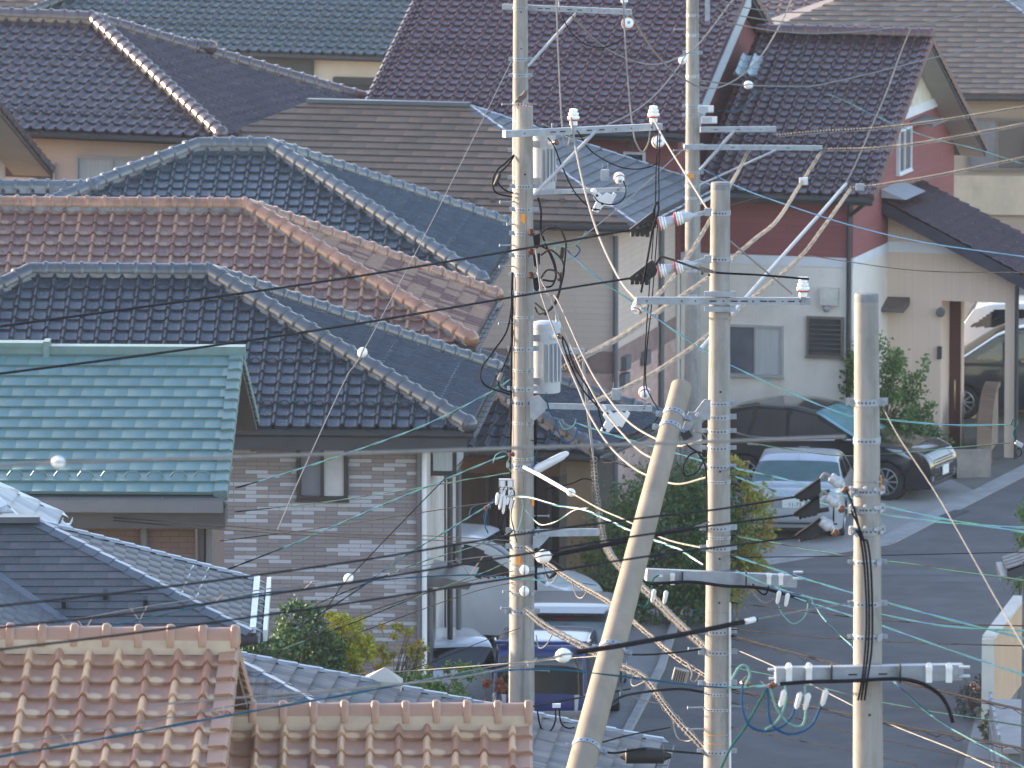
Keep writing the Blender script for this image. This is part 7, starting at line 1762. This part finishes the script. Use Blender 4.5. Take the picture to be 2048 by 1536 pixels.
# --- right-hand drops
tw('long blue drop cable from the tall pole across the window to the brick wall', [(1140, 508, 96), (1200, 560, 95), (1290, 620, 94), (1420, 708, 92), (1580, 785, 90), (1705, 833, 88.5), (1770, 839, 88), (1900, 850, 87), (2024, 849, 86)], .011)
tw('blue drop cable crossing below the silver sedan window', [(1462, 935, 86), (1560, 956, 84), (1640, 978, 82), (1760, 1010, 80), (1900, 1040, 78), (2060, 1066, 76)], .011)
tw('blue drop cable crossing the sedan licence plate', [(1462, 950, 86), (1560, 985, 84), (1640, 1006, 82), (1760, 1028, 80), (1900, 1046, 78), (2060, 1056, 76)], .010)
tw('dark twisted drop cable below the sedan', [(1462, 1070, 86), (1560, 1088, 84), (1705, 1114, 81), (1850, 1132, 79), (2060, 1163, 77)], .009, m1='dkcable', m2='green')
tw('blue drop cable sloping over the road to the garden wall', [(1462, 1110, 86), (1560, 1142, 84), (1705, 1186, 81), (1850, 1226, 79), (1950, 1252, 78), (2060, 1280, 77)], .011)
tw('second blue drop cable sloping over the road', [(1462, 1137, 86), (1560, 1178, 84), (1705, 1215, 81), (1850, 1246, 79), (1950, 1257, 78), (2060, 1262, 77)], .010)
tw('blue drop cable sloping lower over the road', [(1590, 1195, 84), (1660, 1218, 82), (1763, 1251, 80), (1900, 1300, 78), (2060, 1354, 76)], .010)
tw('pale blue drop cable leaving the middle pole arm to the lower right', [(1622, 1198, 83), (1650, 1240, 82), (1703, 1292, 81), (1775, 1352, 70), (1860, 1428, 69), (1960, 1490, 68), (2060, 1540, 67)], .009, m2='lgreen')
cable('black line crossing the lower road with loose wrap, upper', [(1462, 1271, 86), (1560, 1298, 84), (1705, 1336, 81), (1850, 1374, 79), (2060, 1424, 77)], .012, 'dkcable', group='black lines crossing the lower road')
cable('black line crossing the lower road with loose wrap, lower', [(1462, 1378, 86), (1560, 1400, 84), (1705, 1430, 81), (1850, 1460, 79), (2060, 1500, 77)], .012, 'dkcable', group='black lines crossing the lower road')
tw('dark green drop cable crossing the lower road', [(1462, 1332, 86), (1600, 1365, 83), (1765, 1405, 80), (1900, 1428, 78), (2060, 1454, 77)], .008, m1='dkcable', m2='green')
tw('dark twisted line crossing in front of the black suv bonnet', [(1470, 880, 90), (1600, 902, 89), (1700, 912, 88), (1800, 905, 87.5), (1940, 893, 86.5), (2020, 886, 86)], .008, m1='dkcable', m2='green')
cable('thin line crossing the garage front', [(1612, 510, 140), (1700, 524, 136), (1800, 538, 130), (1900, 544, 126), (2060, 545, 120)], .008, 'thin')
cable('long blue thin line descending from the far pole to the porch roof', [(1400, 335, 147), (1480, 375, 145), (1560, 405, 135), (1700, 450, 131), (1850, 485, 128), (2060, 515, 124)], .010, 'blue')
cable('thin grey line over the road under the sedan', [(1462, 1115, 110), (1700, 1112, 112), (2060, 1104, 115)], .006, 'thin')
o = thing('cable_joint', 'knot of drop cable fittings hanging at the right edge', 'connector', at(2028, 850, 86))
MB().tube(spline([at(2022, 850, 86), at(2026, 840, 86), at(2036, 840, 86), at(2034, 852, 86), at(2026, 866, 86), at(2034, 890, 86)], 5), .008, 6).build('green_loop', M_['green'], o)
MB().box(at(2038, 888, 86), (.08, .05, .04), Matrix.Rotation(.5, 3, 'Y')).build('fitting', M_['galvw'], o, smooth=0)
MB().tube([at(2037 + 6 * math.cos(a * .63), 905 + 8 * math.sin(a * .63), 86) for a in range(11)], .006, 5).build('ring', M_['dkcable'], o)
# --- boxes on the cables and coloured loops under the arms
o = thing('tap_box', 'small ribbed grey box hanging from the lower spiral bundle left of the middle pole', 'box', at(1361, 1350, 86.8))
MB().box(at(1361, 1350, 86.8), (.15, .12, .12), Matrix.Rotation(R(14), 3, 'Y')).build('box_body', mat('grey_box', (.22, .21, .20), .6, var=.15), o, smooth=0)
for k in range(5): MB().box(at(1350 + k * 4.5, 1349 + k, 86.8) + Vector((0, -.065, 0)), (.006, .01, .11), Matrix.Rotation(R(14), 3, 'Y')).build('rib', M_['dkcable'], o, smooth=0)
cable('grey pigtail beside the small ribbed box', [(1375, 1325, 86.5), (1384, 1345, 86.4), (1382, 1360, 86.4), (1392, 1362, 86.4), (1402, 1345, 86.3)], .009, 'gycable')
o = thing('splice_closure', 'long black splice closure hanging on the cable at the bottom edge', 'box', at(1290, 1513, 84))
MB().lathe(at(1240, 1512, 84), (1, 0, 0), [(0, .02), (.05, .05), (.06, .075), (.42, .075), (.43, .05), (.50, .02)], 14).build('closure_body', M_['blk'], o)
cable('black cable carrying the splice closure along the bottom edge', [(1198, 1500, 83.5), (1230, 1506, 83.8), (1290, 1497, 84), (1340, 1502, 85), (1412, 1508, 86.1)], .011, 'dkcable')
cable('black cable from the leaning pole foot rising to the middle pole', [(1208, 1420, 83), (1240, 1395, 84), (1290, 1384, 85), (1360, 1378, 85.8), (1412, 1385, 86.1)], .013, 'dkcable')
cable('dark horizontal strand from the leaning pole to the middle pole', [(1244, 1309, 84), (1300, 1309, 84.8), (1360, 1304, 85.5), (1412, 1297, 86.1)], .010, 'dkcable')
cable('dark line crossing the front pole low down with a white clamp', [(960, 1423, 92), (1050, 1415, 93), (1110, 1404, 94), (1180, 1392, 95), (1260, 1378, 96)], .010, 'dkcable')
cable('thin grey strand low across the blue minivan to the leaning pole', [(560, 1358, 100), (800, 1343, 97), (950, 1332, 95), (1120, 1318, 92), (1240, 1309, 84)], .006, 'wire')
o = thing('cable_clamp', 'white clamp with two black tails in front of the blue minivan', 'clamp', at(1113, 1412, 93.8))
MB().box(at(1113, 1411, 93.8), (.09, .06, .04)).build('clamp_body', M_['plw'], o, smooth=0)
MB().tube(spline([at(1110, 1415, 93.8), at(1111, 1440, 93.8), at(1100, 1462, 93.8), at(1082, 1455, 93.8), at(1074, 1418, 93.8)], 5), .009, 6).build('tail', M_['dkcable'], o)
MB().tube(spline([at(1118, 1415, 93.8), at(1122, 1445, 93.8), at(1135, 1456, 93.8), at(1150, 1455, 93.8)], 5), .009, 6).build('tail', M_['dkcable'], o)
for i, (m, pts) in enumerate((('blue', [(1485, 1368, 68.7), (1484, 1410, 68.7), (1496, 1448, 68.7), (1525, 1462, 68.7), (1560, 1455, 68.7), (1585, 1430, 68.7), (1592, 1395, 68.7)]), ('lgreen', [(1462, 1362, 68.7), (1478, 1335, 68.7), (1492, 1332, 68.7), (1500, 1350, 68.7), (1490, 1372, 68.7)]), ('lgreen', [(1540, 1378, 68.7), (1555, 1420, 68.7), (1580, 1448, 68.7), (1605, 1450, 68.7), (1612, 1420, 68.7), (1610, 1372, 68.7)]), ('blue', [(1535, 1376, 68.7), (1540, 1440, 68.7), (1565, 1465, 68.7), (1595, 1466, 68.7), (1625, 1448, 68.7), (1643, 1408, 68.7)]), ('green', [(1535, 1375, 68.7), (1515, 1410, 68.7), (1490, 1455, 68.7), (1462, 1495, 68.7), (1440, 1540, 68.7)]), ('lgreen', [(1568, 1360, 68.7), (1572, 1400, 68.7), (1556, 1440, 68.7), (1530, 1460, 68.7)]))):
    cable(['deep blue cable loop at the left end of the near arm', 'small pale green loop above the middle pole foot', 'pale green cable loop under the near arm', 'blue cable loop ending in the rightmost white splice', 'green cable running down left from the near arm to the bottom edge', 'short pale green curve behind the white splices'][i], pts, .010, m, group='coloured cable loops under the near arm')
for i, (px, py) in enumerate(((1564, 1400), (1596, 1404), (1613, 1406), (1648, 1398))):
    a, b = at(px + 5, py - 20, 68.65), at(px - 4, py + 14, 68.65)
    tag(MB().tube([a, a.lerp(b, .15), a.lerp(b, .85), b], [.008, .024, .02, .008], 9).build('splice_sleeve', M_['plw'], None), ['first', 'second', 'third', 'rightmost'][i] + ' of four white cable splices under the near arm', 'connector', 'white splices under the near arm')
for i, (px, py, Y) in enumerate(((1306, 1192, 85.5), (1330, 1195, 85.5), (1556, 1195, 85.6), (1573, 1200, 85.6))):
    a, b = at(px + 3, py - 14, Y), at(px - 2, py + 13, Y)
    tag(MB().tube([a, a.lerp(b, .15), a.lerp(b, .85), b], [.008, .024, .02, .008], 9).build('splice_sleeve', M_['plw'], None), ['white cable splice at the left end of the middle pole cable arm', 'white cable splice near the left clips of the middle pole cable arm', 'white cable splice near the right clips of the middle pole cable arm', 'white cable splice at the right end of the middle pole cable arm'][i], 'connector')
for i, (m, pts) in enumerate((('green', [(1318, 1150, 85.6), (1306, 1160, 85.6), (1302, 1190, 85.6), (1292, 1212, 85.6), (1278, 1210, 85.6), (1270, 1200, 85.6)]), ('lgreen', [(1566, 1160, 85.7), (1556, 1190, 85.7), (1560, 1220, 85.7), (1585, 1247, 85.7), (1610, 1232, 85.7), (1618, 1200, 85.7)]), ('gycable', [(1496, 1166, 85.7), (1510, 1190, 85.7), (1530, 1206, 85.7), (1552, 1196, 85.7)]), ('dkcable', [(1505, 1168, 85.7), (1520, 1185, 85.7), (1532, 1188, 85.7), (1538, 1170, 85.7)]))):
    cable(['green cable loop at the left end of the middle cable arm', 'pale green loop at the right end of the middle cable arm', 'grey cable loop under the right half of the middle cable arm', 'black cable loop under the right half of the middle cable arm'][i], pts, .0085, m)
cable('black cable strapped under the near arm', [(1560, 1368, 68.6), (1620, 1364, 68.6), (1700, 1362, 68.5), (1790, 1358, 68.6), (1840, 1366, 68.7), (1880, 1390, 68.7), (1898, 1420, 68.7), (1906, 1445, 68.7)], .016, 'dkcable')
cable('black cable strapped under the middle cable arm', [(1300, 1168, 85.5), (1380, 1164, 85.5), (1450, 1172, 85.5), (1520, 1176, 85.6), (1580, 1192, 85.7), (1622, 1205, 85.7)], .016, 'dkcable')
for i, dx in enumerate((0, 6, 13)):
    cable(['left', 'middle', 'right'][i] + ' black riser cable on the face of the nearest pole', [(1693 + dx * 1.5, 980 + 40 * i, 68.75), (1712 + dx, 1030 + 25 * i, 68.72), (1722 + dx, 1085, 68.72), (1729 + dx, 1140, 68.72), (1733 + dx * .9, 1230, 68.72), (1730 + dx, 1300, 68.71), (1724 + dx * .8, 1360, 68.6), (1716 + dx, 1400, 68.68)], .009, 'dkcable', group='black riser cables on the nearest pole')
for i, p in enumerate(([(1388, 862, 85.3), (1405, 868, 85.4), (1414, 882, 85.7), (1398, 888, 85.4), (1366, 893, 85.2)], [(1365, 880, 85.2), (1380, 895, 85.2), (1398, 908, 85.5), (1412, 940, 85.8), (1414, 1010, 85.85), (1414, 1080, 85.9)], [(1412, 912, 85.8), (1396, 904, 85.5), (1378, 912, 85.4), (1366, 935, 85.3), (1372, 952, 85.3), (1392, 945, 85.5), (1406, 925, 85.8)])):
    cable(['pale loop between the leaning pole joint and the middle pole', 'black cable running down the left side of the middle pole', 'black cable loop between leaning pole and middle pole'][i], p, .009, ['gycable', 'dkcable', 'dkcable'][i])
tag(MB().beam(at(1365, 876, 85.1), at(1382, 866, 85.1), .05, .07).build('splice_sleeve', M_['blk'], None, smooth=0), 'black cable sleeve beside the leaning pole joint', 'connector')
# tangled drops right of the front pole
for i, (m, pts) in enumerate((('lgreen', [(1082, 482, 96.8), (1110, 490, 96.7), (1140, 494, 96.6), (1160, 482, 96.6), (1172, 462, 96.6)]), ('blue', [(1135, 500, 96.6), (1148, 514, 96.6), (1160, 500, 96.6), (1152, 490, 96.6)]), ('lgreen', [(1110, 492, 96.6), (1112, 512, 96.6), (1130, 522, 96.6), (1146, 514, 96.6)]), ('wire', [(1080, 468, 96.9), (1120, 484, 98), (1160, 475, 102), (1176, 465, 105), (1230, 422, 112), (1300, 360, 122), (1370, 295, 147)]), ('blue', [(1112, 838, 96.8), (1116, 862, 96.8), (1130, 884, 96.8), (1148, 878, 96.8), (1156, 855, 96.8)]), ('lgreen', [(1118, 842, 96.8), (1128, 858, 96.8), (1146, 852, 96.8), (1152, 838, 96.8)]))):
    cable(['pale green drop cable tangled right of the front pole', 'blue loop in the tangle right of the front pole', 'pale green loop in the tangle right of the front pole', 'pale messenger strand rising from the front pole to the far pole', 'blue cable loop below the lower transformer', 'pale green cable loop below the lower transformer'][i], pts, .008, m)
tw('twisted blue green cable winding down right of the front pole', [(1092, 785, 96.9), (1098, 820, 96.9), (1112, 845, 96.9), (1105, 868, 96.9), (1088, 890, 96.9), (1072, 905, 96.9), (1068, 940, 96.9)], .009, .35)
tw('blue drop cable leaving below the lower transformer to the middle pole', [(1150, 845, 96.5), (1200, 862, 95), (1260, 880, 92.5), (1330, 900, 89.5), (1405, 922, 86.2)], .010)
# --- more thin lines crossing the scene
for lab, pts, r, m in (('thin black line from the front pole band low across the grey bricks to the garden', [(1026, 1142, 96.5), (900, 1172, 100), (760, 1216, 104), (640, 1262, 108), (560, 1296, 111)], .005, 'thin'),
    ('thin black wavy line left of the front pole above the blue minivan', [(1040, 1256, 96.5), (960, 1285, 98), (880, 1318, 100), (800, 1346, 102), (720, 1362, 104)], .005, 'thin'),
    ('thin black line over the white minivan to the front pole', [(1026, 1165, 96.5), (960, 1180, 98), (880, 1206, 100), (760, 1250, 103), (690, 1275, 105)], .005, 'thin'),
    ('thin dark line from the front pole over the annex roof', [(1062, 880, 96.8), (1130, 900, 98), (1230, 925, 101), (1330, 960, 105)], .006, 'thin'),
    ('dark line from the coil bundle left to the front pole', [(1185, 960, 96.8), (1165, 958, 96.8), (1140, 968, 96.8), (1090, 978, 96.8)], .007, 'thin'),
    ('dark pigtail line from the coil bundle to the right', [(1195, 925, 97), (1215, 926, 96), (1240, 924, 94), (1300, 942, 90)], .007, 'thin'),
    ('thin black line across the lower road, first below the near arm', [(1462, 1405, 86), (1560, 1428, 83), (1690, 1462, 80), (1850, 1498, 78), (2060, 1536, 76)], .006, 'thin'),
    ('thin black line across the lower road, second below the near arm', [(1462, 1455, 86), (1560, 1474, 83), (1690, 1500, 80), (1830, 1530, 78)], .006, 'thin'),
    ('thin black line across the upper road to the gate roof', [(1462, 1205, 86), (1600, 1222, 84), (1760, 1240, 82), (1900, 1248, 80), (2060, 1252, 79)], .006, 'thin'),
    ('thin black line across the road above the garden wall', [(1462, 1258, 86), (1600, 1272, 84), (1760, 1282, 82), (1900, 1288, 80), (2060, 1292, 79)], .006, 'thin'),
    ('thin tan line sloping over the lower road', [(1470, 1298, 86), (1560, 1338, 84), (1660, 1388, 82), (1780, 1448, 80), (1900, 1496, 78), (1990, 1536, 76)], .006, 'gycable'),
    ('thin line from the leaning pole foot across the road bottom', [(1195, 1487, 82.5), (1260, 1470, 84), (1340, 1455, 86)], .008, 'thin'),
    ('twisted pale line behind the leaning pole over the kerb', [(1225, 1370, 84), (1262, 1392, 85), (1300, 1404, 86), (1325, 1406, 86.5)], .006, 'gycable'),
    ('pale line down the maroon wing roof from the ridge', [(1822, 56, 158), (1800, 110, 158), (1775, 180, 157.5), (1745, 250, 157), (1715, 320, 156.5), (1692, 366, 156)], .014, 'wire'),
    ('thin dark line over the maroon roofs from the far pole to the right', [(1400, 430, 148), (1500, 400, 146), (1580, 385, 145)], .007, 'thin'),
    ('thin black line from the strain clamps to the far beige wall', [(1180, 470, 110), (1250, 462, 116), (1330, 452, 122)], .006, 'thin')):
    cable(lab, pts, r, m)
for i, (x0, y0, Y0, x1, y1, Y1) in enumerate(((1462, 1271, 86, 2060, 1424, 77), (1462, 1378, 86, 2060, 1500, 77))):
    pts = []
    for k in range(46):
        t = k / 45; sg = math.sin(math.pi * t) * 14
        pts.append((x0 + (x1 - x0) * t, y0 + (y1 - y0) * t + sg * .2 + 5 + 5 * math.sin(k * 1.9) * (1 if (k // 6) % 2 else .3), Y0 + (Y1 - Y0) * t))
    cable('loose lashing wire wandering along the ' + ('upper', 'lower')[i] + ' black line over the road', pts, .004, 'thin', per=3)
# --- riser tangle on the left of the front pole
for i, p in enumerate(([(1020, 995, 96.8), (1014, 1020, 96.7), (1004, 1045, 96.7), (1002, 1068, 96.7), (1012, 1075, 96.7), (1028, 1058, 96.8)], [(1006, 1005, 96.7), (996, 1030, 96.7), (1000, 1060, 96.7), (1018, 1080, 96.7)], [(1028, 1000, 96.75), (1022, 1030, 96.7), (1028, 1060, 96.7), (1034, 1085, 96.75)], [(1040, 990, 96.75), (1046, 1010, 96.7), (1042, 1040, 96.7), (1036, 1062, 96.7)], [(1000, 985, 96.7), (985, 1002, 96.7), (974, 1022, 96.7), (970, 1050, 96.7), (976, 1066, 96.8)])):
    cable(['outer', 'left', 'middle', 'right', 'blue'][i] + ' cable tail tangled under the terminal boxes', p, .007, ['dkcable', 'dkcable', 'green', 'lgreen', 'blue'][i], group='cable tails under the terminal boxes')
for i, (px, py) in enumerate(((1016, 912), (968, 1018))):
    o = thing('drop_clamp', ['brown drop clamp with cable loop at the upper blue drop', 'brown drop clamp with cable loop at the lower blue drop'][i], 'clamp', at(px, py, 96.8))
    MB().lathe(at(px, py, 96.8), (1, 0, .4), [(0, .012), (.01, .03), (.03, .03), (.04, .015), (.05, .028), (.07, .028), (.08, .01)], 12).build('clamp_body', M_['brown'], o)
    MB().tube(spline([at(px - 30, py + 14, 96.8), at(px - 24, py - 2, 96.8), at(px - 6, py - 9, 96.8), at(px + 2, py + 4, 96.8), at(px - 2, py + 16, 96.8), at(px + 8, py + 34, 96.8)], 5), .006, 5).build('loop', M_['lgreen' if i == 0 else 'blue'], o)
for i, (px, py) in enumerate(((1480, 1366), (1536, 1376), (1942, 1366))):
    o = thing('drop_clamp', ['brown drop clamp left of the near arm', 'brown drop clamp under the left end of the near arm', 'brown drop clamp with white cap right of the near arm'][i], 'clamp', at(px, py, 68.8))
    MB().lathe(at(px, py, 68.8), (1, 0, (-.1, .6, -.9)[i]), [(0, .01), (.01, .025), (.03, .026), (.035, .014), (.045, .026), (.07, .024), (.09, .008)], 12).build('clamp_body', M_['brown'], o)
    MB().tube([at(px, py, 68.8), at(px - 14 * (1, -1, 1)[i] * -1 if i < 2 else px - 22, py - 14, 68.85)], .005, 5).build('tie', M_['wire'], o)
# haze filling the air over the rooftops
hz = MB().bx(-420, 420, -30, 330, -3, 30).build('haze', None or bpy.data.materials.new('haze_air'), None, smooth=0)
tag(hz, kind='stuff'); hm = hz.data.materials[0]; hm.use_nodes = True; t = hm.node_tree; t.nodes.clear()
vo = t.nodes.new('ShaderNodeVolumePrincipled'); ou = t.nodes.new('ShaderNodeOutputMaterial')
vo.inputs['Color'].default_value = (.72, .82, .97, 1); vo.inputs['Density'].default_value = .00012; vo.inputs['Anisotropy'].default_value = 0.0
t.links.new(vo.outputs[0], ou.inputs['Volume'])
